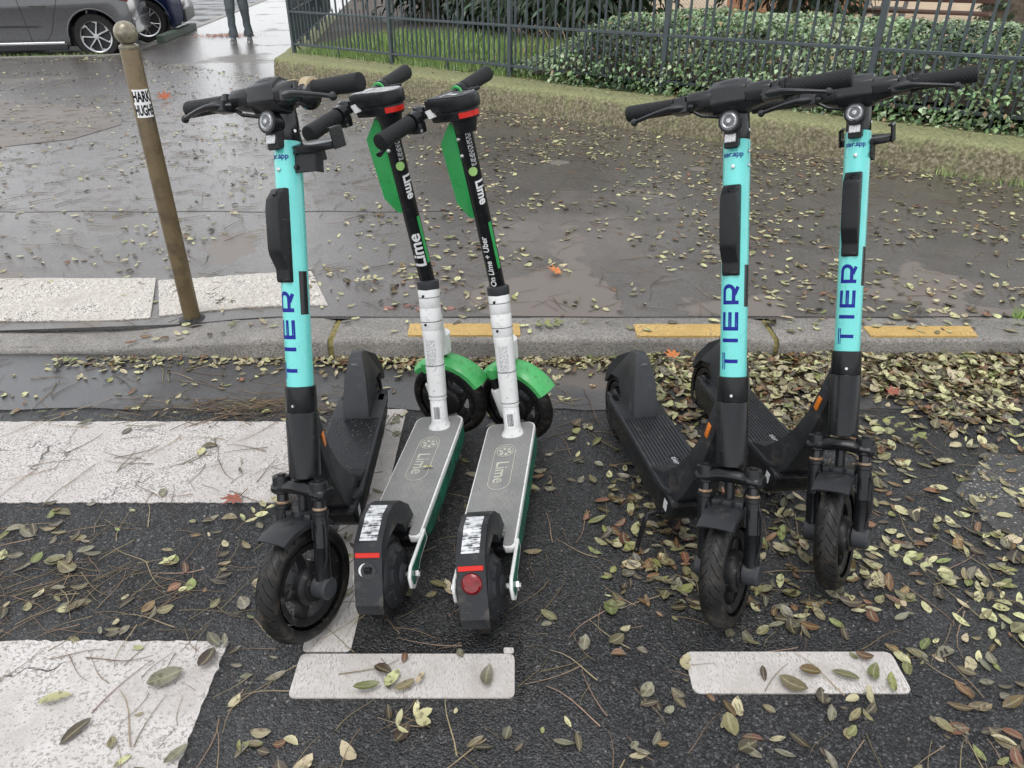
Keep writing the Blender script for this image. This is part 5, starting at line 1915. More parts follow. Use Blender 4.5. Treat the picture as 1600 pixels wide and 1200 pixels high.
def nz2(x, y, f, o=0.0):
    return np.array([mnoise.noise(Vector((a * f + o, b * f - o, o))) for a, b in zip(x, y)])

def hedge_height(s, q):
    ramp = np.clip((s - 3.35) / 1.3, 0, 1)
    ramp = ramp * ramp * (3 - 2 * ramp)
    front = np.clip((q + .05) / .85, 0, 1) ** .55
    back = np.clip((3.4 - q) / .9, 0, 1) ** .5
    return .10 + .47 * ramp * front * back

# ivy bed behind the right half of the railings
ss = np.linspace(3.2, 12.6, 70); qq = np.linspace(.06, 3.5, 26)
gs, gq = np.meshgrid(ss, qq)
gs, gq = gs.ravel(), gq.ravel()
gh = hedge_height(gs, gq) + .05 * nz2(gs, gq, 1.7, 3.1) - .10
gv = to_world(gs, gq, SOIL - .02 + np.maximum(gh, 0))
gf = [(j * 70 + i, j * 70 + i + 1, (j + 1) * 70 + i + 1, (j + 1) * 70 + i) for j in range(25) for i in range(69)]
o = link('ivy_mound', np_mesh('ivy_mound', gv, gf, ['soil']), None)
o['kind'] = 'structure'
N = 62000
s_ = rng.uniform(2.9, 12.5, N); q_ = rng.uniform(0.0, 3.4, N) ** 1.0
keep = rng.random(N) < np.clip((s_ - 3.1) / .8, 0.05, 1) * np.where(q_ < 1.9, 1, .65)
s_, q_ = s_[keep], q_[keep]
s_ = np.concatenate([s_, rng.uniform(4.2, 12.5, 5200)]); q_ = np.concatenate([q_, rng.uniform(-.10, .30, 5200)])
N = len(s_)
h_ = hedge_height(s_, q_) + .05 * nz2(s_, q_, 1.7, 3.1)
z_ = SOIL + h_ - np.abs(rng.normal(0, .07, N)) + .03
z_ = np.maximum(z_, SOIL + rng.uniform(.01, .12, N))
z_[-5200:] = SOIL + .01 + rng.random(5200) ** 1.5 * .15
pos = to_world(s_, q_ - .10 * (h_ > .2), z_)
front_yaw = math.atan2(NV.y, NV.x)
yaw = front_yaw + rng.normal(0, 1.2, N)
pitch = rng.uniform(-.1, 1.0, N)
roll = rng.normal(0, .5, N)
size = rng.uniform(.032, .064, N)
cl = nz2(s_, q_, 1.1, 9.0) + rng.normal(0, .28, N)
mi = np.where(cl > .28, 1, np.where(cl < -.30, 2, 0))
mi = np.where(rng.random(N) < .035, 3, mi)
tag(link('ivy_ground_cover', scatter('ivy', *LEAF_T, pos, yaw, pitch, roll, size, ['ivy', 'ivy_pale', 'ivy_dark', 'dry_twig'], mi), None), 'dense leafy ivy bed behind the railings', 'ivy', None, 'stuff')

# grass behind the left half
N = 26000
s_ = rng.uniform(.05, 4.9, N); q_ = rng.uniform(-.04, 2.4, N) ** 1.0
keep = (rng.random(N) < np.clip((5.2 - s_) / 1.6, 0, 1)) & ((nz2(s_, q_, 2.2, 5) > -.42) | (q_ < .12))
s_, q_ = s_[keep], q_[keep]; N = len(s_)
gl = rng.uniform(.07, .20, N) * np.clip(.55 + q_ * .7, .4, 1.25)
BL = ([(-.035, 0, 0), (.035, 0, 0), (.022, .06, .55), (-.022, .06, .55), (0, .25, 1)], [(0, 1, 2, 3), (3, 2, 4, 4)])
tag(link('grass', scatter('grass', *BL, to_world(s_, q_, np.full(N, SOIL - .004)), rng.uniform(0, 6.28, N), rng.normal(0, .12, N), rng.normal(0, .25, N), gl, ['grass', 'ivy_pale'], (rng.random(N) < .12).astype(int)), None),
    'uneven green grass growing behind the railings', 'grass', None, 'stuff')
# small weeds and grass at the foot of the wall and kerbs
P_ = []
for i in range(500):
    s = rng.uniform(.3, 12); P_.append((*(C0 + DV * s + NV * (.50 + rng.normal(0, .02))), .10))
for i in range(500):
    x = rng.uniform(-8.6, -6.4); P_.append((x, 12.86 + (x + 6.3) * .2 + rng.normal(0, .03), .10))
for i in range(300):
    P_.append((rng.uniform(2.16, 2.4), 2.93 + rng.normal(0, .014), .095))
for i in range(260):
    s = rng.uniform(8, 8.7); P_.append((*(C0 + DV * s + NV * (.50 + rng.normal(0, .05))), .10))
P_ = np.array(P_); N = len(P_)
tag(link('weeds', scatter('weeds', *BL, P_, rng.uniform(0, 6.28, N), rng.normal(0, .3, N), rng.normal(0, .5, N), rng.uniform(.02, .075, N), ['grass'], np.zeros(N, int)), None),
    'small weeds and grass tufts along the wall foot and kerbs', 'weeds', None, 'stuff')
# dry stalks between grass and ivy
dv = []; df = []
for i in range(420):
    s, q = rng.uniform(3.2, 6.2), rng.uniform(.6, 2.6)
    b = fp(s, q)
    a = rng.uniform(0, 6.28); L_ = rng.uniform(.25, .75); le = rng.uniform(.15, .7)
    p = [(b.x + math.cos(a) * L_ * le * t * t, b.y + math.sin(a) * L_ * le * t * t, SOIL + L_ * t * (1 - .35 * t)) for t in (0, .35, .7, 1)]
    w = .004
    for k, (x, y, z) in enumerate(p):
        dv += [(x - w * math.sin(a), y + w * math.cos(a), z), (x + w * math.sin(a), y - w * math.cos(a), z)]
        if k:
            n0 = len(dv)
            df.append((n0 - 4, n0 - 3, n0 - 1, n0 - 2))
tag(link('dry_stalks', np_mesh('dry_stalks', dv, df, ['dry_twig']), None), 'tan dry stalks standing between the grass and the ivy', 'dry stalks', None, 'stuff')

def tree(name, label, x, y, zb, trunk_r, trunk_h, crown, nleaf, leaf, mats, size, lean=0.0):
    """crown: list of ellipsoids (cx,cy,cz,rx,ry,rz); leaves gather in clumps through the volume"""
    root = thing(name, label, 'tree', T(x, y, zb))
    mb = MB()
    path = []
    for k in range(10):
        t = k / 9
        path.append((lean * t * t + .05 * mnoise.noise(Vector((t * 4, x, y))), .05 * mnoise.noise(Vector((t * 4, y, x))), trunk_h * t))
    mb.tube(path, [trunk_r * (1.35 - .35 * min(1, t * 6) if t < .17 else 1) * (1 - .6 * t) for t in [k / 9 for k in range(10)]], 14)
    r = random.Random(int(x * 100))
    for k in range(9):
        e = r.choice(crown)
        t = r.uniform(.35, .95)
        p = Vector(path[int(t * 9)])
        tip = Vector((e[0] + r.uniform(-.7, .7) * e[3], e[1] + r.uniform(-.7, .7) * e[4], e[2] + r.uniform(-.4, .5) * e[5]))
        mid = p.lerp(tip, .5) + Vector((0, 0, .1 * trunk_h * r.uniform(-.3, .6)))
        rr = trunk_r * .35 * (1 - t * .5)
        mb.tube([p, mid, tip], [rr, rr * .6, rr * .2], 7)
    link('trunk', mb, 'bark', root)
    wsum = sum(e[3] * e[4] * e[5] for e in crown)
    P_ = []
    for e in crown:
        n = int(nleaf * e[3] * e[4] * e[5] / wsum)
        nc = max(4, n // 40)
        d = rng.normal(0, 1, (nc, 3)); d /= np.linalg.norm(d, axis=1)[:, None]
        cc = d * (rng.random(nc) ** .4)[:, None] * np.array(e[3:6]) + np.array(e[:3])
        k = rng.integers(0, nc, n)
        P_.append(cc[k] + rng.normal(0, 1, (n, 3)) * np.array(e[3:6]) * .13)
    P_ = np.concatenate(P_)
    P_ = P_[P_[:, 2] > .08]
    n = len(P_)
    mi = (rng.random(n) * len(mats)).astype(int)
    out = np.arctan2(P_[:, 1], P_[:, 0])
    link('crown', scatter('crown', *leaf, P_, out + rng.normal(0, .9, n), rng.uniform(.1, 1.1, n), rng.normal(0, .5, n), rng.uniform(size * .6, size * 1.3, n), mats, mi), None, root)
    return root
SPRAY = ([(0, 0, 0), (.35, -.10, .03), (.35, .10, .03), (.7, -.08, -.06), (.7, .08, -.06), (1, 0, -.25)], [(0, 1, 2, 2), (1, 3, 4, 2), (3, 5, 4, 4)])
tree('evergreen_tree', 'dark drooping evergreen directly behind the middle of the grass', *fp(2.6, 2.9), SOIL, .12, 3.4, [(0, 0, .9, 1.25, 1.0, .95), (0, 0, 2.0, 1.0, .9, 1.0), (0, 0, 3.0, .7, .7, .9)], 9000, SPRAY, ['conifer', 'conifer', 'ivy_dark'], .22)
tree('evergreen_tree', 'dark evergreen behind the grass, nearest the wall corner', *fp(.9, 3.4), SOIL, .12, 3.2, [(0, 0, 1.0, .95, .9, .95), (0, 0, 2.2, .9, .8, 1.1), (0, 0, 3.0, .6, .6, .8)], 6500, SPRAY, ['conifer', 'ivy_dark'], .22)
tree('evergreen_tree', 'dark evergreen behind the left edge of the ivy', *fp(4.85, 4.6), SOIL, .15, 3.8, [(0, 0, 1.1, 1.2, 1.0, .8), (0, 0, 2.3, 1.0, .9, 1.1), (0, 0, 3.4, .7, .7, 1.0)], 8000, SPRAY, ['conifer', 'conifer', 'ivy_dark'], .22)
tree('evergreen_tree', 'tall dark evergreen far back on the left of the park', -1.6, 16.2, SOIL, .16, 4.2, [(0, 0, 1.3, 1.5, 1.2, 1.3), (0, 0, 2.8, 1.2, 1.1, 1.3), (0, 0, 4.0, .8, .8, 1.2)], 8000, SPRAY, ['conifer', 'ivy_dark'], .26)
big = tree('broadleaf_tree', 'thick trunked tree with ivy climbing its left side, behind the hedge at right', 8.0, 13.2, SOIL, .40, 8.5, [(0, 0, 7.5, 3.2, 3.2, 1.9), (-1.5, -1, 6.2, 2.0, 2.0, 1.2), (1.6, .6, 6.4, 2.0, 2.0, 1.2)], 7000, LEAF_T, ['canopy', 'ivy_dark'], .22)
n = 900
a = rng.normal(math.pi + .2, .55, n); z = rng.uniform(.1, 3.2, n); rr = .42 + rng.uniform(0, .10, n)
tag(link('climbing_ivy', scatter('climbing_ivy', *LEAF_T, np.stack([rr * np.cos(a), rr * np.sin(a), z], 1), a + rng.normal(0, .8, n), rng.uniform(.3, 1.3, n), rng.normal(0, .4, n), rng.uniform(.07, .12, n), ['ivy_dark', 'ivy'], (rng.random(n) < .3).astype(int)), None, big), None, None)
for lb, x, y in (('leafy street tree with a bare lower trunk at the far end of the sandy ground', 4.0, 33.0), ('leafy street tree far back behind the orange play hut', 14.0, 30.0)):
    tree('broadleaf_tree', lb, x, y, SOIL, .25, 8.0, [(0, 0, 6.0, 4.5, 4.5, 3.0), (0, 0, 3.2, 3.8, 3.8, 1.6)], 5000, LEAF_T, ['canopy', 'ivy_dark'], .42)

# ------------------------------------------------------------------ things in the park
hut = thing('play_hut', 'orange brown plank play hut on the sand behind the hedge', 'play hut', T(5.45, 17.55, SOIL) @ rot(R(20), 'Z'))
pk = MB().box((0, 0, 0), (2.5, .035, .135), .004).mesh('plank')
pk2 = MB().box((0, 0, 0), (.035, 1.6, .135), .004).mesh('plank')
for k in range(11):
    link('plank', pk, 'wood_orange', hut, T(1.25, 0, .09 + k * .142))
    link('plank', pk2, 'wood_orange', hut, T(.02, .82, .09 + k * .142))
    link('plank', pk2, 'wood_orange', hut, T(2.48, .82, .09 + k * .142))
for x in (-.02, 1.42, 2.52):
    link('post', MB().cyl((x, -.05, 0), (x, -.05, 2.3), .045, 14), 'grey_metal', hut)
mb = MB(); mb.prism([(-.15, 1.62), (1.25, 2.25), (2.65, 1.62), (2.65, 1.66), (1.25, 2.30), (-.15, 1.66)], -.15, 1.75)
link('roof', mb, 'wood_dark', hut)
bench = thing('park_bench', 'low dark brown slatted bench on the sand right of the play hut', 'bench', T(5.0, 12.0, SOIL) @ rot(math.atan2(DV.y, DV.x), 'Z'))
for k in range(4):
    link('slat', MB().box((.85, -.17 + k * .115, .46), (1.7, .095, .035), .005), 'wood_dark', bench)
for k in range(2):
    link('slat', MB().box((.85, .27, .62 + k * .14), (1.7, .03, .10), .005), 'wood_dark', bench)
for x in (.22, 1.48):
    link('leg', MB().prism([(-.20, 0), (-.14, 0), (-.12, .40), (.18, .40), (.20, 0), (.26, 0), (.30, .80), (.26, .80), (.22, .44), (-.20, .44)], x - .025, x + .025), 'grey_metal', bench)
net = thing('wire_mesh_fence', 'low diamond wire mesh fence in front of the play hut', 'mesh fence', T(3.3, 16.6, SOIL))
for x in (0, 1.25, 2.5, 3.75):
    link('post', MB().cyl((x, 0, 0), (x, 0, .95), .028, 10), 'black_plastic', net)
link('rail', MB().cyl((0, 0, .86), (3.75, 0, .86), .012, 8), 'black_plastic', net)
wv = []; wf = []
def wire(a, b, r=.0028):
    d = (Vector(b) - Vector(a)).normalized(); u = Vector((0, 1, 0)); w = d.cross(u)
    k = len(wv)
    for p in (a, b):
        for t in range(3):
            an = t * 2.094
            q = Vector(p) + u * math.cos(an) * r + w * math.sin(an) * r
            wv.append(tuple(q))
    for t in range(3):
        wf.append((k + t, k + (t + 1) % 3, k + 3 + (t + 1) % 3, k + 3 + t))
k = -.85
while k < 3.75:
    a = max(0, -k); b = min(.85, 3.75 - k)
    if b > a:
        wire((k + a, 0, a + .02), (k + b, 0, b + .02)); wire((k + a, .004, .87 - a), (k + b, .004, .87 - b))
    k += .075
o = link('wire_mesh', pydata('wire_mesh', wv, wf), 'grey_metal', net); o['kind'] = 'stuff'

# ------------------------------------------------------------------ parked cars
def car(label, X0, paint, wheel_r, spokes, rear, belt, length=3.05, hw=.86):
    """x forward from the rear axle, z up; outline extruded with wheel arches cut into it"""
    root = thing('parked_car', label, 'car', X0, 'cars parked by the far kerb')
    wb = 2.55
    ar = wheel_r + .055
    def arch(cx):
        return [(cx + ar * math.cos(R(a)), max(.20, wheel_r + ar * math.sin(R(a)))) for a in range(0, 181, 12)]
    low = [(rear + .10, .30), (rear + .02, .42), (rear, .62), (rear + .03, .86), (rear + .08, belt)]
    top = [(.4, belt + .02), (1.4, belt), (2.1, belt - .03), (2.9, belt - .12), (3.28, belt - .30), (3.36, .55), (3.30, .28)]
    bottom = arch(wb) + [(wb - ar, .20), (ar, .20)] + arch(0) + [(-ar, .26)]
    out = low + top + [(wb + ar, .24)] + bottom
    mb = MB()
    mb.prism(out, -hw, hw, .03, 2)
    body = link('body', mb, paint, root)
    cab = MB()
    v = [(rear + .08, .80, belt), (rear + .26, .62, belt + .55), (1.15, .60, belt + .58), (2.15, .78, belt - .02)]
    rings = []
    for x, w, z in ((rear + .09, .79, belt), (rear + .18, .70, belt + .30), (rear + .30, .64, belt + .52), (.6, .60, belt + .58), (1.2, .60, belt + .54), (1.75, .68, belt + .26), (2.2, .78, belt)):
        rings.append([(x, -w, z), (x, -w * .97, z + .03), (x, 0, z + .06), (x, w * .97, z + .03), (x, w, z), (x + .0, w + .10, belt - .06), (x, -w - .10, belt - .06)])
    cab.loft(rings)
    link('roof', cab, paint, root)
    for s in (-1, 1):
        for a, b in ((.02, .70), (.78, 1.55)):
            g = MB()
            g.raw([(a, s * .835, belt + .02), (b, s * .845, belt + .02), (b - .06, s * .685, belt + .42), (a + .10, s * .67, belt + .44)], [(0, 1, 2, 3)])
            link('window', g, 'car_glass', root)
        # door seams, handle, sill, crease strip, arch lip
        y = s * (hw + .002)
        for x in (1.02, 1.98):
            pass
        seam = MB()
        seam.tube([(1.00, y, belt - .02), (.97, y, .62), (.93, y, .27)], .004, 6)
        seam.tube([(.52, y, belt), (.46, y, .62), (.38, y, .40), (.30, y, .33), (.2, y, .32)], .004, 6) if False else seam.tube([(.42, y, belt), (.53, y, .66), (.60, y, .45), (.68, y, .33), (.76, y, .27)], .004, 6)
        link('door_seam', seam, 'car_trim', root)
        link('sill_trim', MB().box((1.28, s * (hw + .004), .255), (1.62, .02, .035), .006), 'alloy', root)
        link('sill', MB().box((1.28, s * (hw - .015), .195), (1.68, .06, .09), .01), 'car_trim', root)
        link('side_strip', MB().prism([(.72, .50), (.85, .485), (2.2, .49), (2.2, .52), (.86, .515)], min(y, y + s * .008), max(y, y + s * .008), .002), 'car_trim', root)
        link('door_handle', MB().tube([(.62, y, belt - .14), (.66, y + s * .03, belt - .135), (.80, y + s * .03, belt - .13), (.84, y, belt - .13)], .012, 8), paint, root)
        for cx in (0, wb):
            lip = MB()
            lip.tube([(cx + (ar + .012) * math.cos(R(a)), y - s * .004, wheel_r + (ar + .012) * math.sin(R(a))) for a in range(-8, 190, 11)], .016, 8)
            link('wheel_arch', lip, paint, root)
        tl = MB(); tl.prism([(rear + .01, .83), (rear + .16, .85), (rear + .15, .97), (rear + .03, .97)], min(s * (hw - .08), s * (hw + .006)), max(s * (hw - .08), s * (hw + .006)), .01)
        link('tail_lamp', tl, 'red_lens', root)
    link('underside', MB().box((1.3, 0, .34), (3.4, 2 * hw - .34, .30)), 'car_trim', root)
    link('bumper', MB().box((rear + .03, 0, .47), (.10, 2 * hw - .1, .24), .04, 3), 'car_trim' if paint == 'car_blue' else paint, root)
    for cx in (0, wb):
        for s in (-1, 1):
            Xw = T(cx, s * (hw - .115), wheel_r)
            w = link('wheel', MB().lathe([(wheel_r * .70, -.10), (wheel_r * .93, -.105), (wheel_r, -.08), (wheel_r, .08), (wheel_r * .93, .105), (wheel_r * .70, .10), (wheel_r * .66, .0), (wheel_r * .70, -.10)], 48, 'y'), 'rubber', root, Xw)
            link('disc', MB().lathe([(0, -.03), (wheel_r * .68, -.03), (wheel_r * .68, .03), (0, .03)], 40, 'y'), 'car_trim', w)
            rim = MB()
            ri = wheel_r * .68
            yy = s * .085
            rim.lathe([(ri * .95, yy - .02), (ri * 1.02, yy - .02), (ri * 1.03, yy + s * .012), (ri * .95, yy), (ri * .95, yy - .02)], 48, 'y')
            rim.lathe([(0, yy - .03), (ri * .20, yy - .03), (ri * .18, yy + s * .008), (0, yy + s * .010)], 24, 'y')
            for k in range(spokes):
                rim.X = rot(2 * math.pi * k / spokes + .25, 'Y')
                if spokes == 7:
                    rim.prism([(ri * .12, -ri * .05), (ri * .16, ri * .07), (ri * .96, ri * .30), (ri * .97, ri * .22), (ri * .30, ri * -.02)], min(yy - s * .03, yy), max(yy - s * .03, yy), .004)
                    rim.prism([(ri * .62, ri * .19), (ri * .96, ri * .22), (ri * .95, ri * -.06), (ri * .90, ri * -.06), (ri * .86, ri * .13)], min(yy - s * .03, yy - s * .002), max(yy - s * .03, yy - s * .002), .003)
                else:
                    rim.prism([(ri * .14, -ri * .05), (ri * .14, ri * .05), (ri * .50, ri * .07), (ri * .96, ri * .22), (ri * .97, ri * .13), (ri * .56, -ri * .01), (ri * .97, -ri * .13), (ri * .96, -ri * .22), (ri * .50, -ri * .07)], min(yy - s * .03, yy), max(yy - s * .03, yy), .004)
                rim.X = Matrix.Identity(4)
            link('rim', rim, 'alloy', w)
    return root
YC = R(180 + 15)
fwd = Vector((math.cos(YC), math.sin(YC))); lft = Vector((-math.sin(YC), math.cos(YC)))
def car_at(px, py, hw):
    """left side of the car (facing us) passes through the given point at the rear axle"""
    p = Vector((px, py)) - lft * hw
    return T(p.x, p.y, 0) @ rot(YC, 'Z')
car('silver grey hatchback parked nearest, its rear wheel just behind the far kerb', car_at(-6.70, 13.20, .86), 'car_grey', .335, 7, -.60, .92)
car('dark blue car parked beyond the silver grey hatchback', car_at(-7.02, 15.85, .88), 'car_blue', .375, 5, -.72, 1.02, hw=.88)
mb = MB().box((0, 0, .06), (.13, 3.0, .13), .012)
tag(link('wheel_stop', mb, 'green_wood', None, T(-6.60, 16.25, KERB) @ rot(R(9.5), 'Z')), 'green timber beam lying on the far pavement edge beside the dark blue car', 'timber beam')

# ------------------------------------------------------------------ the passer-by
def skin_mesh(name, verts, edges, radii, root_i, material, parent, sub=2):
    me = bpy.data.meshes.new(name)
    me.from_pydata(verts, edges, [])
    me.materials.append(M[material])
    o = link(name, me, None, parent)
    md = o.modifiers.new('skin', 'SKIN')
    lay = me.skin_vertices[0].data
    for i, r_ in enumerate(radii):
        lay[i].radius = r_ if isinstance(r_, tuple) else (r_, r_)
        lay[i].use_root = (i == root_i)
    md.use_smooth_shade = True
    sb = o.modifiers.new('subdivision', 'SUBSURF')
    sb.levels = sub; sb.render_levels = sub
    return o
px_, py_ = -4.93, 14.95
man = thing('person', 'person walking towards us in ripped faded jeans and grey trainers', 'person', T(px_, py_, KERB) @ rot(R(8), 'Z'))
# faces -y; one foot a little forward
bv = [(0, 0, .98), (0, .01, 1.15), (0, .0, 1.36), (0, -.01, 1.50), (0, -.02, 1.56),
      (-.09, 0, .93), (-.12, -.05, .52), (-.135, -.02, .10), (.09, 0, .93), (.115, .02, .52), (.12, .09, .10),
      (-.19, 0, 1.44), (-.24, .03, 1.16), (-.23, -.07, .92), (.19, 0, 1.44), (.24, .04, 1.16), (.24, -.03, .92)]
be = [(0, 1), (1, 2), (2, 3), (3, 4), (0, 5), (5, 6), (6, 7), (0, 8), (8, 9), (9, 10), (2, 11), (11, 12), (12, 13), (2, 14), (14, 15), (15, 16)]
br_ = [(.15, .10), (.14, .095), (.16, .10), (.055, .055), (.052, .052), .085, .052, .04, .085, .052, .04, .055, .043, .034, .055, .043, .034]
body = skin_mesh('body', bv, be, br_, 0, 'skin', man)
def head_mesh():
    mb = MB()
    rings = []
    for k in range(13):
        t = k / 12
        z = 1.53 + .235 * t
        w = .076 * math.sin(math.pi * min(1, .18 + .80 * t)) ** .6 + .004
        d = w * 1.22
        rings.append([(w * math.sin(a), -.02 - d * math.cos(a) * (1.0 if math.cos(a) > 0 else .95), z) for a in [2 * math.pi * j / 20 for j in range(20)]])
    mb.loft(rings)
    mb.tube([(0, -.105, 1.665), (0, -.125, 1.635), (0, -.108, 1.628)], [.008, .014, .010], 8)
    for s in (-1, 1):
        mb.ball((s * .032, -.100, 1.665), .011, 8)
        mb.ball((s * .080, -.01, 1.645), .022, 8, (.4, .8, 1.3))
    mb.tube([(-.026, -.098, 1.595), (0, -.106, 1.594), (.026, -.098, 1.595)], [.004, .008, .004], 8)
    return mb
link('head', head_mesh(), 'skin', man)
hm = MB(); hm.ball((0, -.004, 1.70), .092, 18, (.95, 1.05, .85)); hm.ball((0, .04, 1.65), .08, 14, (1, .8, 1.1))
link('hair', hm, 'hair', man)
for s, hxp in ((-1, (-.23, -.08, .90)), (1, (.24, -.04, .90))):
    hd = MB()
    x, y, z = hxp
    hd.tube([(x, y, z + .02), (x, y - .008, z - .03), (x, y - .012, z - .075)], [.026, .038, .034], 10, flat=.5, up=(1, 0, 0))
    for k, (dy, ln_) in enumerate(((-.028, .075), (-.010, .085), (.008, .08), (.026, .062))):
        hd.tube([(x, y - .010 + dy, z - .068), (x - s * .006, y - .016 + dy, z - .068 - ln_ * .55), (x - s * .018, y - .014 + dy, z - .068 - ln_)], [.010, .009, .007], 8)
    hd.tube([(x, y - .035, z - .02), (x - s * .006, y - .062, z - .05), (x - s * .012, y - .066, z - .085)], [.012, .010, .008], 8)
    link('hand', hd, 'skin', man)
def trouser(sx, knee, ankle):
    mb = MB()
    rings = []
    N_ = 22
    for k in range(15):
        t = k / 14
        if t < .5:
            c = Vector((sx * .085, 0, .99)).lerp(Vector(knee), t * 2)
        else:
            c = Vector(knee).lerp(Vector(ankle), (t - .5) * 2)
        w = .112 - .04 * min(1, t * 1.5) + (.012 if t > .9 else 0) - .006 * (1 if .55 < t < .9 else 0)
        fold = .008 * math.sin(t * 46) * (1 if t > .72 else .4)
        rings.append([(c.x + (w + fold * math.cos(a * 3 + k)) * math.cos(a), c.y + (w * 1.08 + fold * math.sin(a * 2 + k)) * math.sin(a), c.z) for a in [2 * math.pi * j / N_ for j in range(N_)]])
    return mb.loft(rings)
for sx, kn, an in ((-1, (-.12, -.05, .52), (-.135, -.03, .085)), (1, (.115, .02, .52), (.12, .09, .085))):
    tr = link('trouser_leg', trouser(sx, kn, an), 'jeans', man)
    rip = MB(); rip.tube([(kn[0] - .045, kn[1] - .075, kn[2] + .02), (kn[0], kn[1] - .086, kn[2] + .015), (kn[0] + .045, kn[1] - .075, kn[2] + .022)], [.004, .014, .004], 8, flat=.4)
    link('rip', rip, 'hair', tr)
    sh = MB()
    ax_, ay_ = an[0], an[1]
    rings = []
    for k in range(11):
        t = k / 10
        y = ay_ + .075 - .275 * t
        w = .047 * math.sin(math.pi * min(.97, .12 + t * .86)) ** .45
        h = .105 - .055 * smooth((t - .25) / .5)
        h *= .55 + .45 * math.sin(math.pi * min(1, .25 + t * .72)) ** .5
        rings.append([(ax_ + sx * .012 * t + w * math.cos(a), y, max(.022, .022 + h * max(0, math.sin(a)))) for a in [2 * math.pi * j / 16 for j in range(16)]])
    sh.loft(rings)
    so = link('shoe', sh, 'shoe', man)
    sl = MB()
    rings = []
    for k in range(11):
        t = k / 10
        y = ay_ + .080 - .285 * t
        w = .051 * math.sin(math.pi * min(.97, .12 + t * .86)) ** .45
        rings.append([(ax_ + sx * .012 * t - w, y, .0), (ax_ + sx * .012 * t + w, y, .0), (ax_ + sx * .012 * t + w, y, .026), (ax_ + sx * .012 * t - w, y, .026)])
    sl.loft(rings)
    link('sole', sl, 'sole', so)
jk = MB()
rings = []
for z, w, d in ((.90, .185, .135), (1.0, .19, .14), (1.15, .185, .135), (1.32, .205, .14), (1.44, .20, .125), (1.50, .12, .10), (1.54, .075, .075)):
    rings.append([(w * math.cos(a), .005 + d * math.sin(a), z) for a in [2 * math.pi * j / 24 for j in range(24)]])
jk.loft(rings)
for s, el_, wr in ((-1, (-.24, .03, 1.16), (-.23, -.07, .93)), (1, (.24, .04, 1.16), (.24, -.03, .93))):
    jk.tube([(s * .15, 0, 1.45), (s * .205, 0, 1.40), el_, wr], [.075, .072, .06, .05], 14)
link('jacket', jk, 'jacket', man)

# ------------------------------------------------------------------ fallen leaves, sprigs and twigs
def rib(me, n):
    a = me.attributes.new('rib', 'FLOAT', 'POINT')
    a.data.foreach_set('value', [1.0 if k % 3 == 1 else 0.0 for k in range(18)] * n)
    return me
def leaf_mesh(tone, sh):
    me = shared('fallen_leaf_%s_%d' % (tone, sh), lambda: rib(pydata('leaf', SHAPES[sh][0], SHAPES[sh][1], 80), 1), None)
    if not me.materials: me.materials.append(LEAF[tone])
    return me
def leaf_shape(seed):
    """oval leaflet along x, length 1, folded and curled; 6 stations across 3 points"""
    r = random.Random(seed)
    wid = r.uniform(.15, .31)
    fold = r.uniform(-.04, .14)
    curl = r.uniform(-.12, .34)
    side = r.uniform(-.08, .08)
    tw = r.uniform(-.25, .25)
    st = [(0, .06), (.14, .62), (.36, .96), (.60, .97), (.82, .66), (1, .03)]
    v = []
    for x, w in st:
        yc = side * math.sin(math.pi * x)
        zc = curl * ((x - .5) ** 2 * 4 - 1) * -.5 * 0 + curl * (x - .5) ** 2 * 1.6
        for k in (-1, 0, 1):
            y = k * w * wid
            v.append((x - .5, yc + y, zc + fold * abs(k) * w + tw * y * (x - .5) + r.uniform(-.008, .008) + .012))
    f = []
    for i in range(5):
        a = i * 3
        f += [(a, a + 1, a + 4, a + 3), (a + 1, a + 2, a + 5, a + 4)]
    return v, f
SHAPES = [leaf_shape(100 + i) for i in range(16)]
SV = np.array([s[0] for s in SHAPES]); SF = np.array(SHAPES[0][1])
TONES = ['pale', 'cream', 'green', 'olive', 'brown', 'dark', 'grey']

camF = np.array([0, math.cos(R(29.8)), -math.sin(R(29.8))]); camU = np.array([0, math.sin(R(29.8)), math.cos(R(29.8))])
def in_view(P_, m=12):
    d = P_ - np.array([0, 0, 1.45])
    zc = d @ camF
    zc = np.where(zc < .05, .05, zc)
    px = 800 + 1165 * d[:, 0] / zc; py = 600 - 1165 * (d @ camU) / zc
    return (px > m) & (px < 1600 - m) & (py > m) & (py < 1200 - m) & (zc > .1), zc

def surface(x, y):
    """what lies at a spot near us"""
    if -.505 < x < .006 and 1.105 < y < 1.227: return 'left bay mark', .008
    if .412 < x < .908 and 1.117 < y < 1.233: return 'right bay mark', .008
    if x < -.69 and .79 < y < 1.267: return 'nearest crosswalk stripe', .007
    if x < -.72 and 1.799 < y < 2.256: return 'second crosswalk stripe', .007
    return 'dark asphalt', .0025

leaves = []     # x, y, z, length, yaw, pitch, roll, tone, shape, spot
def put(x, y, z, tone, L_=None, tilt=.10, spot='dark asphalt', hmax=0):
    L_ = L_ or max(.016, rnd.gauss(.039, .012))
    z += rnd.random() * hmax
    leaves.append((x, y, z, L_, rnd.uniform(0, 6.283), rnd.gauss(0, tilt), rnd.gauss(0, tilt), tone, rnd.randrange(16), spot))
def pick(w):
    t = rnd.random() * sum(w)
    for tone, k in zip(TONES, w):
        t -= k
        if t <= 0: return tone
    return 'olive'
W_ROAD = (.06, .10, .06, .23, .10, .15, .30)
W_PILE = (.20, .25, .06, .15, .18, .16, .02)
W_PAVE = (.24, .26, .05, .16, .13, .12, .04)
wheel_xy = [(-.48, 1.31), (.53, 1.35), (.84, 1.48)]
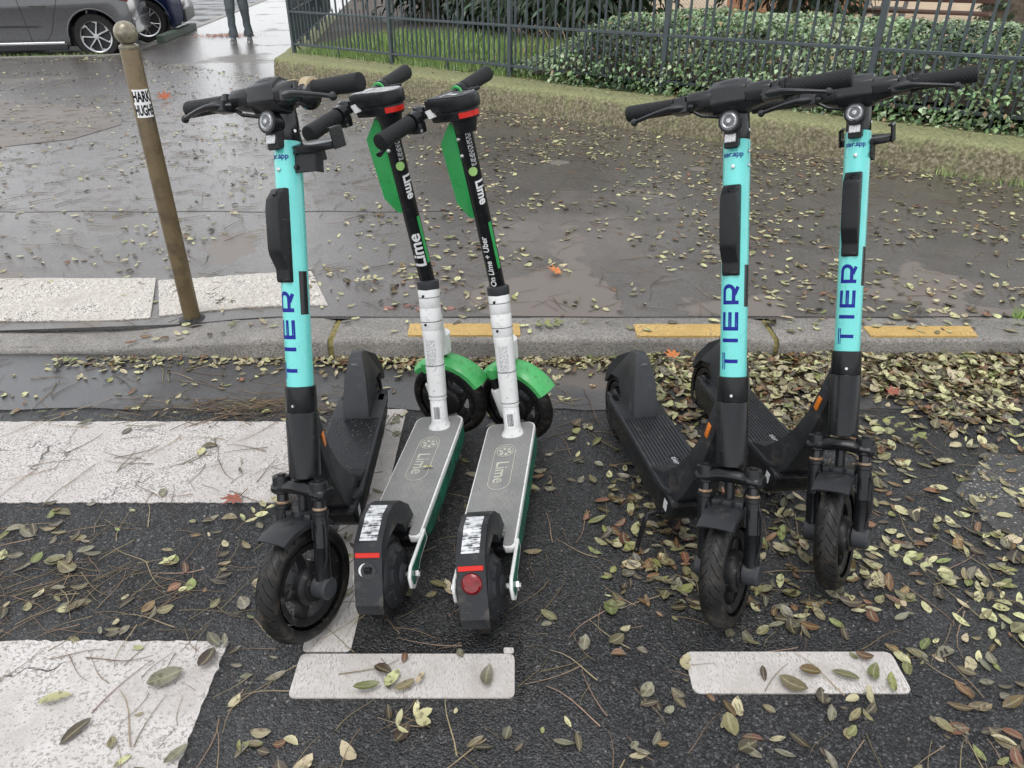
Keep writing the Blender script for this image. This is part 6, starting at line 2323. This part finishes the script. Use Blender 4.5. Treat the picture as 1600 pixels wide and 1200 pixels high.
# road in front
for i in range(1650):
    x, y = rnd.uniform(-2.6, 2.6), rnd.uniform(.72, 2.35)
    sp, z = surface(x, y)
    dn = .62 + .5 * mnoise.noise(Vector((x * 1.7, y * 1.7, 4)))
    if x > .95: dn *= 1.5
    if -.40 < x < .36 and y > 1.25: dn *= .55
    if 'stripe' in sp: dn *= .55
    if 'mark' in sp: dn *= .30
    if x < -1.9: dn *= .5
    if x < -.7 and y > 1.85: dn *= .5
    if rnd.random() > dn: continue
    put(x, y, z, pick((.05, .04, .03, .20, .08, .22, .38)) if sp != 'dark asphalt' else pick(W_ROAD), None, .06, sp)
    while sp == 'dark asphalt' and rnd.random() < .45:      # leaflets of one leaf fall together
        x2, y2 = x + rnd.gauss(0, .035), y + rnd.gauss(0, .03)
        if surface(x2, y2)[0] == sp: put(x2, y2, z + .002, pick(W_ROAD), None, .13, sp)
# the drift along the kerb on the right
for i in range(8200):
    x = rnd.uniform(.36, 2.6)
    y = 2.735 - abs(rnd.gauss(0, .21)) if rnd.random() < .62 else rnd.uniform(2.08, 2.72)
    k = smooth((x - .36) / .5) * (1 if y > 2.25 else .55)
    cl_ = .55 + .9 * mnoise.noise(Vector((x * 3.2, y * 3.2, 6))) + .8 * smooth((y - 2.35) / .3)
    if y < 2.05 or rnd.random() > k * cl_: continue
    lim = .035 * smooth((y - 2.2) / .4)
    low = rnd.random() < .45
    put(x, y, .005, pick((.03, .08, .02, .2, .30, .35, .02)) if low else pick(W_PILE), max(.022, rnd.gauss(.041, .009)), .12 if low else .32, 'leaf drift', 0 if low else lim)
for i in range(260):                     # scattered off the drift, between and right of the scooters
    x, y = rnd.uniform(.30, 1.9), rnd.uniform(1.45, 2.3)
    if rnd.random() > .4 + .5 * smooth((x - .9) / .5): continue
    put(x, y, .003, pick((.10, .16, .05, .25, .18, .20, .06)), rnd.uniform(.026, .050), .12, 'dark asphalt')
for i in range(110):                     # pale fresh ones at the right edge
    x, y = rnd.gauss(1.20, .22), rnd.gauss(1.52, .22)
    put(x, y, .003, pick((.5, .2, .14, .08, .04, .02, .02)), rnd.uniform(.032, .052), .14, 'dark asphalt')
for i in range(330):                     # behind the front wheels, brown and wet
    x, y = rnd.uniform(.25, 1.0), rnd.uniform(1.35, 2.0)
    put(x, y, .003, pick((.04, .08, .08, .3, .22, .2, .1)), None, .16, 'dark asphalt')
for i in range(520):                     # gutter in the middle and at left
    x = rnd.uniform(-.75, .40)
    y = 2.735 - abs(rnd.gauss(0, .055))
    put(x, y, .006, pick(W_PILE), rnd.uniform(.026, .044), .25, 'gutter', .012)
for i in range(260):
    x = rnd.uniform(-1.9, -.7)
    y = 2.72 - abs(rnd.gauss(0, .05)) + .02
    put(x, y, .006 + (.02 if y > 2.74 else 0), pick(W_PAVE), rnd.uniform(.022, .040), .2, 'gutter', .008)
for i in range(120):
    x, y = rnd.uniform(-2, .4), rnd.uniform(2.3, 2.7)
    put(x, y, .006, pick(W_PAVE), rnd.uniform(.022, .040), .12, 'gutter')
for i in range(150):                     # kerb top and the clump beside the bollard
    x, y = rnd.uniform(-1.6, 2.3), rnd.uniform(2.77, 2.95)
    if -.9 < x < .9 and rnd.random() < .75: continue
    put(x, y, KERB - .072 * drop(x) + .006, pick(W_PAVE), None, .12, 'kerb')
# pavement: clumps
n_p = 0
for i in range(42000):
    x, y = rnd.uniform(-7, 6), rnd.uniform(2.98, 12.6)
    d = Vector((x, y)) - C0
    q = -d.dot(NV)
    if q > -.56: continue
    dn = .52 + 1.15 * mnoise.noise(Vector((x * 1.1, y * 1.1, 1))) + 1.3 * mnoise.noise(Vector((x * 3.1, y * 3.1, 2)))
    dn *= .85 if x > -.6 else .36
    if q > -1.1: dn += .9 * smooth((q + 1.2) / .5)
    if y < 3.3 and x > .9: dn += .6
    if y > 9 or x < -3: dn *= .5
    if rnd.random() > dn: continue
    put(x, y, zpave(x, y) + .0045, pick(W_PAVE), rnd.uniform(.024, .052), .15, 'pavement')
    n_p += 1
for i in range(420):                     # on the wall top and at its outer foot
    s = rnd.uniform(.4, 11)
    t = rnd.choice((rnd.uniform(0, .16), rnd.uniform(0, .16), rnd.uniform(.1, .36)))
    w = C0 + DV * s + NV * t
    put(w.x, w.y, SOIL + .018, pick(W_PILE), rnd.uniform(.022, .042), .2, 'wall')
for i in range(160):
    x, y = rnd.uniform(-8.5, -6), rnd.uniform(11.8, 13)
    put(x, y, KERB + .006, pick(W_PAVE), rnd.uniform(.03, .05), .15, 'pavement')
for x, y, z, sp in ((-.165, 1.83, .0, 'deck'),):
    pass
A_ = np.array([l[:3] for l in leaves])
vis, zc = in_view(A_)
score = np.array([l[3] for l in leaves]) / zc
near = np.argsort(np.where(vis & np.array([l[9] not in ('pavement', 'wall', 'leaf drift', 'kerb', 'gutter') for l in leaves]), -score, 1))[:300]
near_set = set(int(i) for i in near)
TONE_WORD = {'pale': 'pale yellow', 'cream': 'cream', 'green': 'green', 'olive': 'olive', 'brown': 'brown', 'dark': 'blackish', 'grey': 'grey'}
def area(x, y):
    """where on the road a small thing lies, named by what is around it"""
    sp = surface(x, y)[0]
    if 'asphalt' not in sp: return 'on the ' + sp
    if x < -.55:
        if y < 1.267: return 'right of the nearest crosswalk stripe'
        if y < 1.80:
            if x < -1.25: return 'between the crosswalk stripes at far left'
            side = 'left of' if x < -.95 else 'close to'
            if y < 1.42: return side + ' the teal scooter just above the nearest stripe'
            return side + ' the teal scooter ' + ('midway between the stripes' if y < 1.61 else 'just below the second stripe')
        return 'beside the second crosswalk stripe'
    if y < 1.105:
        if x < .03: return 'below the left bay mark'
        if x < .41: return 'below the gap between the bay marks'
        if x < .93: return 'below the right bay mark'
        return 'below the right edge of the right bay mark'
    if y < 1.25: return 'between the two bay marks' if x < .45 else 'right of the right bay mark'
    if x < .14:
        k_ = 'just behind' if y < 1.45 else 'a deck length behind' if y > 1.85 else 'beside the rear wheels behind'
        return k_ + ' the left bay mark'
    if x < .45: return 'between the green scooters and the right teal pair'
    if x < .90:
        return ('just behind the right bay mark' if y < 1.34 else 'between the front wheels of the right teal pair' if y < 1.55 else 'beside the decks of the right teal pair')
    if y < 1.45: return 'in front and right of the rightmost scooter'
    if y < 1.65: return 'right of the rightmost scooter wheel'
    return 'behind and right of the rightmost scooter'
ORD = ['leftmost', 'second from left', 'third from left', 'fourth from left', 'fifth from left', 'sixth from left', 'seventh from left', 'eighth from left', 'ninth from left', 'tenth from left', 'eleventh from left', 'twelfth from left', 'thirteenth from left', 'fourteenth from left', 'fifteenth from left']
def name_all(items, what):
    """items: (key, x over depth, object): a label of its own for each, by place only when several look alike"""
    groups = {}
    for k, u, o in items:
        groups.setdefault(k, []).append((u, o))
    for k, L_ in groups.items():
        L_.sort(key=lambda t: t[0])
        for n_, (u, o) in enumerate(L_):
            lb = '%s %s' % k
            if len(L_) > 1:
                lb += ', ' + (ORD[n_] if n_ < len(ORD) and n_ < len(L_) - 1 else 'rightmost' if n_ == len(L_) - 1 else 'farther right')
            tag(o, lb, what[0], what[1])
items = []
for i in sorted(near_set):
    x, y, z, L_, yaw, pi_, ro, tone, sh, sp = leaves[i]
    me = leaf_mesh(tone, sh)
    e = Matrix.LocRotScale(Vector((x, y, z)), (Matrix.Rotation(yaw, 3, 'Z') @ Matrix.Rotation(pi_, 3, 'Y') @ Matrix.Rotation(ro, 3, 'X')).to_quaternion(), Vector((L_, L_, L_)))
    items.append((('%s %sleaf' % (TONE_WORD[tone], 'broad ' if L_ > .036 else 'small '), area(x, y)), x / zc[i], link('fallen_leaf', me, None, None, e)))
name_all(items, ('leaf', 'oval leaves fallen on the road'))
def leaf_stuff(name, ids, label):
    ids = np.array(ids)
    P_ = A_[ids]
    sh = np.array([leaves[i][8] for i in ids])
    Mx = rot_many(np.array([leaves[i][4] for i in ids]), np.array([leaves[i][5] for i in ids]), np.array([leaves[i][6] for i in ids]))
    Ls = np.array([leaves[i][3] for i in ids])
    V = np.einsum('nij,nvj->nvi', Mx, SV[sh]) * Ls[:, None, None] + P_[:, None, :]
    F = SF[None] + (np.arange(len(ids)) * SV.shape[1])[:, None, None]
    mi = np.repeat(np.array([TONES.index(leaves[i][7]) for i in ids]), len(SF))
    me = rib(np_mesh(name, V.reshape(-1, 3), F.reshape(-1, 4), [LEAF[t] for t in TONES], mi), len(ids))
    tag(link(name, me, None), label, 'fallen leaves', None, 'stuff')
rest = [i for i in range(len(leaves)) if i not in near_set]
leaf_stuff('leaf_drift', [i for i in rest if leaves[i][9] == 'leaf drift'], 'thick drift of fallen leaves against the kerb behind the right scooters')
leaf_stuff('leaf_litter', [i for i in rest if leaves[i][9] in ('pavement', 'wall', 'kerb')], 'fallen leaves strewn over the wet pavement and wall top')
leaf_stuff('road_leaf_litter', [i for i in rest if leaves[i][9] not in ('pavement', 'wall', 'kerb', 'leaf drift')], 'smaller fallen leaves strewn over the asphalt and gutter')

# two leaves lying on the green scooter's deck and the bay mark cluster
def one_leaf(x, y, z, L_, yaw, tone, sh, label, tilt=(0.0, 0.0)):
    me = leaf_mesh(tone, sh)
    e = Matrix.LocRotScale(Vector((x, y, z)), (Matrix.Rotation(yaw, 3, 'Z') @ Matrix.Rotation(tilt[0], 3, 'Y') @ Matrix.Rotation(tilt[1], 3, 'X')).to_quaternion(), Vector((L_, L_, L_)))
    return tag(link('fallen_leaf', me, None, None, e), label, 'leaf')
one_leaf(-.245, 1.762, .163, .032, .1, 'pale', 2, 'small pale leaf lying on the deck of the scooter with the empty tail light socket')
for k, (x, y, L_, yaw, tone, lb, tl) in enumerate((
        (.868, 1.137, .058, 1.3, 'green', 'broad green leaf on the lower right corner of the right bay mark', .02),
        (.840, 1.165, .054, 1.1, 'green', 'upright green leaf on the right bay mark beside its corner leaf', .02),
        (.770, 1.160, .062, 2.75, 'olive', 'long green leaf in the right middle of the right bay mark', .04),
        (.640, 1.135, .066, 2.55, 'olive', 'dark olive leaf across the lower edge of the right bay mark', .03),
        (.690, 1.168, .050, 2.9, 'brown', 'reddish brown leaf in the middle of the right bay mark', .05),
        (.835, 1.215, .042, 2.8, 'brown', 'small brown leaf near the top edge of the right bay mark', .05),
        (-.300, 1.175, .052, 2.6, 'dark', 'dark curled leaf at the top of the left bay mark', .25),
        (-.275, 1.140, .066, 1.2, 'pale', 'tall curled yellow leaf in the cluster on the left bay mark', .5),
        (-.330, 1.125, .062, .3, 'green', 'yellow green leaf at the left of the cluster on the left bay mark', .3),
        (-.245, 1.130, .056, .7, 'olive', 'olive leaf at the right of the cluster on the left bay mark', .3),
        (-.210, 1.148, .040, 1.2, 'cream', 'thin tan leaf just right of the cluster on the left bay mark', .2),
        (-.055, 1.155, .060, 1.45, 'grey', 'speckled grey green leaf near the right end of the left bay mark', .05),
        (-1.02, 1.095, .070, .35, 'pale', 'yellow leaf near the middle of the nearest crosswalk stripe', .05),
        (-.795, 1.150, .080, .55, 'grey', 'long grey brown leaf on the right of the nearest crosswalk stripe', .05),
        (-.720, 1.205, .060, 1.3, 'dark', 'dark leaf by the top right corner of the nearest crosswalk stripe', .05))):
    one_leaf(x, y, .013 + .012 * tl, L_, yaw, tone, k % 10, lb, (tl * .5, tl * .4))

def sprig(x, y, z, yaw, n, L_, tone, label, size=1.0):
    root = thing('leaf_sprig', label, 'leaf sprig', T(x, y, z) @ rot(yaw, 'Z'), 'compound leaves fallen on the ground')
    r = random.Random(label)
    bend = r.uniform(-.25, .25)
    st = [(L_ * t, bend * L_ * t * t, .006 + .006 * math.sin(t * 3)) for t in [k / 8 for k in range(9)]]
    link('stalk', MB().tube(st, .0012, 5), 'twig', root)
    for k in range(n):
        t = .25 + .72 * k / max(1, n - 1)
        p = Vector((L_ * t, bend * L_ * t * t, .010))
        for s in (-1, 1):
            if r.random() < .12: continue
            sh = r.randrange(16)
            me = leaf_mesh(tone, sh)
            l = r.uniform(.030, .042) * size
            a = s * r.uniform(.8, 1.25)
            X = Matrix.LocRotScale(p + Vector((math.cos(a), math.sin(a), 0)) * l * .52 + Vector((0, 0, r.uniform(0, .008))), (Matrix.Rotation(a, 3, 'Z') @ Matrix.Rotation(r.uniform(-.3, .1), 3, 'Y')).to_quaternion(), Vector((l, l, l)))
            link('leaflet', me, None, root, X)
    sh = 3
    me = leaf_mesh(tone, sh)
    l = .038 * size
    link('leaflet', me, None, root, Matrix.LocRotScale(Vector((L_ + l * .5, bend * L_, .012)), Matrix.Rotation(bend, 3, 'Z').to_quaternion(), Vector((l, l, l))))
    return root
sprig(-.80, 1.66, .004, 1.15, 4, .15, 'pale', 'pale green leaf sprig beside the front wheel of the leftmost teal scooter')
sprig(1.02, 1.60, .004, -.75, 4, .17, 'pale', 'pale leaf sprig lying right of the rightmost teal scooter')
sprig(1.22, 1.40, .004, -.2, 4, .16, 'pale', 'pale leaf sprig at the right edge of the photo in front of the others')
sprig(-.78, 3.31, KERB + .004, .2, 4, .13, 'pale', 'yellow green leaf sprig on the pavement right of the tactile strip', 1.1)
sprig(.30, 2.69, .008, .6, 3, .11, 'green', 'green leaf sprig in the gutter between the two groups of scooters')
sprig(.08, 2.83, KERB + .004, .1, 3, .10, 'green', 'green leaf sprig on the kerb beside the left yellow strip', 1.1)
sprig(-.26, 1.015, .004, .35, 2, .06, 'pale', 'small pale sprig just below the left bay mark', 1.0)
sprig(1.28, 2.66, .035, .9, 4, .14, 'pale', 'pale sprig standing on the leaf drift at the kerb joint', 1.1)
sprig(1.62, 2.35, .030, -.3, 5, .18, 'pale', 'long pale sprig on the leaf drift at the right edge', 1.1)
sprig(1.30, 2.25, .022, -1.0, 4, .15, 'green', 'green sprig on the front of the leaf drift', 1.0)

def maple(x, y, z, size, yaw, material, label, tilt=0.0):
    pts = []
    lob = [(0, 1.0), (.42, .40), (.75, .88), (1.15, .42), (1.55, .70), (2.1, .30), (2.7, .42)]
    half = [(math.sin(a) * r_, math.cos(a) * r_) for a, r_ in lob]
    out = half + [(0, -.25)] + [(-x_, y_) for x_, y_ in half[::-1][:-1]]
    v = [(0, 0, 0)] + [(a * size, b * size, size * (.10 * (abs(a) + abs(b)) ** 2 + rnd.uniform(-.06, .10))) for a, b in out]
    n = len(out)
    f = [(0, i + 1, (i + 1) % n + 1) for i in range(n)]
    root = thing('maple_leaf', label, 'maple leaf', T(x, y, z) @ rot(yaw, 'Z') @ rot(tilt, 'X'))
    link('blade', pydata('blade', v, f, 60), material, root)
    link('stalk', MB().tube([(0, -.2 * size, 0), (.05 * size, -.7 * size, .06 * size), (.2 * size, -1.1 * size, .05 * size)], .0016, 5), 'twig', root)
    return root
maple(-.845, 1.80, .016, .052, 2.6, 'maple_red', 'dull red maple leaf on the lower edge of the second crosswalk stripe', .1)
maple(.218, 3.42, KERB + .022, .062, 1.4, 'maple_orange', 'curled orange maple leaf on the pavement behind the yellow strips', .35)
maple(.66, 2.70, .035, .055, .6, 'maple_orange', 'orange maple leaf in the gutter behind the deck of the second teal scooter', .3)
maple(1.33, 2.62, .05, .050, 2.0, 'maple_orange', 'orange maple leaf buried in the drift by the kerb joint', .3)
maple(1.42, 2.40, .04, .045, -1.0, 'maple_red', 'reddish maple leaf in the drift behind the rightmost teal scooter', .2)
maple(-3.76, 8.55, KERB + .03, .12, .4, 'rust_leaf', 'rust coloured curled maple leaf far back on the pavement beside the bollard', .4)
# rusty leaf patch by the passer-by
P_ = []
for i in range(420):
    P_.append((rnd.gauss(-5.62, .30), rnd.gauss(16.1, .22), KERB + .006 + rnd.random() * .02))
P_ = np.array(P_); n = len(P_)
tag(link('rusty_leaf_patch', scatter('rusty_leaf_patch', SV[2], SF, P_, rng.uniform(0, 6.28, n), rng.normal(0, .2, n), rng.normal(0, .2, n), rng.uniform(.03, .06, n), ['rust_leaf'], np.zeros(n, int)), None),
    'patch of rust coloured leaves on the pavement behind the passer by', 'fallen leaves', None, 'stuff')

# twigs and leaf stalks
def twig_shape(seed):
    r = random.Random(seed)
    b = r.uniform(-.35, .35); c = r.uniform(-.2, .2)
    v = []; f = []
    n = 6
    for i in range(n):
        t = i / (n - 1)
        x, y = t - .5, b * (t - .5) ** 2 + c * (t - .5) ** 3 * 3
        w = .0115 * (1.1 - .6 * t)
        for k in range(3):
            a = k * 2.094
            v.append((x, y + w * math.cos(a), w * math.sin(a) + .008))
    for i in range(n - 1):
        for k in range(3):
            f.append((i * 3 + k, i * 3 + (k + 1) % 3, i * 3 + 3 + (k + 1) % 3, i * 3 + 3 + k))
    return v, f
TW = [twig_shape(i) for i in range(8)]
twigs = []
for i in range(2000):
    x, y = rnd.uniform(-2.4, 2.4), rnd.uniform(.75, 2.7)
    sp, z = surface(x, y)
    dn = .55 + .6 * mnoise.noise(Vector((x * 1.3, y * 1.3, 9)))
    if 'mark' in sp: dn *= .4
    if 'stripe' in sp: dn *= .55
    if y > 2.3: sp, z = 'gutter', .006
    if rnd.random() < dn:
        twigs.append((x, y, z, rnd.uniform(.05, .17), rnd.uniform(0, 6.28), rnd.randrange(8), sp))
for i in range(170):                     # tangle of twigs at the crosswalk end
    x, y = rnd.gauss(-.95, .20), rnd.gauss(2.36, .05)
    twigs.append((x, y, .006 + rnd.random() * .006, rnd.uniform(.05, .15), rnd.gauss(.25, .5), rnd.randrange(8), 'tangle'))
for i in range(160):
    x, y = rnd.gauss(-1.25, .25), rnd.gauss(1.42, .07)
    twigs.append((x, y, .003, rnd.uniform(.05, .14), rnd.gauss(.1, .6), rnd.randrange(8), 'dark asphalt'))
for i in range(3200):
    x, y = rnd.uniform(-5, 4), rnd.uniform(2.98, 9)
    if -(Vector((x, y)) - C0).dot(NV) > -.6: continue
    twigs.append((x, y, zpave(x, y) + .005, rnd.uniform(.05, .18), rnd.gauss(.2, 1.2), rnd.randrange(8), 'pavement'))
TA = np.array([t[:3] for t in twigs])
tvis, tzc = in_view(TA)
tsc = np.array([t[3] for t in twigs]) / tzc
tnear = set(int(i) for i in np.argsort(np.where(tvis & np.array([t[6] not in ('pavement', 'tangle') for t in twigs]), -tsc, 1))[:160])
items = []
for i in sorted(tnear):
    x, y, z, L_, yaw, sh, sp = twigs[i]
    me = shared('fallen_twig_%d' % sh, lambda: pydata('twig', TW[sh][0], TW[sh][1], 80), 'twig')
    kk = .8 * .10 / L_
    e = Matrix.LocRotScale(Vector((x, y, z)), Matrix.Rotation(yaw, 3, 'Z').to_quaternion(), Vector((L_, L_, L_ * kk))) @ Matrix.Diagonal((1, 1, 1, 1))
    items.append((('%s brown stalk' % ('long' if L_ > .12 else 'short'), 'in the gutter' if y > 2.3 else area(x, y)), x / tzc[i], link('fallen_twig', me, None, None, e)))
name_all(items, ('twig', 'thin leaf stalks fallen on the road'))
ids = [i for i in range(len(twigs)) if i not in tnear]
TVA = np.array([t[0] for t in TW]); TFA = np.array(TW[0][1])
sh = np.array([twigs[i][5] for i in ids])
Mx = rot_many(np.array([twigs[i][4] for i in ids]), np.zeros(len(ids)), np.zeros(len(ids)))
V = np.einsum('nij,nvj->nvi', Mx, TVA[sh]) * np.array([twigs[i][3] for i in ids])[:, None, None] + TA[ids][:, None, :]
F = TFA[None] + (np.arange(len(ids)) * TVA.shape[1])[:, None, None]
tag(link('twig_litter', np_mesh('twig_litter', V.reshape(-1, 3), F.reshape(-1, 4), ['twig']), None), 'thin brown leaf stalks scattered over pavement, gutter and crosswalk', 'twigs', None, 'stuff')

# scrap of paper on the wall
pp = thing('paper_litter', 'crumpled white and blue scrap of paper on the wall beside the ivy', 'litter', T(3.44, 5.88, SOIL + .012))
v = []; f = []
for j in range(6):
    for i in range(8):
        v.append((i * .018 - .06, j * .014 - .035 + .006 * mnoise.noise(Vector((i, j, 3))), .022 * abs(mnoise.noise(Vector((i * .7, j * .7, 1.5)))) + .02 * (i > 3) * .3))
for j in range(5):
    for i in range(7):
        f.append((j * 8 + i, j * 8 + i + 1, j * 8 + i + 9, j * 8 + i + 8))
link('sheet', pydata('sheet', v, f), 'paper', pp)
link('blue_band', pydata('band', [(x, y, z + .0015) for x, y, z in v], [q for k, q in enumerate(f) if k % 7 in (4, 5)]), 'paper_blue', pp)
